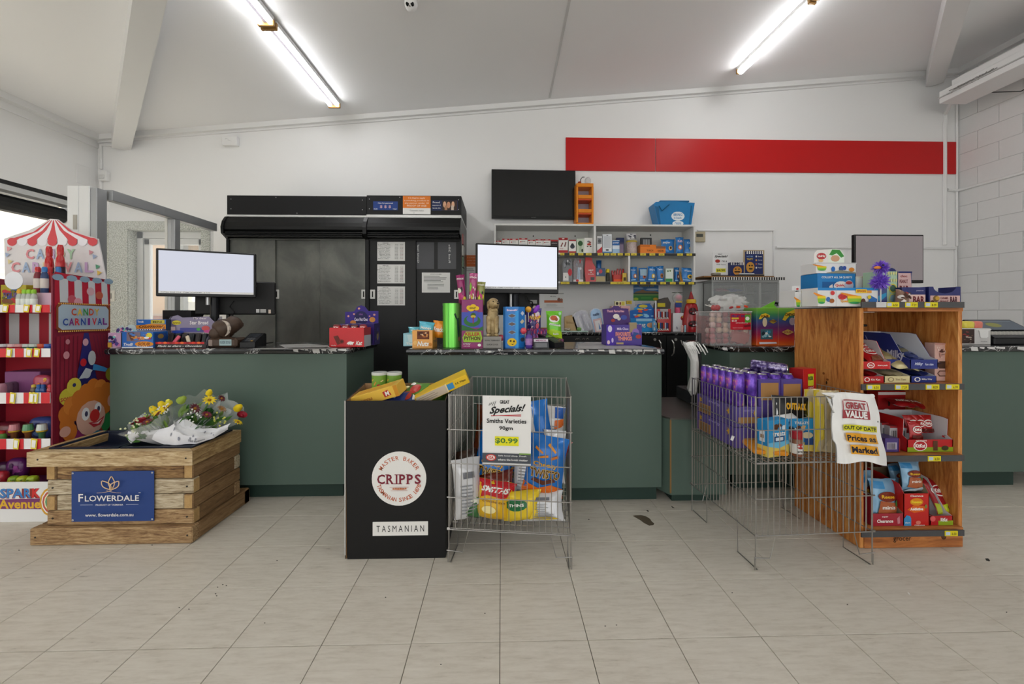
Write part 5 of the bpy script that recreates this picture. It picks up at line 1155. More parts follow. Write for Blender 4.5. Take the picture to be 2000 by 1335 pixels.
o = carton('chocolate_carton', 'red open-topped chocolate bar carton at the right end of the left counter', 643, 640, 711, 2.575, zc, .13, rd, [('t', 'Kit', .62, .2, .13, .2, W_, .03, .2), ('t', 'Kat', .86, .2, .17, .22, W_, .03, .2), ('p', [(.5, .14), (.68, .14), (.72, .26), (.54, .26)], W_), ('p', [(.12, .55), (.25, .6), (.36, .2), (.24, .1)], 0x6a2a22), ('e', .36, .28, .07, .12, 0x8a2a24), ('e', .36, .28, .04, .07, 0x4a1a14), ('t', 'chunky', .13, .08, .14, .07, W_)], [('r', 0, 0, 1, 1, 0xb9bcc4), ('r', .0, .6, 1, 1, 0xa8323a)])
w, h = o['w'], o['h']
for k in range(4):
    q = tag(B().box(-.022, .022, 0, .03, 0, h*.55, M([0xa81c22, 0x8f1a20, 0x5a2420, 0xb02a2e][k], .3, coat=.4), .006).build('chocolate_bar', None, (o.location.x-w/2+.04+k*.052, 2.58+.01*k, zc+h*.62), (-.1, 0, .05*k)), ['wrapped bar at the left of the red carton', 'wrapped bar second in the red carton', 'brown wrapped bar third in the red carton', 'wrapped bar at the right of the red carton'][k], 'chocolate', 'bars in the red carton')
    prints('printed_front', front(-.022, 0, .044, h*.55, -.0006), [('t', 'Kit', .45, .72, .6, .2, W_, .03), ('t', 'Kat', .55, .45, .6, .2, W_, .03), ('r', .0, .88, 1, .95, 0x5a1014)], q)
# --- middle counter
Yf = 2.47
o = carton('snack_carton', 'pale blue snack carton overhanging the left end of the middle counter', 775, 651, 812, 2.62, zc, .12, 0x8fc4d4, [('r', .06, .1, .94, .9, 0xa8d4e0), ('t', 'Thins', .4, .2, .5, .18, W_, .02), ('p', [(.2, .9), (.3, .3), (.5, .35), (.45, .9)], 0xc4e4ec)])
o.location.x = PX(806, 2.62)
ppouch('snack_packet', 'teal and yellow snack packet tipped over the pale blue carton', 797, 638, 826, 2.66, zc+.06, .02, 0x5fb0c0, [('p', [(.2, .1), (.8, .1), (.9, .5), (.3, .5)], 0xd8c04a), ('t', 'snack', .5, .7, .6, .2, W_)])
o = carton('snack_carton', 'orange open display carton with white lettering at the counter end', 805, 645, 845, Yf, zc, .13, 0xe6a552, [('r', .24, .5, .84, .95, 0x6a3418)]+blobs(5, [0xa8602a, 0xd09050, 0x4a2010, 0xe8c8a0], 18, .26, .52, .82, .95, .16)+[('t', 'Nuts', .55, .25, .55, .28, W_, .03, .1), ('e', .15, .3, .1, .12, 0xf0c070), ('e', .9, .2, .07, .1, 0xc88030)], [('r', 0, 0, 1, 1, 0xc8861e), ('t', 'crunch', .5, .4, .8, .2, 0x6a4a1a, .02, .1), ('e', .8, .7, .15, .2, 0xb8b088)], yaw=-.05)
ppouch('snack_packet', 'light blue snack packet standing in the orange carton', 815, 628, 846, 2.53, zc+.06, .015, 0x58b4cc, [('t', 'Honey', .5, .6, .7, .25, W_, .02), ('e', .6, .3, .2, .12, 0xd0c8a0)], rot=(0, .12, 0))
ppouch('snack_packet', 'orange snack packet standing in the orange carton by the green tube', 843, 626, 868, 2.54, zc+.06, .015, 0xe08a22, [('t', 'Snack', .5, .5, .8, .3, W_, .03)], rot=(0, .1, 0))
gr = ramp_mat('green_foil', [(0, 0x2a7a2a), (.5, 0x6fcf52), (1, 0xb8ee98)], lambda n, l, s: noise_node(n, l, mapped(n, l, s, (14, 14, .6)), 2, 3), .22, .1, .5, bumpd=.01)
zz = PZ(880, 592, Yf)-zc
o = tag(B().lathe([(.0, .0), (.054, .002), (.055, zz), (.053, zz), (.052, zz-.01), (0, zz-.01)], gr, n=32).build('foil_tube', None, (PX(882, Yf+.055), Yf+.058, zc+.001), smooth=True), 'tall shiny green foil tube on the middle counter', 'tube')
prints('printed_wrap', cylsurf(.0552, zz, 2*PI), [('p', [(.58, .75), (.66, .66), (.68, .4), (.66, .1), (.63, .35), (.62, .6)], 0x1f4a3a), ('e', .67, .2, .02, .05, 0xb0705a), ('p', [(.56, .76), (.6, .64), (.62, .65), (.59, .78)], 0x143028)], o)
# snake lolly box with tall packets
zz = PZ(920, 585, Yf)-zc
o = carton('lolly_carton', 'tall purple lolly carton with a green snake picture on its front', 901.5, 585, 943, Yf, zc, .1, 0x8a2a6a, [('r', 0, .42, 1, .74, 0x4a58b8), ('p', [(0, .36), (0, .48), (.3, .44), (.7, .38), (1, .45), (1, .36)], 0x2f6a34),
    ('p', [(0, .0), (1, 0), (1, .07), (0, .07)], 0x9a3a72), ('e', .5, .56, .4, .12, 0x2f7034), ('e', .5, .6, .27, .08, 0x4a5ab8), ('r', .3, .6, .75, .76, 0x4a58b8), ('e', .55, .67, .13, .06, 0x35592a), ('e', .55, .65, .12, .03, 0xc8b83a), ('p', [(.52, .64), (.58, .64), (.56, .5), (.53, .5)], 0xa02a3a),
    ('e', .35, .83, .12, .05, 0xe8c020), ('e', .55, .85, .15, .055, 0xe8c020), ('e', .7, .82, .13, .045, 0xe8c020), ('e', .45, .8, .15, .045, 0xe8c020), ('t', 'sour', .53, .825, .3, .04, 0x3a2a10, .02), ('p', [(.1, .12), (.9, .12), (.98, .2), (.9, .34), (.2, .34), (.05, .22)], 0x9ac03a), ('t', 'KILLER', .52, .29, .7, .07, 0xb0402a, .04), ('t', 'PYTHON', .5, .2, .76, .08, 0x5a3020, .04), ('t', 'crazy', .25, .08, .35, .03, W_), ('t', 'candy', .25, .04, .3, .025, W_), ('e', .84, .06, .08, .03, W_)])
for k, (x, y, r_) in enumerate(((899, 536, -.1), (917, 533, .04), (932, 550, .06))):
    q = ppouch('lolly_packet', ['tall magenta lolly packet leaning out at the left of the snake carton', 'tall magenta and clear lolly packet in the middle of the snake carton', 'shorter green speckled lolly packet by the monitor'][k], x-3, y, x+14, Yf+.05, zc+zz-.03, .016, [0x8a1a5c, 0xa84a7a, 0x8a8c4a][k], blobs(k+3, [0x7ac03a, 0xd8d040, 0xc03a7a, 0x2a1020, 0xe8e8d0], 16, 0, .0, 1, .7, .3)+[('t', 'PYTHON', .5, .85, .8, .06, W_, .02)], rot=(0, r_, 0), grp='tall packets in the snake carton', n=1)
# wooden guide dog on a plinth
sand = ramp_mat('sandy_plaster', [(.35, 0x8d7650), (.5, 0xab9468), (.65, 0xc0ab80)], lambda n, l, s: noise_node(n, l, s, 25, 5), .6, .3)
pw0 = tag(B().box(-.056, .054, -.03, .09, 0, PZ(960, 657, Yf)-zc, M(0x8f8c88, .5, var=.08, sc=20), .002).build('dog_statue', None, (PX(962, Yf), Yf+.012, zc+.001)), 'sandy plaster sitting dog statue on a grey lettered plinth', 'statue')
ph = PZ(960, 657, Yf)-zc; prints('plinth_lettering', front(-.056, 0, .11, ph, -.0304), [('t', 'ROYAL TASMANIAN', .5, .68, .8, .12, 0x2a2a2a, .02), ('t', 'GUIDE DOGS', .5, .32, .62, .12, 0x2a2a2a, .02)], pw0)
b = B(); s = sand; hh = PZ(960, 585, Yf)-zc
b.lathe([(.03, .0), (.034, .03), (.038, .07), (.036, .11), (.034, .15), (.030, .18), (.02, .2)], s, (0, .045, ph), 16, sy=1.15)        # trunk
b.ball((.0, .055, ph+.035), .042, .05, .04, s, 14, 8)
for x_ in (-.022, .022):
    b.tube([(x_, .015, ph+.12), (x_*1.05, .003, ph+.07), (x_*1.05, .0, ph+.02), (x_*1.1, -.006, ph+.008)], [.018, .014, .0115, .013], s, 10)
    b.ball((x_*1.1, -.013, ph+.009), .014, .02, .010, s, 10, 6)
b.ball((.0, .02, ph+.13), .033, .03, .045, s, 14, 8)
b.ball((.004, .012, ph+.203), .033, .036, .031, s, 16, 10)             # head
b.ball((.022, -.014, ph+.195), .019, .026, .017, s, 12, 8)                # muzzle
for x_, yy in ((-.028, .018), (.03, .03)): b.ball((x_, yy, ph+.19), .008, .018, .027, s, 10, 6)
b.tube([(-.02, .03, ph+.165), (0, .0, ph+.155), (.026, .005, ph+.16)], .012, s, 8)
b.build('dog', pw0, smooth=True)
b = B(); b.ball((.033, -.038, ph+.2), .007, .006, .0055, M(0x1c1612, .4, var=0), 8, 6)
b.build('nose', pw0)
b = B(); b.ball((.004, -.021, ph+.211), .004, .003, .004, M(0x1c1612, .2, var=0), 8, 6); b.build('eye', pw0); b = B(); b.ball((.032, -.008, ph+.212), .004, .003, .004, M(0x1c1612, .2, var=0), 8, 6); b.build('eye', pw0)
B().tube([(.036*cos(t), .045+.04*sin(t), ph+.148+.002*sin(t)) for t in [k*PI/8 for k in range(17)]], .0032, M(0x6a5434, .6), 6).build('collar', pw0)
# blue octagonal lolly stand
zz = PZ(1005, 599, Yf)-zc; oc = [(-.062, .0), (.018, .0), (.058, .035), (.058, .09), (.02, .13), (-.06, .13), (-.075, .1), (-.075, .03)]
xo = PX(1007, Yf)
o = tag(B().prism(oc, 2, 0, zz, M(0x2378c8, .35, var=.05, coat=.3)).build('lolly_stand', None, (xo, Yf, zc+.001)), 'tall blue card lolly stand with cut-out slots and a smiling yellow sweet', 'stand')
S = front(-.062, 0, .08, zz, -.0004)
it = [('t', 'Smooth!', .5, .92, .8, .055, 0xf0d8e8, .03), ('r', .75, 0, 1, .9, 0x3a9ae0)]
for v in (.78, .58, .38): it += [('e', .5, v, .3, .05, 0x6aa8dc), ('p', [(.2, v), (.5, v-.045), (.8, v), (.5, v+.045)], 0x6a5a58)]
it += [('e', .5, .14, .36, .1, 0xe8c020), ('e', .4, .17, .08, .025, 0x4a3a10), ('e', .65, .16, .08, .025, 0x4a3a10), ('p', [(.4, .1), (.55, .07), (.7, .11), (.55, .09)], 0x4a3a10)]
prints('printed_front', S, it, o)
S = flat((.0185, .0, 0), (.0395, .035, 0), (0, 0, zz)); prints('printed_side', lambda u, v, e=0: S(u, v, e+.0005), [('p', [(.3, .84), (.6, .9), (.9, .84), (.6, .78)], 0xc8d0e0), ('p', [(.2, .63), (.6, .7), (.9, .64), (.5, .58)], 0xd0c8a8), ('e', .6, .2, .35, .05, 0x3a4a5a), ('t', 'a lolly', .6, .32, .6, .04, W_)], o)
def lollipop(X, Y, Z, c, lb, stick=(0, 0, -.05)):
    q = tag(B().ball((0, 0, 0), .02, .018, .02, M(c, .2, var=.5, sc=60, coat=.5), 12, 8).build('lollipop', None, (X, Y, Z), smooth=True), lb, 'lollipop'); B().tube([(0, .0, 0), stick], .002, M(W_, .5, var=0), 6).build('stick', q)
lollipop(xo+.048, Yf-.004, zc+zz*.42, 0xd8485a, 'red wrapped lollipop on the right face of the blue stand', (0, .04, -.01)); lollipop(xo-.088, Yf+.04, zc+.06, 0xd04a58, 'red wrapped lollipop on the left of the blue stand', (.03, .02, 0))
# colourful bags beside the blue stand
o = ppouch('sweets_bag', 'busy purple and orange sweets bag hanging behind the red pouches', 1026, 602, 1058, 2.66, zc+.03, .022, 0x3a2a7a, blobs(31, [0xe0902a, 0xd04a6a, 0x24246a, 0xe8d8e0, 0x8a3aa0, 0xe8b830], 46, .05, .05, .95, .95, .2)+[('t', 'Wicked', .5, .72, .7, .12, 0xf0c040, .03)], n=1)
tag(B().box(-.04, .09, .0, .05, 0, PZ(1050, 640, 2.74)-zc, M(0xc8962a, .5, var=.2, sc=25)).build('display_carton', None, (PX(1062, 2.74), 2.74, zc+.001)), 'mustard yellow carton behind the green crisp packet', 'carton')
lollipop(PX(1032, 2.6), 2.6, PZ(1032, 604, 2.6), 0xe8a82a, 'orange lollipop above the sweets bags', (0, 0, -.08))
tag(B().ball((0, 0, 0), .015, .01, .03, M(0x8a3ac0, .3), 10, 8).build('purple_sweet', None, (PX(1048, 2.6), 2.6, PZ(1048, 603, 2.6)), (0, .6, 0)), 'purple twisted sweet above the sweets bags', 'sweet')
for k in range(5):
    ppouch('drink_pouch', 'small red-topped pouch, %s of the five beside the blue stand' % ['leftmost', 'second', 'middle', 'fourth', 'rightmost'][k], 1030+k*7, 641, 1041+k*7, 2.56+.012*k, zc+.002, .012, 0x6a2a6a, [('r', 0, .82, 1, .97, 0xb81c3a), ('e', .5, .4, .3, .15, 0xb870b0), ('p', [(.2, .7), (.8, .6), (.7, .2)], 0x8a4a9a)]+blobs(k, [0x3a4a9a, 0xc03a5a], 5, s=.3), grp='red-topped pouches', n=1)
put_bottle(1033, 682, Yf, zc+.001, PZ(1033, 646, Yf)-zc, .021, M(0x5a3a9a, .25, coat=.5, var=.4, sc=40), M(0x4a3a6a, .3), M(0xa87ab8, .3, var=.5, sc=50), 'purple and blue sweet jar in front of the red pouches', 'sweet_jar', 'jar')
o = carton('sweets_carton', 'small pink and yellow carton behind the grey sign holder', 1050, 661, 1076, 2.56, zc, .06, 0xd85a9a, [('p', [(0, .3), (.5, .9), (1, .8), (1, .3)], 0xe8c838), ('p', [(.1, .5), (.6, .8), (.95, .55)], 0xe83a8a), ('e', .1, .8, .12, .2, 0xc8c838)])
o = tag(B().prism([(0, 0), (.03, 0), (.05, .06), (.045, .06)], 0, -.046, .046, M(0x4a4c50, .3, var=.05)).build('sign_holder', None, (PX(1057, 2.46), 2.445, zc+.001), .0), 'grey plastic holder with a striped label in front of the terminal', 'holder')
prints('printed_label', lambda u, v, e=0: Vector(((u-.5)*.09, .045*v-.002-e, .06*v)), [('r', .02, .62, .98, .88, 0xd8d0d8), ('t', 'MEXICO', .5, .75, .7, .16, 0x8a3a6a, .03), ('r', .1, .08, .9, .5, 0x77797c)], o)
ppouch('crisp_packet', 'bright green crisp packet standing beside the middle monitor', 1066, 607, 1098, 2.66, zc+.046, .02, 0x6fc22a, [('e', .5, .72, .34, .13, W_), ('e', .45, .75, .22, .09, 0xc0562a), ('e', .62, .7, .1, .06, 0xa0481c), ('p', [(.15, .5), (.9, .44), (.92, .5), (.2, .57)], 0xe8f0e0), ('t', 'Crunchy', .5, .51, .6, .05, 0x2a7a3a, .02), ('p', [(0, .0), (1, 0), (1, .25), (.4, .35), (0, .3)], 0xb0d82a), ('t', 'balls', .6, .18, .35, .07, W_, .02), ('e', .85, .9, .1, .06, 0x9ad8a0)], n=3)
tag(B().box(-.06, .06, 0, .05, 0, .044, M(0x7a3a5a, .4), .002).build('low_carton', None, (PX(1082, 2.66), 2.64, zc+.001)), 'low plum carton under the green crisp packet', 'carton')
terminal((PX(1092, 2.52), 2.50, zc+.001), .75, 'black card payment terminal on the middle counter', .09, .17)
# big purple display carton at right
o = carton('chocolate_carton', 'large purple chocolate box with raised lid on the middle counter', 1184, 634, 1254, 2.66, zc, .12, 0x3c1f8a, [('t', 'Milk Choc', .46, .8, .32, .12, 0xd8c8e8, .02), ('t', 'FAVOURITE', .47, .55, .42, .2, 0xe08a7a, .05), ('t', 'THINGS', .52, .33, .4, .2, 0xe08a7a, .05), ('r', .28, .05, .48, .14, 0xb8a070), ('e', .82, .62, .1, .2, 0x8a6ab8), ('p', [(.72, .3), (.95, .3), (.9, .6), (.76, .65)], 0x2a4a8a), ('e', .9, .42, .08, .1, 0xb03a3a), ('p', [(0, 0), (.22, 0), (.24, 1), (0, 1)], 0x4a2aa4), ('e', .1, .8, .06, .16, 0xd8d0e8), ('e', .06, .15, .04, .1, 0xe0c8c8), ('e', .17, .25, .03, .12, 0xc8b8e0)], yaw=.02)
backcard(o, [(.0, .9), (-.05, 1.75), (.2, 1.8), (.28, 1.92), (.4, 1.92), (.48, 1.8), (.68, 1.78), (.76, .95)], .003, 0x46286a, [('t', 'Thank Favourites', .32, 1.66, .5, .12, 0xe0a8b8, .03), ('e', .34, 1.4, .09, .12, 0xe0d8d0), ('e', .42, 1.28, .05, .08, 0xd0c8c0), ('e', .56, 1.35, .09, .12, 0x3a4a9a), ('e', .25, 1.2, .06, .08, 0xa0342a)], .05, 'lid_card')
B().box(.035, .085, -.0015, .02, .115-.03, .13+.02, M(0x9a8a6a, .5), .002).build('cardboard_tab', o)
# ================================================================ GOODS ON THE WHITE SHELVES AND BACK COUNTER
YG = 4.36; zA, zB_, zK = z1_+.019, z2_+.019, zk+.001
def card(x0, y0, x1, z, c, items, label, name='hanging_packet', cat='packet', Y=YG, dep=.03, grp=None, **k): return carton(name, label, x0, y0, x1, Y, z, dep, c, items, cat=cat, grp=grp, **k)
RDk, WT, BL = 0xa52428, 0xe4e2de, 0x1f6fb4
pos = ['at the left end', 'second from left', 'third from left', 'fourth from left', 'fifth from left', 'sixth from left', 'seventh from left']
for k, (x0, x1, yt) in enumerate(((967, 979, 470), (981, 995, 466), (996, 1012, 466), (1014, 1030, 465), (1031, 1045, 468), (1046, 1060, 467), (1061, 1075, 467))):
    card(x0, yt, x1, zA, WT, [('r', 0, .9, 1, 1, RDk), ('r', .3, .94, .7, .97, 0xe8d8d8), ('t', 'cable', .45, .78, .6, .06, 0x4a4a4a, .02), ('e', .2, .76, .08, .04, RDk), ('r', .1, .1, .9, .65, 0xcfcfd2)], 'red and white accessory packet %s above the monitor' % pos[k], grp='red and white accessory packets')
card(1076, 468, 1090, zA, 0x2a2020, [('r', 0, .88, 1, 1, RDk), ('t', 'adapter', .5, .74, .8, .08, 0xd8d0d0), ('r', .1, .1, .9, .6, 0x4a4040)], 'black accessory packet with a red header', grp='red and white accessory packets')
card(1091, 464, 1109, zA, WT, [('r', 0, .84, 1, 1, 0x9a1e22), ('e', .5, .93, .15, .03, W_), ('r', 0, 0, 1, .2, RDk), ('r', .04, .2, .55, .4, WT), ('p', [(.2, .45), (.4, .7), (.5, .65), (.3, .4)], 0x7a3a34), ('p', [(.6, .45), (.75, .75), (.85, .7), (.7, .4)], 0x6a2a2a), ('t', 'charge', .3, .3, .4, .07, RDk)], 'larger red and white charger packet')
card(1111, 468, 1125, zA, WT, [('r', 0, .9, 1, 1, RDk), ('r', 0, 0, 1, .16, RDk), ('e', .5, .5, .32, .16, 0x3a3e48), ('e', .5, .62, .2, .12, 0x2a2c34)], 'white packet with black plug and red foot')
card(1126, 466, 1141, zA, 0xc2ccb8, [('e', .5, .68, .32, .18, 0x2f5a30), ('p', [(.3, .1), (.6, .1), (.7, .5), (.4, .5)], 0xa8b8a0), ('e', .75, .2, .13, .12, 0x3a4238)], 'pale green packet with a dark leafy picture')
card(1141, 464, 1160, zA, 0xe6e4e0, [('e', .45, .75, .15, .06, 0x7a7a7a), ('e', .6, .7, .12, .05, 0x8a3a30), ('e', .5, .58, .22, .07, 0xb8321e), ('e', .35, .45, .09, .05, 0x6a6a5a), ('e', .65, .45, .1, .05, 0x5a5a5a)], 'white carton with a small red toy picture')
card(1166, 461, 1176, zA, 0xe8e8e8, [('r', .1, .55, .9, .9, 0x8a8c90), ('e', .5, .72, .3, .1, 0x5a5c60), ('p', [(0, 0), (1, .05), (1, .4), (0, .15)], 0xc0323a)], 'slim white packet with a grey photo and red stripe')
card(1177, 457, 1195, zA, 0xe2e6ea, [('r', .1, .28, .9, .9, 0xc2c6cc), ('e', .5, .93, .1, .02, 0x7a7a80), ('r', .35, .15, .65, .22, 0x2a2c30), ('r', 0, 0, 1, .1, 0x3f7ab0)], 'tall pale blister pack beside the shelf divider')
card(1196, 469, 1210, zA, 0xd6e0ea, [('r', 0, .62, 1, .95, 0x2160a4), ('t', 'power', .5, .78, .8, .12, W_), ('r', 0, .05, 1, .35, 0x9ab8d4)], 'pale blue bottle-shaped pack with a blue band')
card(1204, 464, 1219, zA, 0x4a4464, [('r', 0, .7, 1, 1, 0x1c2a58), ('r', .1, .05, .9, .6, 0x8a7a92)], 'navy topped packet standing behind the pale blue pack', Y=YG+.06)
o = tag(B().lathe([(.052, 0), (.056, .01), (.056, .125), (.05, .13)], M(0xcbb8b4, .12, alpha=.7, var=.4, sc=60), n=24).build('straw_tub', None, (PX(1234, YG+.03), YG+.04, zA), smooth=True), 'clear tub of pale sticks with a yellow ribbed rim', 'tub')
B().lathe([(.058, .126), (.06, .135), (.056, .142)], M(0xb8a23a, .4), n=24).build('rim', o); b = B(); R = random.Random(6)
for k in range(14): a = R.uniform(0, 6.28); b.tube([(.035*cos(a), .035*sin(a), .01), (.04*cos(a+.4), .04*sin(a+.4), .12)], .005, M(0xd8c8c0, .4, var=0), 5)
b.build('sticks', o)['kind'] = 'stuff'
soft('printed_bag', 1232, YG+.03, zA+.143, .125, .08, .085, 0xc8c6ca, 'bag with dark print resting on the clear tub', cols=[0x3a3a48, 0xe8e8ea, 0x6a6a74], n=14)
o = carton('torch_tray', 'orange display tray with black headed packets on the upper shelf', 1250, 478, 1281, YG, zA, .1, 0xe07c1e, [('t', 'TORCH', .6, .35, .4, .2, 0x3a2410, .02), ('r', 0, .75, .6, 1, 0xc86a18)])
card(1252, 464, 1273, zA+.002, 0x2a2a2c, [('r', .2, .4, .8, .9, 0x8a8c90), ('r', .35, .4, .4, .9, 0x2a2a2c), ('r', .6, .4, .65, .9, 0x2a2a2c)], 'black torch packet standing in the orange tray', Y=YG+.04)
o.location.y = YG-.01
carton('torch_tray', 'second orange tray with brown packets on the upper shelf', 1281, 481, 1300, YG, zA, .1, 0xe07c1e, [('t', 'RAZOR', .5, .4, .6, .25, 0x3a2410, .02), ('r', 0, .7, 1, 1, 0x8a5a3a)])
ppouch('blue_bag', 'blue snack bag lying slanted at the left of the upper trio', 1290, 467, 1318, YG+.05, zA, .02, BL, [('t', 'Shapes', .35, .75, .5, .14, W_, .02, .1), ('e', .65, .4, .14, .14, 0xd8b070), ('e', .66, .42, .08, .09, 0x3a2a20)], grp='blue snack bags')
ppouch('blue_bag', 'blue snack bag with pink and orange picture in the upper trio', 1319, 463, 1335, YG+.03, zA, .018, BL, [('t', 'Puffs', .5, .75, .6, .14, 0xe0c8d8, .02), ('e', .5, .4, .26, .14, 0xd87a4a), ('e', .5, .4, .13, .08, W_)], grp='blue snack bags')
ppouch('blue_bag', 'blue snack bag at the right end of the upper shelf', 1335, 467, 1357, YG+.04, zA, .02, BL, [('t', 'Curls', .5, .75, .55, .12, 0xc0d8e8, .02), ('e', .6, .4, .2, .1, 0xc8b070), ('r', .1, .1, .8, .16, 0x9ac0e0)], grp='blue snack bags')
# lower shelf
for k, (x0, x1, c, lb) in enumerate(((1099, 1118, 0x5a5c60, 'domed clear blister pack of dark clips on the lower shelf'), (1120, 1139, 0x74686c, 'domed clear blister pack with scissors on the lower shelf'))):
    X0, X1 = PX(x0, YG), PX(x1, YG); w = X1-X0; h = PZ(1100, 503, YG)-zB_
    pts = [(-w/2, 0), (w/2, 0), (w/2, h*.75)]+[(w/2*cos(t*PI/8), h*.75+h*.25*sin(t*PI/8)) for t in range(1, 8)]+[(-w/2, h*.75)]
    o = tag(B().prism(pts, 1, .0, .025, M(c, .2, var=.5, sc=50, coat=.5)).build('blister_pack', None, ((X0+X1)/2, YG, zB_), smooth=True), lb, 'packet')
    prints('printed_front', front(-w/2, 0, w, h, -.0005), ([('r', .05, .05, .6, .38, 0xe4e2de), ('e', .75, .4, .22, .15, 0xc0303a), ('e', .3, .2, .05, .03, 0x333333)] if k == 0 else [('p', [(.4, .1), (.5, .1), (.55, .6), (.45, .6)], 0xb8d0e4), ('p', [(.6, .1), (.7, .1), (.65, .6), (.58, .6)], 0xb8d0e4), ('r', 0, 0, 1, .1, 0xd8d0d0), ('e', .4, .06, .15, .05, 0xc02a2a), ('e', .7, .85, .15, .08, 0xb03a3a)])+blobs(k+2, [0x2a2c30, 0x9a9ca4, 0xd8d8dc], 9, .1, .45, .9, .95, .18), o)
o = tag(B().prism([(PX(x, YG)-PX(1153, YG), PZ(x, y, YG)-zB_) for x, y in ((1144, 549), (1164, 549), (1163, 520), (1158, 512), (1156, 502), (1144, 501), (1143, 512), (1142, 525))], 1, 0, .04, M(0xc01c1e, .3, coat=.4)).build('firelighter_bag', None, (PX(1153, YG), YG, zB_-.0)), 'tall red bag with white lettering on the lower shelf', 'bag')
o.location.z = zB_+.001-PZ(1144, 549, YG)+zB_
prints('printed_front', lambda u, v, e=0: Vector((-.045+u*.105, -.0005-e, v*.24)), [('t', 'HEAT', .5, .55, .5, .06, W_, .03), ('t', 'beads', .5, .38, .6, .05, W_), ('r', .45, .1, .85, .24, 0x55565a), ('e', .5, .46, .06, .03, W_)], o)
ppouch('snack_bag', 'dark blue bag with flag picture standing on the lower shelf', 1164, 508, 1175, YG+.08, zB_+.02, .015, 0x1a5a9a, [('r', 0, .8, 1, .95, 0x0f4a80)]); 
card(1164, 523, 1182, zB_, 0x2a4a72, [('e', .5, .75, .2, .15, 0xc04a5a), ('r', 0, 0, 1, .4, 0xb0a078), ('e', .2, .6, .1, .12, 0xc8d0e0)], 'blue and tan cloth packet with a small flag badge')
o = tag(B().lathe([(.018, 0), (.02, .004), (.02, .09), (.013, .1)], M(0x3a3a30, .3, var=.6, sc=60), n=16).build('spice_jar', None, (PX(1188, YG), YG+.02, zB_), smooth=True), 'dark jar with a round yellow cap on the lower shelf', 'jar'); B().lathe([(.017, .1), (.022, .104), (.022, .13), (.014, .142)], M(0xe0c82a, .35), n=16).build('lid', o)
ltp = carton('lighter_tray', 'red tray of upright red lighters on the lower shelf', 1198, 536, 1221, YG, zB_, .05, 0xb8281c, [('r', .05, .0, .9, .35, 0xe05a1e)])
for k in range(5):
    o = tag(B().box(-.011, .011, 0, .014, 0, .115+.02*(k > 1), M(0xb01e20, .25, coat=.5), .004).build('lighter', None, (ltp.location.x-.045+k*.022, YG+.055, zB_), (0, .06*(k-2), 0)), ['lighter at the left of the red tray', 'second lighter from the left in the red tray', 'middle lighter in the red tray', 'fourth lighter in the red tray', 'lighter at the right of the red tray'][k], 'lighter', 'red lighters'); B().box(-.009, .009, .002, .012, .1151+.02*(k > 1), .13+.02*(k > 1), M(0x8a3030, .3, .4)).build('nozzle', o)
card(1216, 533, 1224, zB_, 0xc8a82a, [('r', .2, .1, .8, .5, 0x4a3a20)], 'tiny yellow pack at the foot of the red lighters', Y=YG-.035, dep=.02)
for k, (x0, x1, yt, g) in enumerate(((1230, 1246, 521, 0xc8743a), (1247, 1264, 523, 0xc0603a), (1263, 1281, 520, 0xd8b23a), (1282, 1298, 519, 0xb0703a), (1316, 1327, 522, 0x8a4a2a), (1329, 1355, 523, 0xd8b43a))):
    ppouch('blue_bag', ['blue snack bag first on the lower right shelf', 'pale fronted blue bag second on the lower right shelf', 'blue bag with yellow picture third on the lower right shelf', 'blue bag with orange picture fourth on the lower right shelf', 'blue bag half hidden behind the white leaflet', 'wide slanted blue bag at the lower shelf end'][k], x0, yt, x1, YG+(.05 if k == 4 else 0), zB_, .02, BL, [('t', ['Rings', 'Chips', 'Stars', 'Twists', 'Bites', 'Waves'][k], .45, .78, .6, .12, 0xcfe0f0, .02), ('e', .62, .38, .2, .15, g), ('e', .64, .38, .1, .08, 0x3a2a1a if k % 2 else W_), ('r', .1, .1, .7, .17, 0xa8cce8)]+([('r', .1, .45, .9, .9, 0x9ab8cc)] if k == 1 else []), rot=(0, .06*(k % 3-1), 0), grp='blue snack bags')
card(1300, 524, 1315, zB_, 0xdce6dc, [('e', .3, .8, .12, .06, 0x5a7a5a), ('e', .6, .82, .12, .06, 0x6a8a4a), ('r', 0, 0, .9, .25, 0x3a8a4a)], 'white leaflet packet between the blue bags')
tag(B().prism([(0, 0), (.03, 0), (-.01, .12), (-.02, .1)], 1, 0, .003, M(0x9a6a2a, .6)).build('brown_card', None, (PX(1329, YG), YG-.008, zB_)), 'brown card wedge leaning by the wide blue bag', 'card')
# above the shelves: orange drawer tower, blue cool bag
zt_ = PZ(1140, 437, 4.36); x0, x1 = PX(1127, 4.36), PX(1161, 4.36); w = x1-x0; ztop = PZ(1140, 355, 4.36)
t = thing('drawer_tower', 'orange plastic three-tier tower standing on the white shelves beside the television', 'tower', ((x0+x1)/2, 4.40, zt+.0)); t.location.z = PZ(1162, 437, YS)+.001; H_ = ztop-t.location.z
orm = M(0xe0861a, .35, var=.05); D_ = .16
B().box(-w/2, w/2, 0, D_, 0, .035, orm, .004).build('base', t); B().box(-w/2, w/2, 0, D_, H_-.04, H_, orm, .004).build('top', t)
for s_ in (-1, 1): B().box(s_*w/2-(.02 if s_ > 0 else 0), s_*w/2+(.02 if s_ < 0 else 0), 0, D_, .036, H_-.041, orm).build('side_panel', t)
B().box(-w/2+.02, w/2-.02, D_-.006, D_, .036, H_-.041, M(0xb0a8b4, .5)).build('back_panel', t)
for k in (1, 2):
    z = H_*k/3; B().box(-w/2+.0205, w/2-.0205, -.002, D_-.007, z-.012, z+.028, orm, .004).build('tier', t); B().box(-w/2+.021, w/2-.021, .004, D_-.01, z-.03, z-.013, M(0xc24a14, .4)).build('tier_lip', t)
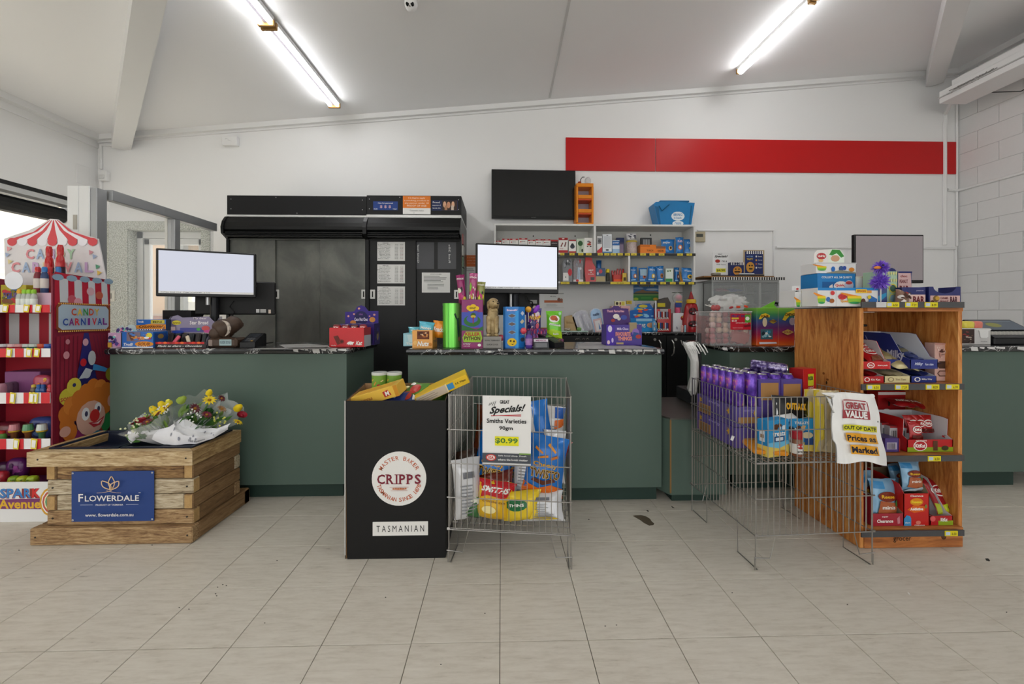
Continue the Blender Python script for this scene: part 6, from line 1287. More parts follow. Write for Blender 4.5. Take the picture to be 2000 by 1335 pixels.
ob = tag(B().ball((0, 0, .04), .035, .03, .045, M(0xd8d8da, .1, alpha=.65, var=0), 14, 8).build('clear_cup', None, (PX(1152, 4.36), 4.46, t.location.z+H_+.001), smooth=True), 'clear plastic cup on top of the orange tower', 'cup')
q = tag(B().tube([(-.03, 0, .01), (-.03, 0, .05), (-.01, 0, .075), (.012, 0, .075)], .005, M(0x5a5c60, .4), 6).build('coiled_wire', None, (PX(1142, 4.36), 4.43, t.location.z+H_)), 'bent grey wire beside the clear cup', 'wire')
tag(B().ball((0, 0, .012), .02, .015, .012, M(0xa03a1c, .5), 8, 6).build('red_clip', None, (PX(1134, 4.36), 4.42, t.location.z+H_+.001)), 'small dark red clip at the left top of the orange tower', 'clip')
cb_ = M(0x1f79b4, .35, var=.1, sc=12, bump=.5); Yc = 4.36; zc2 = PZ(1162, 437, YS)+.001
bp = [(1287, 443), (1350, 443), (1357, 396), (1318, 393), (1281, 394), (1277, 398)]
X_c = PX(1318, Yc); o = B().prism([(PX(x, Yc)-X_c, max(PZ(x, y, Yc)-zc2, 0)) for x, y in bp], 1, 0, .16, cb_).build('cool_bag', None, (X_c, Yc, zc2)); tag(o, 'bright blue cool bag lying on top of the white shelves', 'bag')
S = lambda u, v, e=0: Vector((PX(u, Yc)-X_c, -.0006-e, PZ(u, v, Yc)-zc2))
prints('printed_front', S, [('e', 1324, 422, 13, 9, 0xdfe6ea), ('t', 'BRING', 1324, 419, 17, -5, 0x2a7ab0, .02), ('t', 'it back', 1324, 425, 15, -4, 0x2a7ab0), ('e', 1324, 436, 11, 5, 0xdfe6ea), ('t', 'reuse', 1324, 436, 12, -4, 0x2a7ab0), ('p', [(1279, 402), (1286, 404), (1291, 441), (1288, 441)], 0x17608f), ('p', [(1352, 402), (1349, 401), (1345, 441), (1347, 441)], 0x17608f)], o)
B().tube([(PX(1287, Yc)-X_c, -.005, PZ(1287, 402, Yc)-zc2), (PX(1292, Yc)-X_c, -.015, PZ(1292, 412, Yc)-zc2), (PX(1306, Yc)-X_c, -.015, PZ(1306, 400, Yc)-zc2)], .006, M(0x14597f, .5), 6).build('handle', o)
B().box(-.16, .16, .0, .15, PZ(1318, 394, Yc)-zc2, PZ(1318, 391, Yc)-zc2, M(0x1a6a9c, .4), .004).build('flap', o)
# papers on the wall
paper('wall_notice', 1063, 570, 1101, 601, YB, 'white notice with an orange band behind the middle monitor', [('r', 0, .33, .95, .48, 0xc8683a), ('e', .75, .52, .08, .12, 0x8a5a4a), ('e', .88, .5, .07, .1, 0x9a6a5a), ('t', 'we care', .45, .72, .3, .07, 0x777777), ('r', 0, .88, 1, .92, 0x9a9a9c), ('r', 0, .0, 1, .01, 0x9a9a9c)]+lines(3, .1, .08, .8, .28, 0xa8a8a8, 3, .3))
paper('wall_notice', 909, 498, 932, 533, YB, 'orange and white notice on the wall beside the black cabinet', [('r', 0, .36, 1, 1, 0xc9662c)]+[('t', s_, .5, v, .7, .05, 0xe8c8b0) for s_, v in (('it is illegal', .86), ('under 18', .7), ('years of age', .55))]+lines(2, .1, .08, .9, .28, 0xa0a0a0, 3))
o = paper('wall_calendar', 1237, 553, 1286, 587, YB, 'wall calendar with a painted green valley picture under the shelves', [('r', 0, 0, 1, .3, 0x3c8a44), ('r', 0, .3, 1, .42, 0x7a9a5a), ('p', [(0, .42), (.1, .52), (.3, .6), (.35, .65), (.5, .56), (.9, .55), (1, .5), (1, .4), (0, .4)], 0x8a6a4a), ('r', .0, .38, 1, .46, 0x3f5a4a), ('e', .2, .72, .2, .05, 0x9ab8d8), ('e', .75, .66, .25, .06, 0xa8c4dc), ('t', 'Country Life', .52, .85, .6, .12, 0xd8b840, .03), ('e', .1, .1, .1, .08, 0xa8c83a), ('e', .88, .1, .1, .08, 0xc8a83a), ('r', .3, .12, .7, .2, 0x4aa04a)], 0x4a7ab4, 'calendar')
paper('calendar_pad', 1240, 587.5, 1285, 598, YB, 'white calendar pad under the green valley picture', [('r', .02, .2, .98, .3, 0x8a9ab0), ('r', .3, .5, .7, .6, 0x9aa8bc)], 0xdedee2, 'pad')
# back counter items
YK2 = 4.2
o = card(1103, 618, 1139, zK, 0xb89a68, [('t', 'biscotti', .5, .6, .8, .14, 0x9a7a4a)], 'tan paper packet with curved top at left of the back counter', Y=YK2, dep=.06); backcard(o, [(0, .9), (.15, 1.05), (.5, 1.1), (.85, 1.05), (1, .9)], .05, 0xb49664)
tag(B().box(-.14, .14, 0, .10, 0, .012, M(0xb4ccc4, .5, var=.2, sc=30), .002).build('leaflet_stack', None, (PX(1120, YK2), YK2-.07, zK)), 'pale green leaflets lying in front of the tan packet', 'leaflets')
soft('green_toy', 1131, YK2-.04, zK+.013, .05, .04, .035, 0x6f9a4a, 'small green toy on the leaflets', 'toy'); soft('pale_toy', 1108, YK2-.04, zK+.013, .07, .04, .03, 0xb8a890, 'small pale toy on the leaflets', 'toy', cols=[0x8a6a4a, 0xd8d0c0])
def domed(x0, x1, yt, Y, lean, c, items, lb, cat='pack'):
    X0, X1 = PX(x0, Y), PX(x1, Y); w = X1-X0; h = PZ(x0, yt, Y)-zK
    pts = [(-w/2, 0), (w/2, 0), (w/2, h*.78)]+[(w/2*cos(t*PI/8), h*.78+h*.22*sin(t*PI/8)) for t in range(1, 8)]+[(-w/2, h*.78)]
    o = tag(B().prism(pts, 1, 0, .03, M(0xc9c9ce, .3, var=.05)).build('domed_pack', None, ((X0+X1)/2, Y, zK), lean), lb, cat)
    q = B().prism([(x*.82, z*.94+.006) for x, z in pts], 1, -.006, 0, M(c, .2, .3, var=.4, sc=25)).build('inner_blister', o)
    prints('printed_front', front(-w*.41, 0, w*.82, h*.94, -.0065), items, q); return o
domed(1128, 1160, 604, YK2, (0, -.32, 0), 0x8a8a92, [('p', [(.2, .05), (.4, .05), (.35, .85), (.2, .8)], 0xdcdce2), ('p', [(.5, .05), (.6, .05), (.6, .88), (.5, .88)], 0xa8a8b4), ('p', [(.75, .1), (.85, .1), (.8, .8), (.7, .85)], 0xd0d0d8)], 'silver domed lint roller pack leaning on the back counter')
domed(1158, 1183, 600, YK2+.03, (0, -.2, 0), 0x8aa4c0, [('r', .1, .0, .9, .58, 0xd8b8b8), ('r', .25, .05, .75, .5, 0xe8e4e4), ('p', [(.5, .1), (.7, .1), (.6, .4)], 0x6a8ac0), ('t', 'nails', .5, .78, .6, .12, 0x2a3a5a, .03)], 'blue and pink domed pack leaning right of the silver one')
for k, (xa_, xb2, lb) in enumerate(((1195, 1212, 'pink and cream printed carton, left one behind the purple box'), (1213, 1231, 'pink and cream printed carton, right one behind the purple box'))): card(xa_, 597, xb2, zK, 0xd8a8a8, [('t', 'baby', .5, .86, .7, .12, 0x9a4a5a, .02), ('r', .1, .55, .9, .72, 0xe4d0c0), ('t', 'wipes', .5, .4, .7, .12, 0x6a3a4a, .02)], lb, Y=YK2+.08, dep=.08)
card(1201, 588, 1222, zK+PZ(1201, 597, YK2+.08)-zK, 0xd8d0a8, [('e', .2, .5, .12, .35, 0x3a2a28), ('e', .5, .5, .08, .35, 0x8a4a3a), ('r', .6, .1, .9, .9, 0xc8b84a)], 'small cream strip carton on top of the pink cartons', Y=YK2+.09, dep=.04)
card(1224, 587, 1234, zK+PZ(1201, 597, YK2+.08)-zK+.018, 0xc8ac2a, [('t', 'XXL', .5, .5, .6, .5, 0x4a3a2a)], 'tiny yellow ticket on the pink cartons', Y=YK2+.09, dep=.02)
o = card(1232, 622, 1284, zK, 0x2184c4, [('r', .0, .0, 1, .3, 0x2a94d8), ('t', 'CHEWS', .35, .45, .4, .3, W_, .03), ('e', .75, .5, .15, .2, 0xd8a07a), ('r', .2, .8, .8, 1, 0x9ac8e4)], 'blue fish sweets carton with a tall patterned header', Y=YK2, dep=.09, name='display_carton', cat='carton')
backcard(o, [(0, .9), (0, 1.6), (.2, 1.7), (.3, 2.1), (.75, 2.15), (.88, 1.8), (1, 1.7), (1, .9)], .003, 0x1f62b0, [('e', .5, 1.95, .17, .12, 0xc8b83a)]+blobs(4, [0x2a94d8, 0x1a4a8a, 0xd8503a, 0xe8c84a, 0x90c8e8], 20, .05, 1, .95, 1.9, .22), .03)
soft('blue_pack', 1236, YK2-.03, zK, .06, .04, .07, 0x5ab0d8, 'pale blue rounded pack beside the fish sweets carton', cols=[0xd8e8f0, 0x3a8ac0]); soft('striped_pouch', 1278, YK2-.03, zK, .05, .03, .11, 0x6aa0c8, 'slim striped pouch right of the fish sweets carton', cols=[0xe8b8a0, 0xd8e8f0])
# red lighter tower
o = tag(B().box(-.085, .085, 0, .12, 0, PZ(1295, 603, YK2)-zK, M(0xb81820, .35, coat=.4), .003).build('lighter_stand', None, (PX(1295, YK2), YK2, zK)), 'red two-tier lighter stand with white tubes on the back counter', 'stand')
h = PZ(1295, 603, YK2)-zK; it = []
for (v0, cs) in ((.58, (0xd8d8e0, 0x3a4a7a, 0xb03a2a, 0xe0e0e4, 0x5a2a2a, 0x7a8aa8)), (.08, (0xe0c02a, 0x2a4a9a, 0x2a2a3a, 0xd8402a, 0xc0c0c8, 0x2a4a8a))):
    it += [('r', .15, v0, .85, v0+.3, 0x5a1014)]+[('r', .2+.1*k, v0+.06, .28+.1*k, v0+.32, c) for k, c in enumerate(cs)]+[('t', 'COLOUR', .5, v0+.02, .7, .08, W_, .03)]
it += [('r', .3, .88, .8, 1, 0xb0a8aa)]
prints('printed_front', front(-.085, 0, .17, h, -.0005), it, o)
B().box(-.085, -.07, -.004, .0, h*.5, h*1.35, M(0xd8d8da, .4)).build('side_strip', o)
o = tag(B().prism([(-.07, 0), (.075, 0), (.08, .06), (.05, .12), (-.02, .10), (-.06, .06)], 1, 0, .1, M(0x4a4440, .5)).build('cap', None, (PX(1296, YK2), YK2+.01, zK+h+.001)), 'dark cap with yellow patch on the lighter stand', 'cap'); B().box(-.06, .02, -.003, 0, .02, .06, M(0xc8b82a, .5)).build('patch', o)
# toucan parcel, tubes
o = card(1315, 611, 1346, zK, 0xdcdce0, [('p', [(.6, .2), (.8, .2), (.9, .8), (.7, .7)], 0xd8a02a), ('e', .62, .72, .17, .13, 0xa02a30), ('e', .68, .78, .14, .08, 0xe0c83a), ('p', [(.84, .0), (1, 0), (1, 1), (.8, 1)], 0x2a7aa8), ('p', [(.15, .2), (.2, .3), (.3, .2), (.25, .1)], 0x9a9aa4), ('e', .75, .4, .12, .12, 0xc8503a)], 'white parcel box with a bright parrot print on the back counter', Y=YK2, dep=.07, name='parcel_box', cat='box')
for k in range(6):
    c = (0xd8a8a0, 0x9ac0d0, 0xe8e8ea, 0x2a3a5a, 0xd8d8dc, 0x6ab0d8)[k]; X = PX(1332+k*5.6, YK2-.04); tag(B().lathe([(.01, 0), (.011, .008), (.011, .06), (.007, .07)], M(c, .3, var=.2, sc=50), n=10).build('glue_tube', None, (X, YK2-.045, zK), smooth=True), ['pink tube at the left of the small tube row', 'pale blue tube second in the small tube row', 'white tube third in the small tube row', 'navy tube in the small tube row', 'light grey tube in the small tube row', 'sky blue tube at the right of the row'][k], 'tube', 'small tubes in front of the parrot box')
tag(B().box(-.02, .02, 0, .02, 0, .03, M(0xc8ccd4, .4), .002).build('small_block', None, (PX(1365, YK2), YK2-.04, zK)), 'tiny white block at the foot of the red sauce bottle', 'block')
# lolly spinner jar
o = tag(B().lathe([(.025, 0), (.03, .01), (.028, .10), (.02, .11)], M(0xd05a7a, .3, var=.5, sc=40), n=16).build('candy_fan', None, (PX(1324, YK2+.05), YK2+.06, zK+PZ(1315, 611, YK2)-zK), smooth=True), 'pink and yellow candy fan toy standing on the parrot box', 'toy')
B().ball((0, 0, .16), .055, .05, .055, M(0xd8dcd8, .05, alpha=.35, var=0), 16, 10).build('clear_dome', o, smooth=True); B().ball((.01, -.005, .165), .035, .03, .03, M(0xd8487a, .4, var=.3, sc=50), 10, 8).build('candy', o, smooth=True)
B().box(-.035, .03, -.032, -.028, .06, .11, M(0x243f86, .4)).build('label', o); B().box(-.03, .035, -.034, -.03, .11, .125, M(0xd8b83a, .4)).build('label_band', o)
for s_ in (-1, 1): B().ball((s_*.03, 0, .218), .032, .008, .004, M(0x4a5a4a, .4), 8, 5).build('blade', o)
# giant sauce bottle display
YQ = 4.13; xq = PX(1355, YQ); ht = PZ(1355, 568, YQ)-zK; R1 = (PX(1373, YQ)-PX(1338, YQ))/2
b = B(); pr = [(R1*.98, 0), (R1, .02), (R1*.97, ht*.3), (R1*.78, ht*.5), (R1*.72, ht*.6), (R1*.6, ht*.68), (R1*.42, ht*.71)]
o = tag(B().lathe(pr, M(0xa0141c, .3, coat=.5), n=28, sy=.6).build('sauce_bottle', None, (xq, YQ+R1*.62, zK), smooth=True), 'oversized red sauce bottle display with yellow collar on the back counter', 'bottle')
B().lathe([(R1*.5, ht*.705), (R1*.52, ht*.72), (R1*.52, ht*.79), (R1*.46, ht*.8)], M(0xe0b02a, .3, coat=.4), n=24).build('collar', o, smooth=True)
B().lathe([(R1*.3, ht*.8), (R1*.24, ht*.86), (R1*.1, ht*.97), (R1*.03, ht)], M(0x8a101a, .3, coat=.4), n=20).build('nozzle', o, smooth=True)
for z_, s_ in ((ht*.5, .8), (ht*.2, 1.0)):
    q = B().ball((0, -R1*.3*s_, z_), R1*.62*s_, R1*.42, ht*.11, M(0x3a1418, .3), 14, 8).build('opening', o, smooth=True); b = B(); R = random.Random(9)
    for k in range(9): b.ball((R.uniform(-.5, .5)*R1*s_, -R1*.3*s_-R1*.38, z_-ht*.04+R.uniform(-.01, .02)), .011, .008, .008, M([0xd8d8dc, 0x8a1a20, 0x2a2024][k % 3], .4, var=0), 6, 4)
    b.build('sachet', o)['kind'] = 'stuff'
# pie warmer
YW = 4.15; X0, X1 = PX(1390, YW), PX(1522, YW); w = X1-X0; zwt = PZ(1450, 546, YW); zw0 = PZ(1450, 690, YW); zw0 = zk+.002
pwm = thing('pie_warmer', 'grey glass-fronted pie warmer with a striped top trim', 'warmer', ((X0+X1)/2, YW, zw0)); h = zwt-zw0; D_ = .40; st_ = M(0x9ea09f, .35, .6, var=.08)
ws = tag(B().box(PX(1386, YK)+.02, X1+.3, YW-.01, YB-.01, .0, zw0-.002, M(0x2f3132, .5)).build('warmer_cupboard', None), 'dark cupboard carrying the pie warmer behind the right counter', 'cupboard')
B().box(-w/2, w/2, .0, D_, 0, .03, st_).build('base', pwm); B().box(-w/2, w/2, 0, D_, h-.03, h, st_, .003).build('top', pwm)
B().box(-w/2, -w/2+.02, 0, D_, .031, h-.031, st_).build('side_panel', pwm); B().box(w/2-.02, w/2, 0, D_, .031, h-.031, st_).build('side_panel', pwm)
B().box(-w/2+.021, w/2-.021, D_-.01, D_, .031, h-.031, M(0x6a6c6b, .4, .4)).build('back_panel', pwm)
B().box(-w/2-.125, -w/2-.002, .17, D_, 0, h-.02, M(0xa8aaa9, .3, .5, var=.1), .004).build('side_housing', pwm)
for x_ in (-.0, .22): B().box(x_*w-.012, x_*w+.012, .004, .02, .031, h-.031, st_).build('door_stile', pwm)
for z_ in (.3, .53, .76): B().box(-w/2+.022, w/2-.022, .03, D_-.02, h*z_, h*z_+.006, M(0x55575a, .3, .7)).build('rack', pwm)
B().box(-w/2+.022, w/2-.022, .001, .004, .031, h-.031, GLASS).build('pane', pwm)
b = B(); n = 30
for k in range(n): b.box(-w/2+w*1.08*(k+.1)/n, -w/2+w*1.08*(k+.62)/n, -.0145, -.0135, h-.004, h+.026, M(0x1a1a22, .5, var=0))
tr = B().box(-w/2, w/2*1.16, -.013, .0, h-.005, h+.027, M(0xe0deda, .5)).build('striped_trim', pwm); b.build('stripe', tr)['kind'] = 'stuff'
B().tube([(w/2-.04, -.005, h*.55), (w/2-.04, -.03, h*.55), (w/2-.04, -.03, h*.5)], .012, M(0x151515, .4), 8).build('handle', pwm)
for k, (x_, c, lb) in enumerate(((-.26*w, 0x8a3a54, 'magenta packet on the top rack of the pie warmer'), (.0*w-.03, 0x55589a, 'blue violet packet on the top rack of the pie warmer'))): pouch('pie_packet', lb, .16, .1, .02, (pwm.location.x+x_, YW+.12, zw0+h*.76+.028), (-PI/2+.1, 0, 0), c, grp='packets in the pie warmer')
tag(B().box(-w/2-.04, w/2, 0, .3, 0, .016, M(0x8a6238, .6, var=.2, sc=8), .003).build('chopping_board', None, (pwm.location.x-.03, YW+.03, zwt+.028-.001+.0)), 'flat wooden board on top of the pie warmer', 'board')
ztp = zwt+.045
o = tag(B().box(-.09, .09, .0, .003, 0, PZ(1407, 493, YW+.1)-ztp, M(0xe2e2e2, .5)).build('price_sign', None, (PX(1408, YW+.1), YW+.1, ztp)), 'white specials price sign leaning on the pie warmer', 'sign'); h_ = PZ(1407, 493, YW+.1)-ztp
prints('printed_text', front(-.09, 0, .18, h_, -.0004), [('t', 'GREAT', .45, .93, .25, .05, 0x222222), ('t', 'Specials!', .5, .83, .75, .12, 0x1a1a1a, .03, .15), ('e', .3, .64, .15, .07, 0xa8342a), ('t', 'PIE $', .7, .63, .3, .07, 0x333333, .02), ('t', 'With Sauce', .5, .5, .55, .05, 0x444444), ('r', .2, .17, .78, .33, 0xd8d030), ('t', '$4.50', .49, .25, .48, .11, 0x3a3a20, .03), ('r', 0, 0, 1, .06, 0x55565a)], o)
def navycard(x0, y0, x1, Y, lb, items, fr=None, z=ztp):
    X0_, X1_ = PX(x0, Y), PX(x1, Y); w_, h_ = X1_-X0_, PZ(x0, y0, Y)-z
    o = tag(B().box(-w_/2, w_/2, 0, .06 if fr is None else .006, 0, h_, M(0x232b5c if fr is None else fr, .4), .002).build('pie_sign', None, ((X0_+X1_)/2, Y, z)), lb, 'sign'); prints('printed_front', front(-w_/2, 0, w_, h_, -.0004), items, o)
aw = lambda v0, v1, n_, u0=.0, u1=1: [('r', u0, v0, u1, v1, W_)]+[('r', u0+(u1-u0)*k/n_, v0, u0+(u1-u0)*(k+.5)/n_, v1, 0x1a2048) for k in range(n_)]
navycard(1426, 512, 1453, YW+.06, 'navy pie box with striped awning and moustached pie face', aw(.8, 1, 8)+[('e', .52, .38, .32, .33, 0xc88a3a), ('e', .4, .5, .06, .05, 0x2a1a10), ('e', .63, .5, .06, .05, 0x2a1a10), ('e', .42, .3, .14, .06, 0x2a1a10), ('e', .6, .3, .14, .06, 0x2a1a10), ('t', 'PIE', .5, .9, .35, .12, 0x1a2048, .03)])
navycard(1452, 488, 1493, YW+.16, 'framed navy pie menu board with a striped awning heading', [('r', .07, .1, .93, .93, 0x232f66)]+aw(.85, .97, 8, .1, .92)+[('t', 'HOT PIES', .3, .76, .3, .05, 0x8ab0e0, .02), ('t', 'TASTY', .3, .66, .3, .07, 0xd8b83a, .03), ('e', .32, .36, .2, .2, 0xc8903a), ('e', .28, .42, .04, .03, 0x1a1a1a), ('e', .4, .42, .04, .03, 0x1a1a1a), ('e', .34, .3, .1, .03, 0x1a1a1a)]+[('e', .6, .76-.14*k, .035, .035, [W_, 0xd8a03a, 0xb05a3a, W_][k]) for k in range(4)]+[('t', s_, .78, .76-.14*k, .2, .04, W_) for k, s_ in enumerate(('Steak', 'Curry', 'Cheese', 'Pepper'))]+[('r', .07, .02, .93, .08, 0xe0e0e0)], 0xb09a74)
soft('paper_bags', 1398, YW+.05, ztp+.001, .1, .08, .03, 0x8a8478, 'small grey heap of bags at the left of the board', 'bags'); tag(B().box(-.15, .15, 0, .08, 0, .012, M(0x3c3d40, .4), .004).build('tongs_tray', None, (PX(1470, YW), YW+.035, ztp+.001)), 'dark flat tray on the wooden board in front of the menu', 'tray')
tag(B().box(-.14, .02, 0, .06, 0, .014, M(0xc8ccd8, .2, alpha=.8, var=0), .004).build('clear_bag', None, (PX(1475, YW), YW+.04, ztp+.014)), 'clear plastic bag on the dark tray', 'bag')
# --- left part of the right counter: tub of lollipops, rainbow box
Yt = 2.62; XT0, XT1 = PX(1385, 2.68), PX(1470, 2.60)
tb_ = thing('lollipop_tub', 'clear square tub of pink and white lollipops with a red label', 'tub', (PX(1428, Yt), Yt, CT+.001)); w = .27; h = PZ(1428, 610, Yt)-CT
q = B(); q.box(-w/2, w/2, 0, .003, 0, h, CLEAR).box(-w/2, w/2, .2, .203, 0, h, CLEAR).box(-w/2, -w/2+.003, .003, .2, 0, h, CLEAR).box(w/2-.003, w/2, .003, .2, 0, h, CLEAR).box(-w/2, w/2, 0, .203, -.0, .004, CLEAR); q.build('tub_wall', tb_)
B().box(-w/2-.005, w/2+.005, -.005, .208, h, h+.008, M(0xd8d4d4, .2, alpha=.6, var=0), .003).build('lid', tb_)
B().box(-.005, w/2-.005, -.002, -.0005, h*.48, h*.96, M(0xc01c30, .35)).build('label', tb_)
prints('printed_label', front(-.005, h*.48, w/2, h*.48, -.0024), [('t', 'FRUIT SWIRL', .5, .85, .9, .16, 0x1c3a7a, .03), ('r', .05, .66, .4, .76, 0xe0c03a), ('t', '$2.50', .18, .55, .25, .12, W_, .02), ('t', 'strawberry', .55, .42, .6, .1, W_, .01), ('r', .7, .45, .98, .95, 0x5aa03a), ('e', .82, .7, .1, .12, W_), ('t', 'made in Australia', .35, .12, .5, .06, 0xe8b0b0), ('p', [(.6, .25), (.98, .35), (.98, .2), (.7, .15)], 0x7a1020)], tb_)
R = random.Random(21); pm_ = [M(0xa03a3c, .3, var=.6, sc=50), M(0xc8a098, .3, var=.5, sc=60), M(0x7a1f22, .3, var=.5, sc=50), M(0xc09a80, .3, var=.5, sc=60)]
lme = [B().ball((0, 0, 0), .021, .021, .021, m_, 8, 6).mesh('sweet', True) for m_ in pm_]; lp0 = None
for k in range(66):
    L_ = k//12; o = bpy.data.objects.new('lollipop', lme[R.randrange(4) if L_ > 1 else 2*(k % 2)]); COL.objects.link(o)
    o.location = (tb_.location.x-w/2+.028+.043*(k % 6), Yt+.03+.05*((k//6) % 2)+R.uniform(0, .01), CT+.026+.035*L_+R.uniform(0, .006)); tag(o, 'round wrapped lollipop heaped inside the clear square tub', 'lollipop', 'lollipops inside the clear tub')
B().box(-w/2+.006, w/2-.006, .14, .196, .006, h*.9, M(0x8a3a38, .5, var=.5, sc=30)).build('back_layer', tb_)['kind'] = 'stuff'
for k in range(4): tag(B().box(-.05, .05, 0, .003, 0, .055, M(0x9a3a34, .3, var=.3), .001).build('sweet_strip', None, (tb_.location.x+.05+(k % 2)*.02, Yt+.006+.004*k, CT+.02+.012*k), (0, .25, 0)), 'dark red sweet strip pressed against the front of the clear tub', 'sweet', 'sweet strips in the clear tub')
# crumpled cellophane bag with red bows on top
q = tag(B().ball((0, 0, .055), .11, .07, .06, M(0xe6e6e4, .1, alpha=.5, var=.15, sc=40, bump=1), 22, 14, lambda p: p*(1+.35*noise.noise(p*30)+.2*noise.noise(p*80))).build('cellophane_bag', None, (PX(1440, Yt), Yt+.1, CT+h+.010), smooth=True), 'crumpled clear cellophane bag lying on the lollipop tub', 'bag')
for k, (x_, z_) in enumerate(((1433, 600), (1447, 599), (1462, 598))): tag(B().ball((0, 0, 0), .016, .008, .008, M(0xd0401c if k else 0x9a3034, .4, var=0), 8, 6).build('red_bow', None, (PX(x_, Yt), Yt+.028, PZ(x_, z_, Yt)), (0, .3*(k-1), 0)), ['dark red bow on the cellophane bag', 'orange red bow in the middle of the cellophane bag', 'orange bow at the right of the cellophane bag'][k], 'bow', 'bows on the cellophane bag')
for k, (x_, y_) in enumerate(((1398, 602), (1405, 604))): lollipop(PX(x_+4, Yt), Yt+.05, CT+h+.032, 0xa84a4c, ['pink lollipop lying at the left of the tub lid, white stick up left', 'second pink lollipop lying beside the cellophane bag'][k], (-.06, 0, .02))
rb = ramp_mat('rainbow_print', [(0, 0xd8661e), (.14, 0xc8401e), (.3, 0x9a1e44), (.5, 0x5a2a6a), (.68, 0x2f4f8a), (.85, 0x3a8a52), (1, 0x78b83a)], lambda n, l, s: math_node(n, l, 'MULTIPLY', (lambda q: (l.new(s, q.inputs[0]), q.outputs['Z'])[1])(n.new('ShaderNodeSeparateXYZ')), 1/.24), .35, coat=.3)
Yr = 2.60; xr0, xr1 = PX(1478, Yr), PX(1552, Yr); h = PZ(1500, 601, Yr)-CT
o = tag(B().box(-(xr1-xr0)/2, (xr1-xr0)/2, 0, .15, 0, h, rb, .002).build('rainbow_carton', None, ((xr0+xr1)/2, Yr, CT+.001), .0), 'rainbow coloured sour sweets carton left of the wooden stand', 'carton'); w = xr1-xr0
prints('printed_front', front(-w/2, 0, w, h, -.0005), [('r', .56, 0, .565, 1, 0xe0b8a0), ('r', .1, .17, .42, .44, 0x3f5f6a)]+blobs(7, [0x1a2a34, 0x8ab0b8, 0x2f7a9a, 0xd8d8d8], 16, .1, .18, .42, .44, .1)+[('p', [(.04, .7), (.1, .82), (.22, .86), (.34, .8), (.32, .74), (.2, .79), (.1, .7)], 0xe0c02a), ('t', 'SOUR', .2, .78, .22, .07, 0x7a3a1a, .04), ('e', .2, .62, .06, .12, 0xcfc0a0), ('p', [(.3, .64), (.42, .58), (.52, .64), (.42, .7)], 0xa89030), ('t', 'EXTREME', .41, .65, .18, .05, 0x5a2a2a, .03), ('p', [(.05, .1), (.5, .1), (.52, .06), (.06, .04)], 0xd8d0d8), ('p', [(.66, .68), (.75, .86), (1, .96), (1, .82), (.84, .78), (.74, .66)], 0xd8b82a), ('t', 'CHEWS', .86, .82, .26, .08, 0x4a2a10, .04), ('e', .92, .64, .08, .1, 0x9a8a94), ('p', [(.64, .36), (.8, .28), (.96, .36), (.8, .44)], 0xb89a50), ('t', 'SOUR', .8, .36, .2, .05, 0x8a2a3a, .03)], o)
B().prism([(-.06, 0), (-.0, .03), (.04, .05), (.03, .02), (.05, 0)], 1, .06, .062, M(0x7ac03a, .5)).build('green_flap', o, (0, 0, h))
# ================================================================ DUMP BIN, WIRE BASKETS
bx0, bx1, by0, by1 = -.722, -.258, 1.90, 2.17; bh, bh2 = .731, .768
blk_ = M(0x0e0e0f, .5, var=.1, sc=2.5); krf = M(0xa8825c, .8, var=.08)
db = thing('dump_bin', 'black cardboard dump bin with a round white bakery logo', 'bin', ((bx0+bx1)/2, by0, 0)); W = bx1-bx0; D_ = by1-by0; t = .004
lean = .012
B().add([(-W/2+lean, 0, .001), (W/2-.002, 0, .001), (W/2, 0, bh), (-W/2, 0, bh), (-W/2+lean, t, .001), (W/2-.002, t, .001), (W/2, t, bh), (-W/2, t, bh)], [(0, 1, 2, 3), (7, 6, 5, 4), (0, 4, 5, 1), (3, 2, 6, 7), (0, 3, 7, 4), (1, 5, 6, 2)], blk_).build('front_panel', db)
for s_, nm_ in ((-1, 0), (1, 0)):
    x_ = s_*W/2; B().prism([(t, .001), (D_, .001), (D_, bh2), (t, bh)], 0, x_, x_-s_*t, blk_).build('side_panel', db)
    B().prism([(t, .001), (D_, .001), (D_, bh2-.002), (t, bh-.002)], 0, x_-s_*t, x_-s_*t*1.4, krf).build('inner_liner', db)
B().box(-W/2+t, W/2-t, D_-t, D_, .001, bh2, krf).build('back_panel', db)
B().box(-W/2-.0015, -W/2+.004, -.0015, .001, .02, bh+.001, M(0xb8b6b2, .6)).build('raw_edge', db)
B().box(-W/2+t*2, W/2-t*2, t, D_-t, bh-.13, bh-.12, krf).build('false_floor', db)
cx, cz, r_ = PX(779.5, by0)-db.location.x, PZ(779, 934, by0), (PX(833, by0)-PX(726.5, by0))/2
S = lambda u, v, e=0: Vector((cx+u*r_, -.0006-e, cz+v*r_))
mar = 0x7a2434; org = 0xb8552c
it = [('e', 0, 0, 1, 1, 0xe4e2de)]
b = B(); b.lathe([(r_, 0), (r_, .0006)], M(0xe4e2de, .4, var=0), (cx, -.0007, cz), 48, axis=1); lg = b.build('round_logo', db)
it = [('a', 'MASTER BAKER', 0, 0, .76, .76, 150, 30, .2, org), ('a', 'TASMANIAN SINCE 1878', 0, 0, .78, .78, 200, 340, .19, org)]
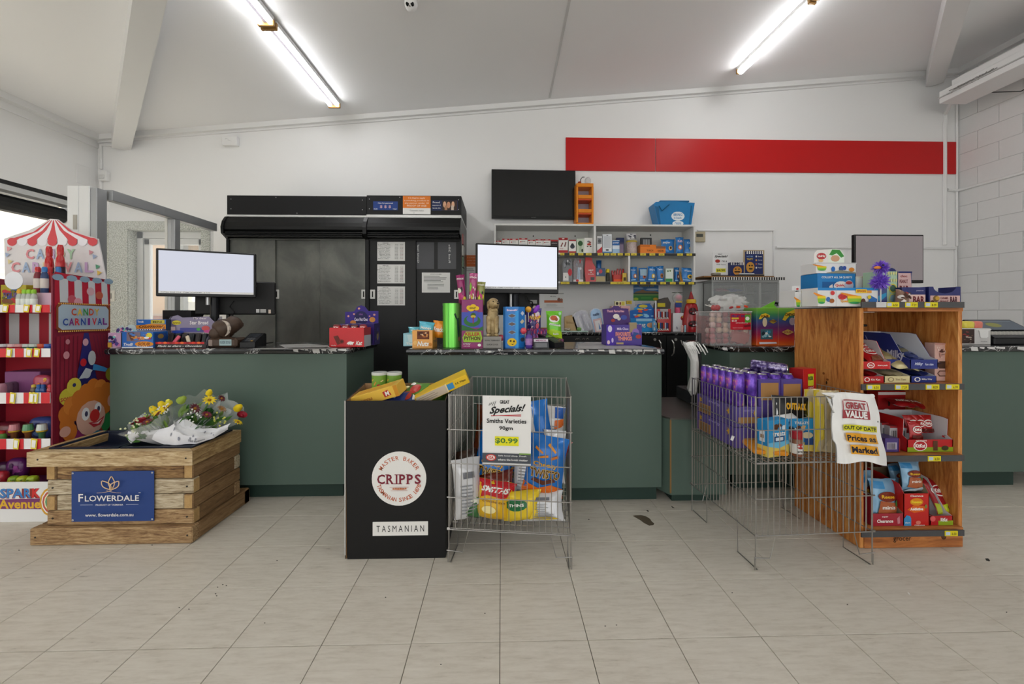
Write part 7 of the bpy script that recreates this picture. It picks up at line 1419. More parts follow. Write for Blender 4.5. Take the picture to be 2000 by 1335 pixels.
# serif word: letters plus slab feet
word = [('C', -.66, .29), ('R', -.33, .27), ('I', -.09, .06), ('P', .12, .22), ('P', .40, .22), ('S', .69, .23)]
for ch, u, w_ in word:
    it.append(('t', ch, u, -.02, w_, .36, mar, .025))
    if ch in 'RIPP':
        xl = u-w_/2+.035 if ch != 'I' else u
        it += [('r', xl-.07, -.2, xl+.07, -.175, mar), ('r', xl-.07, .135, xl+.05, .16, mar)]
        if ch == 'R': it.append(('r', u+w_/2-.06, -.2, u+w_/2+.06, -.175, mar))
it += [('r', -.34, -.31, .36, -.30, org), ('r', -.3, -.44, .32, -.43, org), ('e', .02, -.37, .28, .035, 0xc98a6a)]+[('e', -.2+.09*k, -.365+.01*(k % 2), .03, .03, 0xb8653c) for k in range(6)]
prints('printed_logo', S, it, lg, e0=.0004)
x0, x1 = PX(728, by0)-db.location.x, PX(836, by0)-db.location.x; z0, z1 = PZ(780, 1045, by0), PZ(780, 1018, by0)
o = B().box(x0, x1, -.0012, -.0002, z0, z1, M(0xe4e2de, .4, var=0)).build('name_label', db); prints('printed_text', front(x0, z0, x1-x0, z1-z0, -.0014), [('t', 'T A S M A N I A N', .5, .5, .86, .46, 0x1a1a1a, .0)], o)
# goods in the bin
zb0 = bh-.118
def can(x, y, Y, z, lb):
    o = tag(B().lathe([(.036, 0), (.037, .003), (.037, .09)], M(0x6f9a3a, .3, var=.1), n=24).build('snack_can', None, (PX(x, Y), Y, z), smooth=True), lb, 'can', 'green cans in the dump bin')
    B().lathe([(.0385, .0895), (.0385, .101), (.036, .103)], M(0xd8dcd8, .15, alpha=.8, var=0), n=24).build('clear_lid', o)
    prints('printed_label', cylsurf(.0373, .085, 2*PI), [('p', [(.42, .5), (.46, .7), (.48, .66), (.44, .46)], 0xc88a3a), ('e', .53, .45, .04, .1, 0xa02a30), ('p', [(.36, .75), (.40, .85), (.42, .8), (.38, .7)], 0xd8b04a), ('p', [(.56, .7), (.62, .8), (.63, .74), (.58, .66)], 0xd8c88a), ('e', .46, .3, .05, .08, 0x4a7a2a)], o)
can(741, 0, 2.08, PZ(741, 728, 2.04)-.103, 'green snack can with clear lid, left of the pair in the bin'); can(770, 0, 2.09, PZ(770, 728, 2.05)-.103, 'green snack can with clear lid, right of the pair in the bin')
tag(B().box(-.06, .12, 0, .1, 0, .04, M(0x8a5a3a, .6), .003).build('hidden_carton', None, (PX(748, 2.05), 2.04, zb0)), 'brown carton under the two green cans', 'carton')
def loose(name, w, d, h, c, loc, rot, lb, items=(), side=(), cat='box', grp=None):
    o = tag(B().box(-w/2, w/2, -d/2, d/2, -h/2, h/2, M(c, .4, var=.04, coat=.2), .0015).build(name, None, loc, rot), lb, cat, grp)
    if items: prints('printed_front', front(-w/2, -h/2, w, h, -d/2-.0004), list(items), o)
    if side: prints('printed_top', flat((-w/2, -d/2, h/2+.0004), (w, 0, 0), (0, d, 0)), list(side), o)
    return o
Yb = 1.99
loose('cereal_box', .24, .10, .055, 0xe4b848, (PX(740, Yb), Yb, PZ(740, 768, Yb)), (.15, -.30, -.15), 'yellow box lying tilted at the left of the bin, red emblem', [('t', 'Vervegas', .25, .45, .4, .4, 0xa8642a, .02), ('p', [(.7, .2), (.85, .3), (.8, .8), (.68, .7)], 0xb8322a), ('t', 'M', .77, .5, .08, .4, W_, .03), ('r', .92, 0, 1, 1, 0xc88a2a)], [('r', .1, .2, .9, .8, 0xd8a032)])
loose('snack_box', .27, .12, .045, 0xe2b920, (PX(864, 2.03), 2.03, PZ(866, 757, 2.03)+.004), (.1, -.42, .1), 'long yellow and cream box poking out of the bin over the basket', [('r', .02, .05, .58, .95, 0xc8b8a0), ('r', .6, .2, .72, .85, 0x3a8ac0), ('t', '4 A. Wipes', .85, .5, .2, .3, 0x5a4a10, .02), ('r', .58, 0, .6, 1, 0xe8d8a0)]+lines(3, .06, .15, .5, .8, 0x9a8a78, 3, .3))
for k, (x, y, c, w_, r_, lb, its) in enumerate((
    (748, 776, 0x2a3f86, .2, -.06, 'dark blue packet lying along the front lip of the bin', [('t', 'noodles', .5, .5, .5, .3, W_, .02)]),
    (800, 775, 0x2f4a8a, .13, .05, 'blue and red packet in the middle of the bin', [('e', .3, .5, .2, .3, 0xc03a2a), ('r', .55, .2, .9, .7, W_)]),
    (845, 776, 0x3f7a34, .16, .08, 'green packet at the right of the bin', [('e', .5, .5, .3, .3, 0x7ab048)]),
    (800, 758, 0x5a8a3a, .12, -.5, 'green packet with red print behind the yellow box', [('e', .6, .4, .25, .3, 0xb8342a), ('e', .3, .7, .15, .1, W_)]),
    (820, 764, 0xd8c87a, .14, .3, 'pale yellow packet beside the long box', [('r', .1, .4, .9, .6, 0xc8403a)]))):
    Y_ = 1.94+.03*(k % 3)+(.07 if k > 2 else 0); pouch('food_packet', lb, w_, .10, .018, (PX(x, Y_), Y_+.02, PZ(x, y, Y_)-.045), (-1.0, 0, r_), c, its, seed=k, grp='packets in the dump bin')
zk_ = zb0

# ---------------------------------------------------------------- folding wire baskets
steel = M(0xa5a29e, .3, .85, var=.05, sc=60)
BW, BD, BZ0, BZ1 = .545, .548, .152, .763
wv = B().tube([(0, 0, BZ0), (0, 0, BZ1)], .0019, steel, 5).mesh('wire'); wh = B().tube([(0, 0, 0), (BW, 0, 0)], .0023, steel, 6).mesh('rail'); whd = B().tube([(0, 0, 0), (0, BD, 0)], .0023, steel, 6).mesh('rail')
def link(me, nm_, par, loc):
    o = bpy.data.objects.new(nm_, me); COL.objects.link(o); o.parent = par; o.location = loc; return o
def basket(label, loc, rot, rails, shelf_z):
    t = thing('wire_basket', label, 'basket', loc, rot, 'folding wire baskets'); n = 20
    for k in range(n+1):
        x = BW*k/n; link(wv, 'wire', t, (x, 0, 0)); link(wv, 'wire', t, (x, BD, 0))
        if 0 < k < n: y = BD*k/n; link(wv, 'wire', t, (-.003, y, 0)); link(wv, 'wire', t, (BW+.003, y, 0))
    for z in [BZ0, BZ1]+rails:
        link(wh, 'rail', t, (0, -.003, z)); link(wh, 'rail', t, (0, BD+.003, z)); link(whd, 'rail', t, (-.005, 0, z)); link(whd, 'rail', t, (BW+.005, 0, z))
    b = B(); R = random.Random(3)
    for k in range(n+1):
        b.tube([(BW*k/n, 0, shelf_z), (BW*k/n, BD, shelf_z)], .0016, steel, 4)
        if k % 2 == 0: b.tube([(0, BD*k/n, shelf_z-.003), (BW, BD*k/n, shelf_z-.003)], .0022, steel, 4)
    b.build('floor_grid', t)['kind'] = 'stuff'
    for (x, y) in ((0, 0), (BW, 0), (0, BD), (BW, BD)):
        s_ = 1 if x == 0 else -1; sy = 1 if y == 0 else -1
        B().tube([(x-s_*.003, y, .012), (x-s_*.003, y, BZ1+.006)], .003, steel, 6).build('corner_post', t)
        B().tube([(x-s_*.012, y-.004*sy, .058), (x+s_*.062, y-.004*sy, .053), (x+s_*.088, y-.004*sy, BZ0)], .0024, steel, 6).build('leg', t)
        B().tube([(x+s_*.005, y+sy*.0, .003), (x+s_*.005, y+sy*.14, .003), (x+s_*.005, y+sy*.14, BZ0)], .0026, steel, 6).build('foot', t)
        B().tube([(x-s_*.006, y, .003), (x-s_*.006, y, .05)], .0035, steel, 6).build('foot_pin', t)
        for z in (BZ0, BZ0+.005, rails[0], rails[-1]): B().tube([(x-s_*.010, y-sy*.006, z+.002), (x+s_*.004, y-sy*.006, z+.002)], .0034, steel, 5).build('hinge_ring', t)
    return t
k1 = basket('wire basket full of crisp packets in front of the middle counter', (-.236, 1.865, 0), -.122, [.298, .453, .606], .16)
B().tube([(BW, -.004, BZ0+.006), (BW+.018, -.004, BZ0+.006), (BW+.022, -.004, BZ0-.02)], .002, steel, 5).build('hook', k1)
k2 = basket('wire basket of out of date goods beside the wooden display stand', (1.126, 1.772, 0), .045, [.314, .47, .618], .475)
# sign on the first basket
def on_basket(k, x0, y0, x1, y1, off=.008):
    """px rectangle on the front plane of a basket -> (local x, z, w, h)"""
    c, s = cos(k.rotation_euler.z), sin(k.rotation_euler.z); A = k.location; out = []
    for x, y in ((x0, y0), (x1, y1)):
        r = ray(x, y); nx, ny = -s, c; t = (nx*A.x+ny*A.y)/(nx*r[0]+ny*r[1]); P = (t*r[0]-A.x, t*r[1]-A.y); out.append((P[0]*c+P[1]*s, H+t*r[2]))
    return out[0][0], out[1][1], out[1][0]-out[0][0], out[0][1]-out[1][1]
lx, lz, w, h = on_basket(k1, 943, 771, 1037, 907)
c, s = cos(-.122), sin(-.122); sgp = Vector((k1.location.x+lx*c-(-.008)*s, k1.location.y+lx*s+(-.008)*c, lz))
o = tag(B().box(0, w, -.0008, 0, 0, h, M(0xe6e5e3, .45, var=.01)).build('price_sign', None, sgp, -.122), 'white specials sign reading $0.99 hung on the wire basket', 'sign')
it = [('t', 'GREAT', .46, .91, .2, .05, 0x1c1c1c, .04), ('t', 'Specials!', .51, .795, .7, .14, 0x181818, .035, .12, .05), ('r', .18, .705, .8, .712, 0xb82a34)]+[('p', [(.13+.035*k, .87-.012*abs(k-1)), (.16+.04*k, .9+.01*k), (.165+.04*k, .895+.01*k), (.14+.035*k, .865-.012*abs(k-1))], 0x1a1a1a) for k in range(4)]
it += [('p', [(.18, .7), (.8, .722), (.8, .735), (.18, .71)], 0xb82a34), ('t', 'Smiths Varieties', .5, .635, .82, .065, 0x1c1c1c, .022), ('t', '90gm', .49, .525, .28, .07, 0x1c1c1c, .022), ('r', .26, .275, .75, .41, 0xe2dc22), ('t', '$0.99', .5, .345, .47, .085, 0x4a7a34, .03),
       ('r', 0, .025, 1, .165, 0x4a4e55), ('r', 0, 0, 1, .022, 0xc8c8c8), ('r', .76, .155, 1, .172, 0x7aa04a), ('e', .18, .1, .11, .05, 0xc23a34), ('e', .18, .1, .085, .036, 0xe0d0cc), ('t', 'IGA', .18, .1, .11, .045, 0xb82a2a, .03), ('t', 'Safe local shop. Fresh', .62, .13, .58, .025, 0xe8e8e8), ('t', 'where the locals matter', .63, .075, .62, .03, 0xe8e8e8, .015)]
prints('printed_text', front(0, 0, w, h, -.0012), it, o)
for x_ in (.15, .8): B().tube([(w*x_, -.001, h*.965), (w*x_, .008, h*1.0), (w*x_+.01, .006, h*.97)], .0012, M(0x222222, .5), 4).build('cable_tie', o)
# crisp packets
def inb(k, lx, ly, z):
    a = k.rotation_euler.z; return (k.location.x+lx*cos(a)-ly*sin(a), k.location.y+lx*sin(a)+ly*cos(a), z)
SIL, BLU = 0xb9babf, 0x1b6fc2
bluei = [('p', [(.0, .0), (1, 0), (1, .16), (.7, .22), (.3, .1), (0, .2)], 0xd86a1e), ('t', 'Cheesy', .5, .52, .6, .1, 0xe0a82a, .03), ('t', 'TWISTO', .52, .38, .76, .15, 0xe8b82a, .06), ('t', 'TWISTO', .52, .38, .74, .13, 0x3a2010, .015), ('p', [(.2, .78), (.4, .7), (.42, .73), (.22, .82)], 0xd8862a), ('p', [(.5, .86), (.7, .74), (.73, .77), (.54, .9)], 0xe0942e), ('p', [(.3, .62), (.55, .66), (.54, .7), (.3, .65)], 0xd8862a), ('p', [(.62, .62), (.8, .68), (.78, .72), (.6, .66)], 0xc8701e), ('p', [(.2, .25), (.5, .2), (.8, .28), (.75, .33), (.5, .26), (.25, .3)], 0x5a2a14)]
yeli = [('p', [(0, .5), (.3, .65), (.7, .6), (1, .7), (1, 1), (0, 1)], 0xc02028), ('t', 'SMITHS', .5, .8, .7, .14, W_, .04, .1), ('e', .4, .28, .18, .1, 0xf0e0a0), ('t', 'crinkle cut', .5, .5, .6, .06, 0x6a3010)]
grni = [('e', .35, .6, .3, .2, 0x1f6a3a), ('t', 'THINS', .36, .6, .4, .1, W_, .03), ('p', [(.6, 0), (.8, .4), (1, .3), (1, 0)], 0xf0d040)]
broi = [('e', .5, .6, .35, .2, 0x1a0e0a), ('t', 'BBQ', .5, .62, .4, .12, 0xd8c030, .05), ('e', .4, .25, .2, .1, 0x9a4a22)]
silb = lines(9, .2, .1, .8, .6, 0x8a8c90, 4, .4)+[('r', .3, .7, .7, .8, 0x6a6c72)]
red_ = [('t', 'CRISPS', .5, .6, .6, .12, W_, .03, .2), ('p', [(.1, .1), (.5, .3), (.9, .15), (.8, .05)], 0xd8a02a)]
spec = [  # px centre x, base y, depth, w, h, rot, colour, print, back, label
    (930, 900, .20, .17, .27, (-.25, .12, .1), 0x5a2c18, broi, SIL, 'brown crisp packet with yellow lettering at upper left of the basket', 0),
    (908, 1025, .05, .14, .27, (-.1, -.04, .45), 0xd2d2d4, silb, SIL, 'plain silver packet standing at the left of the basket', 0),
    (935, 965, .13, .20, .29, (-.2, .22, .0), BLU, bluei, SIL, 'blue twisted snack packet at the left, behind the yellow one', 0),
    (1005, 960, .20, .19, .24, (-.3, -.45, .1), BLU, bluei[:4], SIL, 'blue packet slanting down right below the price sign', 0),
    (1018, 975, .12, .17, .25, (-.2, .05, -.1), 0xd4d5d9, silb, SIL, 'silver backed packet in the middle of the basket', 0),
    (1075, 965, .09, .20, .27, (-.15, .14, -.05), BLU, bluei, SIL, 'large blue twisted snack packet at the right of the basket', 0),
    (955, 1026, .035, .19, .17, (-.15, .15, .05), 0xe0b01c, yeli, SIL, 'red and yellow crinkle crisp packet low at the left', 0),
    (1020, 1030, .03, .19, .13, (-.12, -.12, 0), 0xe8c82a, grni, SIL, 'yellow and green thin crisp packet low in the middle', 0),
    (1075, 1020, .05, .20, .13, (-.3, -.1, -.1), 0xd0d1d4, [('p', [(.2, .1), (.6, .2), (.9, .1), (.6, .05)], 0xd8b82a)]+silb, SIL, 'silver packet lying low at the right of the basket', 0),
    (915, 1030, .05, .10, .11, (-.2, .1, .2), 0x3a6a3a, blobs(2, [0x6a9a4a, 0xd8d8c8], 6, s=.3), SIL, 'dark green packet corner at the bottom left', 0),
    (1085, 900, .24, .17, .30, (-.2, -.22, -.1), BLU, [('p', [(0, .4), (.5, .5), (.5, 1), (0, 1)], 0xe0e0e2), ('p', [(.3, .0), (.6, .3), (.8, .1)], 0xe0a82a)], SIL, 'blue and silver packet at the upper right of the basket', 0),
    (1052, 885, .30, .12, .24, (-.2, .1, .1), 0xd2d2d2, [('r', .5, .75, 1, .98, 0x2a5aa8), ('p', [(.5, .5), (1, .6), (1, .75), (.5, .7)], 0xd86a2a)]+silb[:6], SIL, 'silver packet with a blue and orange tip, highest in the basket', 0),
    (1055, 930, .17, .15, .20, (-.3, .3, -.2), 0x8a1c1e, red_, SIL, 'dark red crisp packet behind the blue ones at right', 0),
    (965, 990, .08, .18, .16, (-.3, -.15, 0), 0x6a2416, [('t', 'OVEN', .5, .6, .7, .2, W_, .03, .2)]+red_[1:], SIL, 'dark red packet with white lettering in the middle left', 0),
    (915, 870, .32, .12, .22, (-.15, .35, .1), 0x7a7c80, silb[:4], 0x8a8c90, 'dull grey packet at the top left corner of the basket', 0),
    (1098, 940, .15, .12, .24, (-.2, -.05, -.4), 0xd6d7da, silb, SIL, 'silver packet against the right wires of the basket', 0),
    (1000, 930, .34, .2, .28, (-.3, .1, 0), 0xc8c9ce, silb, SIL, 'silver packet at the back behind the price sign', 0),
    (1080, 950, .36, .2, .26, (-.3, -.1, 0), 0x2a5a94, bluei[:3], SIL, 'dark blue packet at the back right of the basket', 0),
    (930, 950, .36, .2, .24, (-.3, .1, 0), 0x7a4426, broi, SIL, 'brown packet at the back left of the basket', 0),
    (895, 960, .14, .13, .20, (-.2, -.1, .5), 0x3a2418, broi[:2], SIL, 'dark brown packet against the left wires of the basket', 0)]
for k, (x, yb, ly, w, h, rot, c, its, cb, lb, _) in enumerate(spec):
    lx, lz, _, _ = on_basket(k1, x, yb, x+1, yb+1); 
    lx = on_basket(k1, x, yb, x+1, yb+1)[0]*(1+ly*.42)+ly*.03; hw = w*.5*abs(cos(rot[2]))+.5*h*abs(sin(rot[1]))+.012; lx = min(max(lx, hw), BW-hw); P = inb(k1, lx, max(ly, .05), 0); Y = P[1]; z = max(PZ(x, yb, Y), .185)
    pouch('crisp_packet', lb, w, h, .038, (P[0], Y, z), (rot[0], rot[1], rot[2]-.12), c, its, cb, grp='crisp packets in the wire basket', seed=k+1, nu=12, nv=14, n=4, rough=.25)

# second basket: cases of purple cans
pur = M(0x4f2a92, .35, var=.08, coat=.3); purc = M(0x54458c, .5, var=.08); tan = M(0xa87c4a, .7, var=.1, sc=15)
canb = B().lathe([(.020, 0), (.0265, .008), (.0265, .148), (.021, .158)], ramp_mat('purple_can', [(.3, 0x3a1f7a), (.45, 0x5a34a4), (.55, 0x7a55c0), (.62, 0xb050b0), (.7, 0xd8d04a)], lambda n, l, s: noise_node(n, l, mapped(n, l, s, (1, 1, .6)), 28, 3), .25, 0, .4), n=14, cap=False)
canb.lathe([(.021, .158), (.0225, .161), (.0215, .163), (.019, .1605), (0, .1605)], M(0xc0bdc4, .25, .9, var=0), n=14, cap=False)
canb.box(-.004, .006, -.006, .006, .1607, .163, M(0x9a98a0, .3, .9, var=0))
canm = canb.mesh('drink_can', True)
zf = .481
def case(lx0, lx1, ly0, ly1, z0, z1, lb, kind):
    t = thing('drinks_case', lb, 'case', inb(k2, (lx0+lx1)/2, ly0, z0), k2.rotation_euler.z, 'purple drinks cases'); w, d, h = lx1-lx0, ly1-ly0, z1-z0
    B().box(-w/2, w/2, 0, d, 0, h, purc, .003).build('carton', t)
    it = [('r', .1, .2, .9, .5, 0xa87c4a)]+[('p', [(.72+.05*cos(a_)*(1 if j % 2 else .45), .7+.2*sin(a_)*(1 if j % 2 else .45)) for j, a_ in enumerate([k*PI/5 for k in range(10)])], 0xc89a2a), ('t', 'energy', .5, .8, .4, .15, 0x8a7ac0)]
    prints('printed_front', front(-w/2, 0, w, h, -.0005), it, t)
    itl = [('r', .05, .05, .4, .55, 0xa87c4a)]+[('r', .08+.03*k, .1, .09+.03*k, .5, 0x4a3a2a) for k in range(10)]+[('p', [(.85+.05*cos(a_)*(1 if j % 2 else .45), .7+.22*sin(a_)*(1 if j % 2 else .45)) for j, a_ in enumerate([k*PI/5 for k in range(10)])], 0xc89a2a), ('p', [(.12+.05*cos(a_)*(1 if j % 2 else .45), .75+.18*sin(a_)*(1 if j % 2 else .45)) for j, a_ in enumerate([k*PI/5 for k in range(10)])], 0xc89a2a), ('t', 'energy', .5, .8, .3, .15, 0x9a8ad0, .02)]
    prints('printed_side', flat((-w/2-.0005, d, 0), (0, -d, 0), (0, 0, h)), itl, t)
case(.015, .385, .17, .525, zf, zf+.10, 'lowest purple case of cans at the left side of the basket', 0)
case(.015, .147, .17, .525, zf+.102, zf+.20, 'purple cardboard tray holding the open rows of cans', 1)
n = 0; names = ['front', 'second', 'third', 'fourth', 'fifth', 'back']
for j in range(6):
    for i in range(2):
        o = bpy.data.objects.new('drink_can', canm); COL.objects.link(o); o.location = inb(k2, .05+i*.063, .202+j*.059, zf+.201)
        tag(o, 'purple energy drink can in the open tray, %s row, %s' % (names[j], ['left', 'right'][i]), 'can', 'cans in the open tray')
case2 = thing('drinks_case', 'tan windowed purple case of cans right of the open tray', 'case', inb(k2, .267, .20, zf+.102), .045, 'purple drinks cases')
B().box(-.115, .115, 0, .30, 0, .225, purc, .003).build('carton', case2)
prints('printed_front', front(-.115, 0, .23, .225, -.0005), [('r', .05, .55, .45, .93, 0xa87c4a), ('r', .56, .5, .95, .9, 0xa87c4a), ('r', .49, .1, .51, 1, 0x3a2070)], case2)
for i in range(3):
    for j in range(4):
        o = bpy.data.objects.new('drink_can', canm); COL.objects.link(o); o.location = inb(k2, .197+i*.068, .24+j*.07, zf+.102+.226-.14)
        tag(o, 'purple can showing its lid above the windowed case, %s row %s' % (names[j], ['left', 'centre', 'right'][i]), 'can', 'cans in the windowed case')
# big purple can lying on top
P = (PX(1500, 2.12), 2.12, PZ(1500, 732, 2.12)+.012)
bc = tag(B().lathe([(.024, -.082), (.03, -.075), (.03, .07), (.026, .08)], ramp_mat('violet_tin', [(.35, 0x2a1a44), (.5, 0x5a4a84), (.6, 0xb8b0cc), (.7, 0x4a2a7a)], lambda n, l, s: noise_node(n, l, s, 40, 3), .25, 0, .4), axis=0, n=20).build('drink_can', None, P, (0, -.08, -.45), smooth=True), 'large purple drink can lying on its side on the other cans', 'can')
bc.location.z += .03; bc.rotation_euler.y = .1
B().lathe([(.0265, .0801), (.0255, .084), (.022, .079), (0, .079)], M(0xc8c6c4, .2, .9, var=0), axis=0, n=20, cap=False).build('can_end', bc, smooth=True)
# red box on the right
def k2box(name, x0, y0, x1, y1, ly, dep, c, lb, items=(), side=(), cat='box', yaw=.045, grp=None, rx=0, bb=None):
    lx, lz, w, h = on_basket(k2, x0, y0, x1, y1); P0 = inb(k2, lx, ly, 0); Y = P0[1]; X0, X1 = PX(x0, Y), PX(x1, Y); z0, z1 = PZ(x0, y1, Y), PZ(x0, y0, Y)
    if bb is not None: z0 = bb
    o = tag(B().box(-(X1-X0)/2, (X1-X0)/2, 0, dep, 0, z1-z0, M(c, .4, var=.05, coat=.2), .002).build(name, None, ((X0+X1)/2, Y, z0), (rx, 0, yaw)), lb, cat, grp)
    if items: prints('printed_front', front(-(X1-X0)/2, 0, X1-X0, z1-z0, -.0005), list(items), o)
    if side: prints('printed_side', flat((-(X1-X0)/2-.0005, dep, 0), (0, -dep, 0), (0, 0, z1-z0)), list(side), o)
    return o
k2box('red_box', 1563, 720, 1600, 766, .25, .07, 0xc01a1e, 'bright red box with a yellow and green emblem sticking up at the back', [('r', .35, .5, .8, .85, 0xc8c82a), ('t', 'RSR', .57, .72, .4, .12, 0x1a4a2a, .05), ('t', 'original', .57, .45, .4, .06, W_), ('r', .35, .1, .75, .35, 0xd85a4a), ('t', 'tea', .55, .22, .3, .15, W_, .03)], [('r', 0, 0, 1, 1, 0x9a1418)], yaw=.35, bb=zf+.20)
B().box(-.03, .03, .0, .06, -.198, -.001, M(0x8a1418, .4)).build('lower_half', bpy.data.objects['red_box'])
# blue and yellow boxes, bottle, orange tray
by = 0xd8c05a
k2box('treat_box', 1494, 820, 1548, 902, .06, .055, 0x2a92cc, 'blue and yellow treat box turned towards the left of the basket', [('r', 0, 0, 1, .3, by), ('p', [(0, .3), (.5, .22), (1, .32), (1, .42), (0, .4)], 0x6ab8dc), ('r', .3, .4, .75, .55, 0x2a4a7a), ('r', .34, .43, .7, .52, 0xd0dce8), ('t', 'treats', .5, .62, .6, .12, W_, .02)]+blobs(3, [0xd8a86a, 0x5a3a2a, 0xd8e8f0], 7, .1, .68, .9, .95, .2), [('r', 0, 0, 1, .3, by), ('r', 0, .3, 1, 1, 0x2484c0), ('r', .2, .4, .7, .7, 0xc8d0d8), ('r', .3, .5, .6, .6, 0x7a5a3a)], yaw=.30, bb=zf)
k2box('treat_box', 1544, 818, 1598, 902, .12, .06, 0x2a92cc, 'second blue and yellow treat box behind the red capped jar', [('r', 0, 0, 1, .28, by), ('p', [(0, .55), (.4, .7), (1, .5), (1, .4), (0, .45)], 0x1a6aa8), ('t', 'TREATS', .4, .88, .5, .08, W_, .02), ('e', .6, .5, .2, .1, 0xd8c8a0), ('r', .5, .2, .95, .4, 0x2a4a84)]+blobs(5, [0x5a3a2a, 0xd8e8f0, 0xd8a86a], 6, .1, .6, .7, .85, .16), yaw=-.05, bb=zf)
P = inb(k2, .195, .055, zf); X = PX(1556, P[1]); o = tag(B().lathe([(.02, 0), (.026, .006), (.026, .065), (.022, .08)], M(0x7a4a30, .25, coat=.4), n=20).build('peanut_jar', None, (X, P[1], zf+.001), smooth=True), 'brown jar with a red cap and white label in the basket', 'jar')
B().lathe([(.024, .0805), (.025, .084), (.025, .112), (.022, .116)], M(0x9a1c24, .35), n=20).build('lid', o); B().lathe([(.0264, .015), (.0264, .06)], M(0xd8d4d0, .4, var=0), n=20, cap=False).build('label', o)
prints('printed_label', cylsurf(.0266, .06, 2*PI, 0, .005), [('e', .5, .75, .1, .2, 0xb02a2a), ('t', 'spread', .5, .35, .2, .2, 0x2a2a2a, .03)], o)
P = inb(k2, .03, .06, zf); o = tag(B().box(-.0, .15, 0, .12, 0, .018, M(0xd88a1e, .35, var=.1, sc=30), .003).build('noodle_tray', None, (P[0]-.0, P[1]+.0, zf+.04), (.12, .05, -.12)), 'orange packet of bars lying at the front left of the basket floor', 'packet')
o.location.z = zf+.012; k2box('snack_carton', 1426, 866, 1474, 884, .01, .08, 0xe08e1c, 'small orange open carton at the left front corner', [('r', .05, .1, .95, .9, 0xd8902a), ('p', [(.1, .4), (.9, .4), (.9, .6), (.1, .6)], 0xe8b04a)]+[('r', .1+.1*k, 0, .11+.1*k, 1, 0xb86a14) for k in range(9)], bb=zf) if 0 else None
# black and white harvest bag, corn chip bags
def k2pouch(x0, y0, x1, y1, ly, b, c, its, lb, rot, cb=None, seed=0, **kw):
    lx, lz, w, h = on_basket(k2, x0, y0, x1, y1); P0 = inb(k2, lx, ly, 0); Y = P0[1]; X0, X1 = PX(x0, Y), PX(x1, Y); z0, z1 = PZ(x0, y1, Y), PZ(x0, y0, Y)
    return pouch('goods_bag', lb, X1-X0, z1-z0, b, ((X0+X1)/2, Y, max(z0, zf)), rot, c, its, cb, seed=seed, nu=12, nv=14, n=4, grp='bags of goods in the second basket', **kw)
k2pouch(1506, 776, 1580, 880, .14, .02, 0xd8d8d8, [('p', [(0, .62), (.45, .7), (.65, .6), (1, .66), (1, 1), (0, 1)], 0x141416), ('t', 'OUTBACK', .6, .82, .6, .13, 0xe0a82a, .05), ('t', 'HARVEST', .64, .42, .62, .24, 0x141416, .05, .06), ('t', 'MIX', .66, .15, .4, .15, 0x1a1a1a, .03)], 'black and white bag with bold lettering behind the blue boxes', (-.1, .08, .05), seed=2, pinch=.04)
corn = [('r', .0, .0, .25, 1, 0xd8c03a), ('p', [(.28, .05), (.9, .0), (.95, .5), (.3, .55)], 0xb8a888)]+blobs(6, [0xc8b088, 0xa8906a, 0xd8c8a4], 16, .3, .1, .95, .8, .2)+[('t', 'CORN CHIPS', .6, .85, .6, .07, 0x3a4a2a, .02)]
k2pouch(1572, 775, 1612, 890, .16, .025, 0xc8b890, corn, 'upright yellow and tan corn snack bag, left of the pair', (-.05, 0, .1), seed=4, pinch=.04)
k2pouch(1590, 775, 1640, 895, .10, .03, 0xc4b288, corn, 'upright yellow and tan corn snack bag, right of the pair', (-.05, .02, -.1), seed=5, pinch=.04)
k2pouch(1612, 772, 1640, 800, .2, .03, 0xb8862a, [('e', .5, .4, .3, .3, 0xa02a24)], 'mustard bag top showing beside the white carrier bag', (-.05, 0, .1), seed=7)
# white plastic carrier with the message
k2.location; XB = 1.0
def cs(u, v, e=0):
    """carrier hung over the front right corner; u,v fractions"""
    xl = 1629+(1.5*sin(v*9))+(6*(1-v) if v < .3 else 0)-5*v; xr = 1732-23*v+2*sin(v*11)
    x = xl+(xr-xl)*u; y = 904-136*v+3*sin(u*8)*(v < .05)-2*sin(u*5)
    Y = 1.752+.012*sin(u*7+v*2)*(1-.5*v)+.008*sin(v*6+u*13)+(.05*max(0, u-.8)/.2); Y -= e
    return Vector((PX(x, Y), Y, PZ(x, y, Y)))
b = B().grid(lambda u, v: cs(u, v), 22, 18, M(0xf0f0ef, .35, var=.04, bump=.3, sc=20)).grid(lambda u, v: cs(u, v)+Vector((0, .006+.004*sin(u*9), 0)), 22, 18, M(0xf0f0ef, .35, var=.04, bump=.3, sc=20), True)
cb2 = tag(b.build('carrier_bag', None, smooth=True), 'white plastic carrier with great value message hung on the basket corner', 'bag')
B().tube([cs(.02, .98), cs(-.16, 1.0)+Vector((0, .01, .0)), cs(-.02, .9)+Vector((0, .012, 0)), cs(.03, .72)], [.012, .009, .007, .004], M(0xe2e2e0, .35), 6).build('handle', cb2, smooth=True)
B().tube([cs(.95, .98), cs(1.02, .92)+Vector((0, .03, 0)), cs(.95, .6)], [.010, .008, .004], M(0xe2e2e0, .35), 6).build('handle', cb2, smooth=True)
rr = 0xa04048
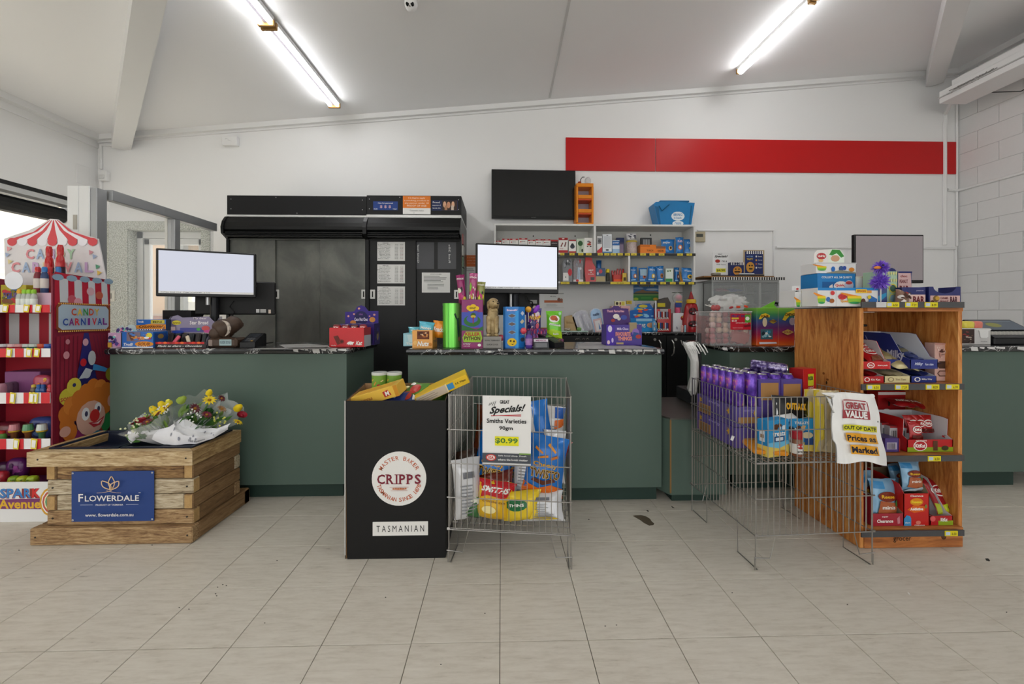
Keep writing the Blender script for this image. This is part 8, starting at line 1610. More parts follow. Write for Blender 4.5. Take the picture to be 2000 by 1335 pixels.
it = [('r', .25, .885, .77, .9, rr), ('r', .225, .63, .80, .75, rr), ('r', .225, .75, .245, .885, rr), ('r', .775, .75, .797, .885, rr), ('t', 'GREAT', .515, .815, .46, .1, rr, .04), ('t', 'VALUE', .51, .69, .47, .1, 0xf0efee, .045),
      ('r', .24, .455, .93, .54, 0xd8d228), ('t', 'OUT OF DATE', .585, .497, .66, .055, 0x1e2a1e, .03), ('r', .27, .285, .90, .42, 0xe0a02a), ('t', 'Prices as', .585, .35, .58, .085, 0x1a1a2a, .03), ('r', .29, .115, .86, .25, 0xe0a02a), ('t', 'Marked', .575, .18, .52, .09, 0x1a1a2a, .035)]
prints('printed_message', lambda u, v, e=0: cs(u, v, e*4+.0025), it, cb2, n=12)
B().tube([inb(k2, -.004, .16, .545), inb(k2, -.008, .165, .525)], .007, M(0xf0f0f0, .5), 6).build('paper_tag'); tag(bpy.data.objects['paper_tag'], 'scrap of white paper caught on the left wires of the basket', 'paper')
# ================================================================ WOODEN DISPLAY STAND
SY0, SX0, SX1 = 1.925, 1.732, 2.243; SD0 = .44; SH_ = 1.163
pinev = wood('pine_panel', [(.25, 0x7a4018), (.4, 0xa8612a), (.5, 0xc6803e), (.6, 0xd69650), (.75, 0xe4b070)], (7, 7, .9), .45, .12, 2.2, 2.6)
pineh = wood('pine_board', [(.25, 0x6a3a16), (.4, 0x9a5826), (.55, 0xb87238), (.72, 0xcc8c4e)], (.9, 6, 7), .5, .15, 2.0, 3)
wd_ = thing('display_stand', 'brown pine display stand with grey price rails and chocolate goods', 'stand', (SX0, SY0, 0)); W = SX1-SX0
B().box(0, .02, 0, SD0, .001, SH_, pinev, .002).build('side_panel', wd_); B().box(W-.02, W, 0, SD0, .001, SH_, pinev, .002).build('side_panel', wd_)
B().box(.0201, W-.0201, SD0-.012, SD0-.002, .001, SH_-.02, pinev).build('back_panel', wd_)
SHV = [SH_, .795, .455, .105]
for z in SHV: B().box(.0202, W-.0202, -.02 if z != SH_ else -.02, SD0-.013, z-.018, z, pineh if z != SH_ else pineh).build('shelf', wd_)
B().box(.0, W, -.001-.0, SD0, SH_-.001+.0, SH_+.004, M(0x3a3b3d, .5)).build('top_board', wd_)
kb = B().box(.0202, W-.0, -.003, .012, .001, .086, pineh, .002).build('kick_board', wd_)
prints('burnt_brand', front(.0202, 0, W-.02, .086, -.0034), [('t', 'grocer', .38, .47, .18, .3, 0x3a2412, .01), ('t', 'TAZMAN', .41, .72, .14, .16, 0x4a3018), ('e', .8, .6, .025, .14, 0x4a2a12), ('e', .8, .6, .014, .08, 0x7a4a22), ('e', .8, .6, .007, .04, 0x3a2010)], kb)
prints('knot', flat((-.0006, SD0, 0), (0, -SD0, 0), (0, 0, SH_)), [('e', .545, .66, .012, .008, 0x2e1a0c), ('e', .5, .70, .018, .006, 0x8a4c20), ('e', .56, .675, .02, .005, 0x8a5024)], wd_)
Wm = SX0
def rl(z, spans, h=.028):
    a, c = PX(1681, SY0-.036)-SX0, PX(1881, SY0-.036)-SX0
    return ticket_rail(wd_, a, c, -.036, z, spans, SY0-.036, h, 'price_rail', 0xdfcf1c, gapx=SX0)
rail = M(0x4a4a4c, .4)
r0 = rl(SH_-.001, [(1728, 1753), (1765, 1789), (1803, 1828)]); B().box(.04, .09, -.0445, -.043, SH_+.001, SH_+.026, M(0xc8c8ca, .4)).build('blank_ticket', r0)
rl(.772, [(1690, 1716), (1745, 1771), (1805, 1831), (1844, 1870)]); rl(.432, [(1809, 1834)]); rl(.076, [(1842, 1867)])
for z in (SH_-.001, .772, .432, .076): B().box(-.002, PX(1881, SY0-.036)-SX0, -.036, -.02, z, z+.002, M(0xa8a8aa, .3, .6)).build('rail_lip', wd_)

def tcarton(name, label, x0, y0, x1, Y, z, dep, c, items=(), side=(), **k): return carton(name, label, x0, y0, x1, Y, z, dep, c, items, side, **k)
def open_tray(label, x0, x1, Y, z, dep, hf, hb, c, items=(), ci=0xd4d6dc, yaw=0, grp=None, slope=.45, cat='tray', side=()):
    """shelf-ready tray: low front, tall back, sloping sides with rounded shoulders"""
    X0, X1 = PX(x0, Y), PX(x1, Y); w = X1-X0; t = .002; m, mi = M(c, .4, var=.04, coat=.2), M(ci, .5, var=.02)
    o = thing('display_tray', label, cat, ((X0+X1)/2, Y, z+.001), yaw, grp)
    B().box(-w/2, w/2, 0, dep, 0, t, m).build('base', o)
    fr = B().box(-w/2, w/2, 0, t, t, hf, m).build('front_lip', o); B().box(-w/2, w/2, dep-t, dep, t, hb, mi).build('back_panel', o)
    pr = [(0, t), (dep, t), (dep, hb), (dep*(slope+.12), hb), (dep*slope, hb*.97), (dep*.12, hf*1.25), (0, hf)]
    for s_ in (-1, 1):
        x = s_*w/2; q = B().prism(pr, 0, x, x-s_*t, m).build('side_panel', o); B().prism([(y, zz_*.995) for y, zz_ in pr], 0, x-s_*t, x-s_*t*1.6, mi).build('liner', q)
    if items: prints('printed_front', front(-w/2, 0, w, hf, -.0005), list(items), fr)
    if side: prints('printed_side', flat((-w/2-.0006, dep, 0), (0, -dep, 0), (0, 0, hb)), list(side), o)
    o['w'] = w; return o
def wavy(lb, x, y, Y, w, h, rot, c, its, cb=None, grp=None, seed=1, b=.02, name='sweets_bag'):
    return pouch(name, lb, w, h, b, (PX(x, Y), Y, PZ(x, y, Y)), rot, c, its, cb, grp=grp, seed=seed, nu=10, nv=10, n=3)
kk = lambda: [('e', .5, .5, .3, .22, W_), ('e', .5, .5, .26, .18, 0xb01c22), ('t', 'KitKat', .5, .5, .42, .16, W_, .04, .1)]
NV, CR, RED2 = 0x24307c, 0xd8cc9a, 0xb41a20
# --- first shelf: three trays above, three below
z = .796; Ya = SY0+.015
for (x0, x1, c, lb, t_, ci) in ((1682, 1727, RED2, 'red shallow tray lowest at left of the first shelf', 'Kit Kat', 0xd8d8da), (1727, 1778, CR, 'cream shallow tray lowest in the middle of the first shelf', 'Tim Tam', 0xd8d0b0), (1779, 1829, NV, 'navy shallow tray lowest right of the first shelf', 'Milky Way', 0xd8dce8)):
    w_ = 0xf0ece4 if c != CR else 0x8a7a5a
    open_tray(lb, x0, x1, Ya, z, .22, .032, .06, c, [('e', .25, .5, .12, .35, w_), ('e', .25, .5, .08, .24, c), ('t', t_, .62, .5, .4, .28, w_, .02)], ci, grp='shallow sweets trays')
for (x, c, lb) in ((1703, 0x8f141a, 'dark red sweets bag in the lowest red tray'), (1752, 0xb8ac88, 'pale sweets bag in the lowest cream tray'), (1802, 0x2a3470, 'navy sweets bag in the lowest navy tray')): pouch('sweets_bag', lb, .10, .15, .014, (PX(x, Ya+.04), Ya+.03, z+.034), (-1.5, 0, .1), c, [('t', 'bites', .5, .4, .6, .2, W_, .02)], seed=int(x), grp='bags in the lowest trays')
z2t = z+.068
o = open_tray('red sloping tray of chocolate bags, upper left on the first shelf', 1684, 1738, Ya-.005, z2t, .26, .036, .135, 0xc01a1e, [('e', .32, .5, .13, .38, W_), ('e', .32, .5, .10, .3, 0xb01a1e), ('t', 'Kit', .32, .5, .12, .25, W_, .03), ('t', 'share pack', .72, .48, .34, .22, W_, .02)], 0xd2d4da, yaw=-.06, slope=.3)
for k in range(3): pouch('sweets_bag', ['front red chocolate bag in the sloping red tray', 'middle red chocolate bag in the sloping red tray', 'red chocolate bag at the back of the sloping red tray'][k], .105, .13, .018, (PX(1709, Ya+.05), Ya+.02+.05*k, z2t+.02+.02*k), (-.95+.1*k, 0, .1), 0xb81c20, [('e', .5, .6, .32, .2, W_), ('e', .5, .6, .28, .16, 0xb81c20), ('t', 'KitKat', .5, .6, .44, .14, W_, .04), ('p', [(.1, .1), (.9, .1), (.8, .35), (.2, .3)], 0x7a4a34)], seed=k+20, grp='bags in the sloping red tray')
o = open_tray('cream sloping tray tucked behind the navy one on the first shelf', 1722, 1768, Ya+.05, z2t, .24, .04, .16, 0x26337f, [], 0xd6d2c4, yaw=-.05, slope=.4)
for k in range(3): pouch('sweets_bag', ['front cream sweets bag drooping between the trays', 'middle cream sweets bag between the trays', 'back cream sweets bag between the trays'][k], .11, .15, .015, (PX(1750, Ya+.06), Ya+.01+.06*k, z2t-.0+.03*k), (-1.15, .1, -.35), 0xc8bc8c, [('p', [(.2, .2), (.8, .1), (.8, .5), (.2, .6)], 0xb0a070)], seed=k+30, grp='cream bags on the first shelf')
o = open_tray('navy sloping tray with white inside, upper right on the first shelf', 1778, 1832, Ya-.005, z2t, .30, .045, .17, NV, [('t', 'Milky', .3, .5, .28, .4, 0xc8cce4, .03, .15), ('t', 'fun size', .68, .5, .3, .26, 0xc8cce4, .02)], 0xd2d8e4, yaw=.0, slope=.35, side=[('t', 'Milky', .75, .35, .3, .3, 0xc8cce4, .03)])
for k in range(5): pouch('sweets_bag', 'navy foil bar packet, %s in the sloping navy tray' % ['nearest', 'second', 'third', 'fourth', 'farthest'][k], .12-.008*k, .09, .010, (PX(1806, Ya+.06), Ya+.03+.05*k, z2t+.02+.024*k), (-1.25, 0, .0), [0x2c3a84, 0x3a4a8c, 0x8a8468, 0x55648c, 0x4a5a84][k], [('p', [(.2, .4), (.6, .3), (.8, .5), (.4, .6)], 0x6a7ab0)], seed=k+40, grp='bars in the sloping navy tray')
tcarton('gift_carton', 'pale pink gift carton with hexagon windows on the first shelf', 1826, 670, 1853, SY0+.06, z, .05, 0xd0aaa0, [('e', .5, .78, .2, .03, 0x4a3030), ('e', .5, .81, .1, .03, 0x5a3a3a), ('t', 'fudge', .5, .7, .4, .03, 0x5a3a3a), ('p', [(.1, .42), (.3, .33), (.75, .33), (.95, .42), (.75, .52), (.3, .52)], 0x4a342c), ('p', [(.15, .2), (.3, .12), (.75, .12), (.92, .2), (.75, .28), (.3, .28)], 0x6a4a40), ('p', [(.22, .2), (.34, .15), (.7, .15), (.84, .2), (.7, .25), (.34, .25)], 0xb8948a), ('r', 0, .95, 1, 1, 0xb88a80)]+blobs(8, [0xe0c8c0, 0xb88a80], 12, .05, .55, .95, .95, .12))
tag(B().box(0, .2, 0, .14, 0, .012, M(0x14120f, .5), .004).build('black_folder', None, (SX0+.025, SY0+.2, z+.27)), 'thin black tray under the top of the display stand', 'tray')
tag(B().box(-.004, .004, 0, .01, 0, .27, M(0x14120f, .5)).build('folder_prop', None, (SX0+.05, SY0+.25, z)), 'thin black prop at the back left of the first shelf', 'prop')
tag(B().box(0, .28, 0, .06, 0, .2, M(0xa89a70, .6), .003).build('cream_carton', None, (SX0+.03, SY0+.32, z+.001)), 'cream carton at the back of the first shelf', 'carton')
# --- second shelf
z = .456
o = tcarton('chocolate_carton', 'large red carton with printed bars standing at the back of the second shelf', 1715, 764, 1790, SY0+.26, z, .07, 0x9c1418, [('r', 0, .92, 1, .98, 0xd8d0d0), ('e', .22, .5, .16, .12, W_), ('e', .22, .5, .135, .095, 0x9c1418), ('t', 'KitKat', .22, .5, .22, .09, W_, .04), ('r', .3, .36, 1, .44, 0x7a8a1a), ('e', .8, .42, .06, .04, 0x3a3a1a)]+[('p', [(.25+.17*k, .68), (.3+.17*k, .68), (.31+.17*k, .82), (.26+.17*k, .84)], 0x2a1210) for k in range(4)]+[('p', [(.5, .38), (.6, .38), (.62, .58), (.52, .55)], 0x2a2414)])
for k, (x0, x1, yt, dy, lb) in enumerate(((1722, 1736, 806, .10, 'grey sided carton by the basket corner'), (1738, 1771, 812, .07, 'red topped carton with long barcode on the second shelf'))):
    o = tcarton('chocolate_carton', lb, x0, yt+20, x1, SY0+dy, z, .18, 0xa8a6aa, [('r', 0, .92, 1, 1, 0x8a1418)]+[('r', .1+.09*j, .35, .1+.09*j+(.05 if j % 3 else .025), .8, 0x2a2a2c) for j in range(9)], top=[('r', 0, 0, 1, 1, 0x8f1a1e)])
o = open_tray('red chocolate bar display box with white inside on the second shelf', 1772, 1861, SY0+.02, z, .20, .06, .16, 0xb81a1e, [('r', 0, 0, 1, .38, 0x8aa01e), ('e', .28, .5, .15, .42, W_), ('e', .28, .5, .13, .37, 0xb01a20), ('t', 'KitKat', .28, .5, .22, .32, W_, .04), ('r', .56, .1, .66, .9, 0x5a3420), ('e', .82, .3, .08, .2, 0x3a3418), ('t', 'mini moments', .3, .93, .24, .12, W_)], 0xd6d8dc, slope=.1)
for k in range(5):
    q = pouch('chocolate_bag', 'red chocolate bar packet, %s in the second shelf box' % ['leftmost front', 'back left', 'back middle', 'back right', 'lying at right'][k], .07, .09, .012, (PX((1782, 1797, 1812, 1827, 1850)[k], SY0+.06), SY0+(.04 if k in (0, 4) else .10), z+(.055 if k in (0, 4) else .07)), (-.15, 0, 0) if k < 4 else (-.9, .1, -.6), 0xa81a1e, [('e', .5, .55, .36, .2, W_), ('e', .5, .55, .31, .15, 0xa81a1e), ('t', 'KitKat', .5, .55, .5, .15, W_, .04), ('r', .1, .05, .9, .25, 0x5a1a14)], seed=50+k, grp='bars in the second shelf box')
for k in range(3): pouch('chocolate_bag', 'red packet lying on top of the cartons, %s' % ['left', 'middle', 'right'][k], .12, .07, .012, (PX(1755+22*k, SY0+.2), SY0+.16, z+.195-.005*k), (-1.3, 0, .3*k-.3), 0x9a161c, [('t', 'KitKat', .5, .5, .5, .3, W_, .04)], seed=60+k, grp='packets on the second shelf cartons')
tcarton('chocolate_carton', 'small purple carton with barcode low at the left of the second shelf', 1729, 856, 1757, SY0+.02, z, .15, 0x4a3a7a, [('r', .1, .2, .8, .7, 0xb0a8b8)]+[('r', .15+.07*j, .25, .18+.07*j, .65, 0x2a2a3a) for j in range(8)]+[('r', .92, 0, 1, 1, 0x8a1a20)])
# --- third shelf
z = .106
def bluebag(lb, x, y, Y, w, h, rot, seed): return pouch('chocolate_bag', lb, w, h, .022, (PX(x, Y), Y, PZ(x, y, Y) if y else z+.01), rot, 0x7fa8c6, [('r', 0, .78, .4, .95, 0x3a86bc), ('e', .5, .6, .35, .12, 0x7a2a1a), ('t', 'Reese', .5, .6, .5, .08, 0xe0b02a, .03), ('p', [(.1, .15), (.8, .1), (.9, .45), (.2, .5)], 0xa85a34), ('t', 'minis', .5, .35, .5, .08, W_, .02), ('e', .85, .45, .1, .08, 0x3a7a3a), ('p', [(0, 0), (1, 0), (.8, .15), (.2, .1)], 0xb8c4cc)], seed=seed, grp='pale blue chocolate bags', nu=12, nv=12, n=4)
open_tray('dark pink tray holding a pale blue bag, left on the third shelf', 1704, 1765, SY0+.0, z, .22, .06, .14, 0xa02434, [('t', 'super', .4, .72, .2, .12, W_, .02), ('t', 'Clearance', .4, .4, .52, .26, W_, .03), ('p', [(.8, .15), (.88, .2), (.86, .8), (.78, .6)], 0xc07a84)], 0x8a7a60, slope=.8, side=[('r', 0, 0, 1, 1, 0x8a1c2c)])
bluebag('pale blue chocolate bag standing in the dark pink tray', 1727, 0, SY0+.03, .16, .20, (-.12, .08, .15), 1)
bluebag('pale blue bag behind wires at the far left of the third shelf', 1696, 0, SY0+.08, .10, .22, (-.1, 0, .3), 2)
o = open_tray('tall red carton with orange fruit badge in the middle of the third shelf', 1765, 1815, SY0+.0, z, .2, .155, .21, 0xbf1e1a, [('e', .5, .74, .26, .12, 0xd8861a), ('t', 'Reese', .5, .74, .4, .09, 0xe8c82a, .05), ('p', [(.12, .5), (.4, .64), (.85, .6), (.8, .45), (.4, .4)], 0xd8601a), ('t', 'Addictive', .5, .52, .5, .09, W_, .04), ('t', 'Clearance', .5, .93, .5, .06, W_, .02), ('r', 0, 0, .28, .22, 0x3a8ac0), ('p', [(0, .22), (.1, .33), (.24, .3), (.28, .22)], 0x3a8ac0), ('t', 'share', .14, .1, .2, .05, W_), ('e', .55, .1, .1, .06, 0xd87a6a), ('t', 'Clearance', .6, .02, .4, .04, W_), ('e', .85, .6, .05, .06, 0x7a7a3a)], 0x8a7a60, slope=.5, side=[('e', .4, .75, .15, .1, 0xd8a01a), ('p', [(.2, .4), (.6, .5), (.6, .6), (.2, .55)], 0xe0c8b0)])
for k, (x, y, Yo, r_, lb) in enumerate(((1762, 950, .12, -.15, 'pale blue bag leaning at the back left of the red carton'), (1778, 945, .09, .2, 'pale blue bag tallest in the red carton'), (1782, 962, .035, .05, 'pale blue bag in front in the red carton'))): bluebag(lb, x, 0, SY0+Yo, .115, .14, (-.15, r_*.5, .1), 5+k).location.z = z+.115+.02*k
o = open_tray('white sided tray of red chocolate bags at right of the third shelf', 1817, 1861, SY0+.0, z, .26, .045, .19, 0xb01a20, [('r', .35, .0, 1, .5, 0x8aa01e), ('t', 'KitKat', .6, .6, .3, .4, W_, .04), ('e', .1, .7, .12, .3, 0xd85a5a)], 0xd8dadc, slope=.45)
for k in range(3): pouch('chocolate_bag', ['large red chocolate bag in front in the right tray', 'red chocolate bag behind the front one in the right tray', 'red chocolate bag at the back of the right tray'][k], .12, .17-.02*k, .022, (PX(1841, SY0+.08), SY0+.05+.07*k, z+.03+.03*k), (-.55, 0, .05), 0xa01a22, [('e', .4, .62, .32, .16, W_), ('e', .4, .62, .28, .13, 0xa01a22), ('t', 'KitKat', .4, .62, .42, .12, W_, .04), ('p', [(0, .0), (1, 0), (1, .2), (.6, .3), (.2, .22), (0, .3)], 0xb8c81e), ('e', .5, .15, .12, .1, 0x5a3020), ('e', .75, .2, .1, .08, 0x6a3a24)], seed=70+k, grp='bags in the right tray')
# --- goods on top
zt = SH_+.0045; wh_ = 0xdedede
spoon = lambda x, y, s_=1: [('p', [(x-.16*s_, y-.25), (x+.16*s_, y-.25), (x+.2*s_, y+.02), (x-.2*s_, y+.02)], 0x8ac03a), ('p', [(x-.2*s_, y-.02), (x+.2*s_, y-.02), (x+.18*s_, y+.12), (x-.19*s_, y+.12)], 0xe8c82a), ('p', [(x-.2*s_, y+.1), (x+.15*s_, y+.1), (x-.35*s_, y+.3), (x-.4*s_, y+.26)], 0xe08a2a), ('e', x, y-.25, .15*s_, .06, 0x3a9a5a)]
o = tcarton('toy_carton', 'small white and green character sweets carton at left of the stand top', 1553, 567, 1596, SY0+.10, zt, .12, wh_, [('r', .28, .85, 1, .97, 0xd8c82a), ('p', [(.3, .6), (.5, .9), (1, .85), (1, .55), (.8, .7), (.5, .55)], 0x4a8a3a), ('r', .28, 0, 1, .12, 0x7ab03a), ('e', .45, .35, .07, .18, 0xc8a098), ('e', .78, .45, .1, .16, 0xd8b8b0), ('r', .26, 0, .28, 1, 0xb8b8b8)]+spoon(.13, .3, .5), [('r', 0, 0, 1, 1, 0xc8c8c8)])
backcard(o, [(0, .9), (0, 1.2), (.15, 1.22), (.22, .95)], .002, 0xe2e2e2, [('e', .1, 1.08, .06, .07, 0xc04a4a)], .0)
B().box(-.03, .015, .06, .062, o['h'], o['h']+.025, M(0xe2e2e2, .5)).build('raised_flap', o)
o = tcarton('toy_carton', 'white carton with rainbow spoon and blue heading at the front of the stand top', 1597, 562, 1715, SY0-.005, zt, .13, wh_, [('r', 0, .86, 1, 1, 0x2a84c8), ('r', .30, 0, .305, 1, 0xb0b0b4), ('e', .10, .35, .0, .0, wh_)]+spoon(.06, .45, .35)+[('e', .17, .38, .035, .13, 0x3a6ab0), ('e', .23, .3, .04, .12, 0x9a5a2a), ('e', .24, .72, .035, .12, 0xc83a3a), ('e', .4, .52, .07, .16, 0xc83a3a), ('t', 'Quirky', .43, .52, .16, .22, 0xb02a30, .04), ('t', 'Quest', .44, .28, .13, .16, 0xe0a02a, .04)]+spoon(.6, .45, .6)+[('r', .62, .72, .8, .92, 0xe8c02a), ('t', 'SPOON', .71, .82, .14, .12, 0xb03a1a, .03), ('r', .8, .72, .88, .86, 0xe09a3a), ('e', .74, .25, .04, .18, 0x5a3020), ('p', [(.82, .15), (.96, .1), (.97, .4), (.86, .6)], 0x2a6ab0), ('e', .84, .5, .03, .1, 0xd8c02a)])
o = tcarton('toy_carton', 'blue carton with white oval emblem stacked behind the rainbow spoon carton', 1597, 534, 1671, SY0+.12, zt, .12, 0x2079ba, [('r', .12, .42, .7, .75, 0x1a5a94), ('e', .62, .62, .2, .15, 0xe0dcd8), ('t', 'Quirky', .6, .64, .28, .1, 0xc03a3a, .04), ('e', .82, .65, .12, .15, 0xb0b4c8), ('t', 'COLLECT ALL 24 QUESTS', .5, .88, .8, .07, W_, .02), ('e', .82, .72, .09, .05, 0xb03a3a), ('p', [(.3, .45), (.42, .45), (.38, .68), (.3, .62)], 0xd8d0c8)])
hb_ = o['h']
o2 = tcarton('toy_carton', 'white header box with small birds on the blue carton', 1594, 513, 1672, SY0+.125, zt+hb_+.001, .11, 0xdfdfe0, [('t', ' ', .5, .5, .1, .1, W_)]+spoon(.14, .55, .6)+[('e', .42, .4, .05, .25, 0x2a6ab8), ('e', .62, .45, .06, .25, 0x3a5a8a), ('e', .7, .5, .05, .2, 0x2a4a9a), ('e', .88, .35, .07, .2, 0xd8862a), ('p', [(.25, .05), (.6, .3), (.98, .1), (.98, .02), (.25, .0)], 0x8a8a7a), ('r', 0, .9, 1, 1, 0xc8c8ca)])
hc = B().prism([(-.085, 0), (.0+.075, 0), (.075, .05), (.06, .072), (.03, .078), (-.07, .07), (-.085, .05)], 1, -.001, .001, M(0xe4e2de, .5)).build('round_header', o2, (-.0+.0, .04, o2['h']))
prints('printed_header', lambda u, v, e=0: Vector((-.085+u*.16, -.0014-e, v*.078)), [('p', [(.46, 0), (1, 0), (1, .62), (.9, .9), (.7, .98), (.46, .95)], 0xdfe8dc), ('p', [(.5, .6), (.6, .95), (.85, .92), (1, .5), (.9, .4), (.75, .7), (.6, .55)], 0x3a8a3a), ('e', .7, .35, .15, .22, 0xc89a7a), ('e', .24, .5, .16, .22, 0xb8383c), ('t', 'Quirky', .24, .5, .26, .18, W_, .04), ('e', .22, .2, .08, .1, 0xe0b87a)], hc)
tcarton('toy_carton', 'pale yellow and teal striped carton between the blue carton and the feather toy', 1672, 540, 1712, SY0+.12, zt, .1, 0xd6d3c8, [('r', .38, .3, .48, 1, 0x8ac8c8), ('r', .62, .3, .72, 1, 0x9ad0cc), ('r', .0, .5, .3, .95, 0xdcdcdc), ('r', .3, .97, 1, 1, 0xc8b84a)])
o = tcarton('toy_carton', 'patterned teal and yellow carton with round windows right of the feather toy', 1713, 530, 1753, SY0+.03, zt, .08, 0xa8c4a8, [('r', 0, 0, .48, .55, 0x4a5a8a), ('p', [(.05, .1), (.45, .3), (.45, .4), (.05, .3)], 0x3a9ac8), ('r', 0, 0, .48, .16, 0x2a2a7a), ('t', '$3', .2, .08, .2, .08, W_, .03), ('e', .76, .52, .2, .13, 0xc8b84a), ('e', .76, .52, .15, .1, 0x3a5a4a), ('e', .76, .24, .2, .13, 0xc8c86a), ('e', .76, .24, .15, .1, 0x8ab0c0)]+[('p', [(.5+.12*k, .95), (.56+.12*k, 1), (.6+.12*k, .95), (.54+.12*k, .88)], 0xd0cc8a) for k in range(4)]+[('p', [(.5+.12*k, .75), (.56+.12*k, .8), (.6+.12*k, .75), (.54+.12*k, .68)], 0xd0cc8a) for k in range(4)])
# purple feather bird
fm = M(0x7a4fd0, .7, var=.2, sc=60); fm2 = M(0x9a74e8, .7, var=.15, sc=60)
Yf2 = SY0-.02; ft_ = thing('feather_bird', 'fluffy purple feather bird toy with an orange beak on the stand', 'toy', (PX(1722, Yf2), Yf2+.005, zt)); R = random.Random(5)
def fluff(c, r_, n_, nm2):
    b = B()
    for k in range(n_):
        d = Vector((R.gauss(0, 1), R.gauss(0, 1), R.gauss(0, 1))).normalized(); s_ = Vector((R.gauss(0, 1), R.gauss(0, 1), R.gauss(0, 1))).cross(d).normalized()*.0022
        L = r_*R.uniform(.75, 1.25); P0 = Vector(c)+d*r_*.2; P1 = Vector(c)+d*L*.7+Vector((R.uniform(-.003, .003), 0, -.002)); P2 = Vector(c)+d*L+Vector((0, 0, -.004))
        b.add([P0-s_, P0+s_, P1+s_*.8, P2, P1-s_*.8], [(0, 1, 2, 3, 4)], fm if k % 2 else fm2)
    b.ball(c, r_*.5, r_*.5, r_*.5, fm, 10, 8); o = b.build(nm2, ft_); o['kind'] = 'stuff'
zh, zb3 = PZ(1722, 521, Yf2)-zt, PZ(1722, 549, Yf2)-zt
fluff((.0, 0, zh), .034, 420, 'head_feathers'); fluff((-.004, 0, zb3), .040, 460, 'body_feathers')
B().tube([(0, 0, 0), (0, 0, zb3-.02)], .003, M(0xd0d0d0, .4), 6).build('stick', ft_); B().tube([(-.002, 0, zb3+.02), (0, 0, zh-.015)], .006, M(0x6a48b8, .6), 8).build('neck', ft_)
B().ball((-.027, -.012, zh-.004), .017, .009, .0075, M(0xe08a3a, .5), 10, 8).build('beak', ft_, smooth=True)
B().ball((-.012, -.026, zh+.006), .005, .004, .005, M(0x1a1a1a, .2), 8, 6).build('eye', ft_)
# navy bar cartons
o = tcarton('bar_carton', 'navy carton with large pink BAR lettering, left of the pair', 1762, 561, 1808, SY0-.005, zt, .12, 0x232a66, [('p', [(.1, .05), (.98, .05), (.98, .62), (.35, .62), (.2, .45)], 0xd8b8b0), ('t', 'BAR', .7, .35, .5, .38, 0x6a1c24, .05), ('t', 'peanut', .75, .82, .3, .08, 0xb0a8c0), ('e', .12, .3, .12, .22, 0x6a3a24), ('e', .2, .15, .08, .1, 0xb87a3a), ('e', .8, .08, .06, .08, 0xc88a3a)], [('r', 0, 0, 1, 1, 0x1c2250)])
pouch('bar_packet', 'crumpled brown and clear bar packet at the left of the navy cartons', .07, .08, .02, (PX(1763, SY0-.02), SY0-.012, zt+.001), (-.2, .3, 0), 0x8a6a5a, blobs(2, [0x4a2a20, 0xd8d0cc, 0xa8281e], 14, s=.3), seed=9)
hh = PZ(1842, 560, SY0)-zt; xc0, xc1 = PX(1812, SY0), PX(1874, SY0); wq = xc1-xc0; nvm = M(0x232a66, .4, coat=.2)
o = thing('bar_carton', 'open navy bar carton with a scooped front at the right end', 'carton', ((xc0+xc1)/2, SY0-.005, zt+.001))
arc = [(-wq/2, 0), (wq/2, 0), (wq/2, hh), (wq/2-.012, hh)]+[(wq*.36*cos(t*PI/10), hh-hh*.34*sin(t*PI/10)) for t in range(0, 11)]+[(-wq/2+.01, hh), (-wq/2, hh)]
q = B().prism(arc, 1, 0, .002, nvm).build('front_panel', o)
prints('printed_front', front(-wq/2, 0, wq, hh, -.0005), [('r', .04, .08, .97, .55, 0xd0aca8), ('t', 'BAR', .78, .33, .24, .34, 0x4a1c2a, .05), ('t', 'CARAMEL', .48, .42, .26, .12, 0x6a1c24, .03), ('t', 'PEANUT', .48, .24, .26, .14, 0x6a1c24, .03), ('e', .22, .4, .1, .16, 0x7a5a2a), ('e', .26, .42, .07, .1, 0xc89a3a), ('e', .1, .22, .06, .1, 0x5a2a1a), ('e', .93, .15, .05, .1, 0xb87a3a)], q)
B().box(-wq/2, wq/2, .1, .102, 0, hh*.9, M(0xd8d8da, .5)).build('back_panel', o); B().box(-wq/2, -wq/2+.002, .0021, .0999, 0, hh, nvm).build('side_panel', o); B().box(wq/2-.002, wq/2, .0021, .0999, 0, hh, nvm).build('side_panel', o); B().box(-wq/2+.0021, wq/2-.0021, .0021, .0999, 0, .002, nvm).build('base', o)
o = tcarton('bar_carton', 'upper BAR carton with slanted pink front behind the lower pair', 1754, 530, 1781, SY0+.14, zt, .08, 0x26306a, [('p', [(0, .35), (1, .35), (.9, 1), (0, 1)], 0xd0acac), ('t', 'BAR', .45, .5, .7, .2, 0x6a1c24, .06), ('t', 'PEANUT', .4, .72, .6, .1, 0x6a1c24, .03), ('t', 'choc', .4, .87, .5, .07, 0x8a3a3a, .03), ('r', 0, .95, 1, 1, 0x232a66)])
tag(B().prism([(.04*cos(t*PI/8), .06+.04*sin(t*PI/8)) for t in range(9)]+[(-.04, 0), (.04, 0)], 1, 0, .004, M(0x232a66, .4)).build('navy_header', None, (PX(1742, SY0+.15), SY0+.15, zt+PZ(1742, 541, SY0+.15)-zt-.04)), 'rounded navy card top rising behind the teal carton', 'card')
o_ = bpy.data.objects['navy_header']; o_.location.z = zt+.001; o_.scale = (1, 1, (PZ(1742, 523, SY0+.15)-zt)/.10)
# typed notice on the wall behind
paper('wall_notice', 1577, 518, 1597, 556, YB, 'plain white typed list on the wall left of the grey monitor', lines(9, .1, .1, .9, .92, 0x8a8a8a, 6, .3))
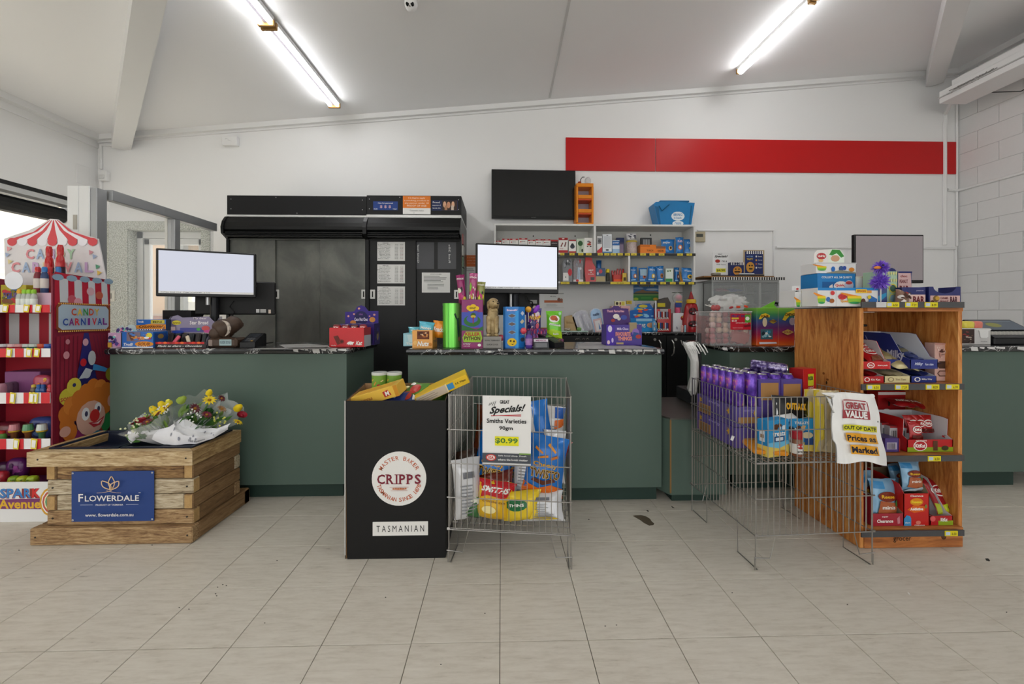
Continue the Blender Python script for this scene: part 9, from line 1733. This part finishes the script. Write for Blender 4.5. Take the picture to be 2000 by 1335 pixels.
# --- right counter beyond the stand
zc = CT
o = carton('chocolate_carton', 'white carton with dark chocolate photo at right of the stand', 1877, 641, 1935, 2.66, zc, .14, 0xc8c6c4, [('r', .0, .08, .45, .95, 0x3a2a26)]+blobs(11, [0x6a4a3c, 0xb8a898, 0x2a1a18, 0x8a2a2a], 14, .02, .1, .43, .9, .14)+[('p', [(.5, .9), (.6, .85), (.62, .5), (.66, .42), (.85, .42), (.9, .5), (.9, .85), (1, .9), (1, .94), (.5, .94)], 0xe2e2e0), ('t', 'chocolates', .75, .2, .22, .06, 0x6a6a6a)])
soft('sweets_bag', 1888, 2.72, zc+.10, .09, .05, .06, 0xd8c84a, 'yellow bag peeping above the white chocolate carton'); soft('sweets_bag', 1905, 2.73, zc+.10, .08, .05, .06, 0xd87a6a, 'salmon pink bag beside the yellow one above the carton')
tag(B().box(-.1, .12, 0, .06, 0, .10, M(0xb8b0a8, .5), .003).build('bag_stand', None, (PX(1895, 2.72), 2.81, zc+.001)), 'pale carton behind the white chocolate carton', 'carton')
kx = PX(1940, 2.66); ky = 2.66
o = thing('cash_register', 'dark cash register with tilted screen at the right end of the counter', 'register', (kx+.01, ky, zc+.001))
B().box(0, .42, 0, .30, 0, .045, M(0x242527, .4), .006).build('drawer', o)
B().prism([(.0, .046), (.28, .046), (.28, .12), (.23, .125), (.02, .062)], 0, .0, .42, M(0x303134, .4)).build('body', o)
b = B()
for r__ in range(3):
    for c__ in range(14): b.box(.02+c__*.028, .042+c__*.028, -.0, .0, 0, 0, M(0xb8b6ae, .5, var=0)) if 0 else b.add([(.02+c__*.028, .03+r__*.022, .066+r__*.0066), (.043+c__*.028, .03+r__*.022, .066+r__*.0066), (.043+c__*.028, .047+r__*.022, .072+r__*.0066), (.02+c__*.028, .047+r__*.022, .072+r__*.0066)], [(0, 1, 2, 3)], M(0xc0beb6, .5, var=0))
b.build('keys', o)['kind'] = 'stuff'
sc2 = B().add([(.05, .10, .088), (.40, .10, .088), (.40, .23, .165), (.05, .23, .165), (.05, .12, .07), (.40, .12, .07), (.40, .25, .147), (.05, .25, .147)], [(0, 1, 2, 3), (7, 6, 5, 4), (0, 4, 5, 1), (3, 2, 6, 7), (0, 3, 7, 4), (1, 5, 6, 2)], M(0x1c1d20, .35)).build('screen_frame', o)
S = lambda u, v, e=0: Vector((.05+.35*u, .10+.13*v-.005, .088+.077*v+e+.002))
prints('screen', S, [('r', .05, .08, .95, .92, 0x5a6470), ('e', .4, .5, .15, .2, 0x8a8a4a), ('r', .1, .8, .9, .84, 0x8a94a0)], sc2)
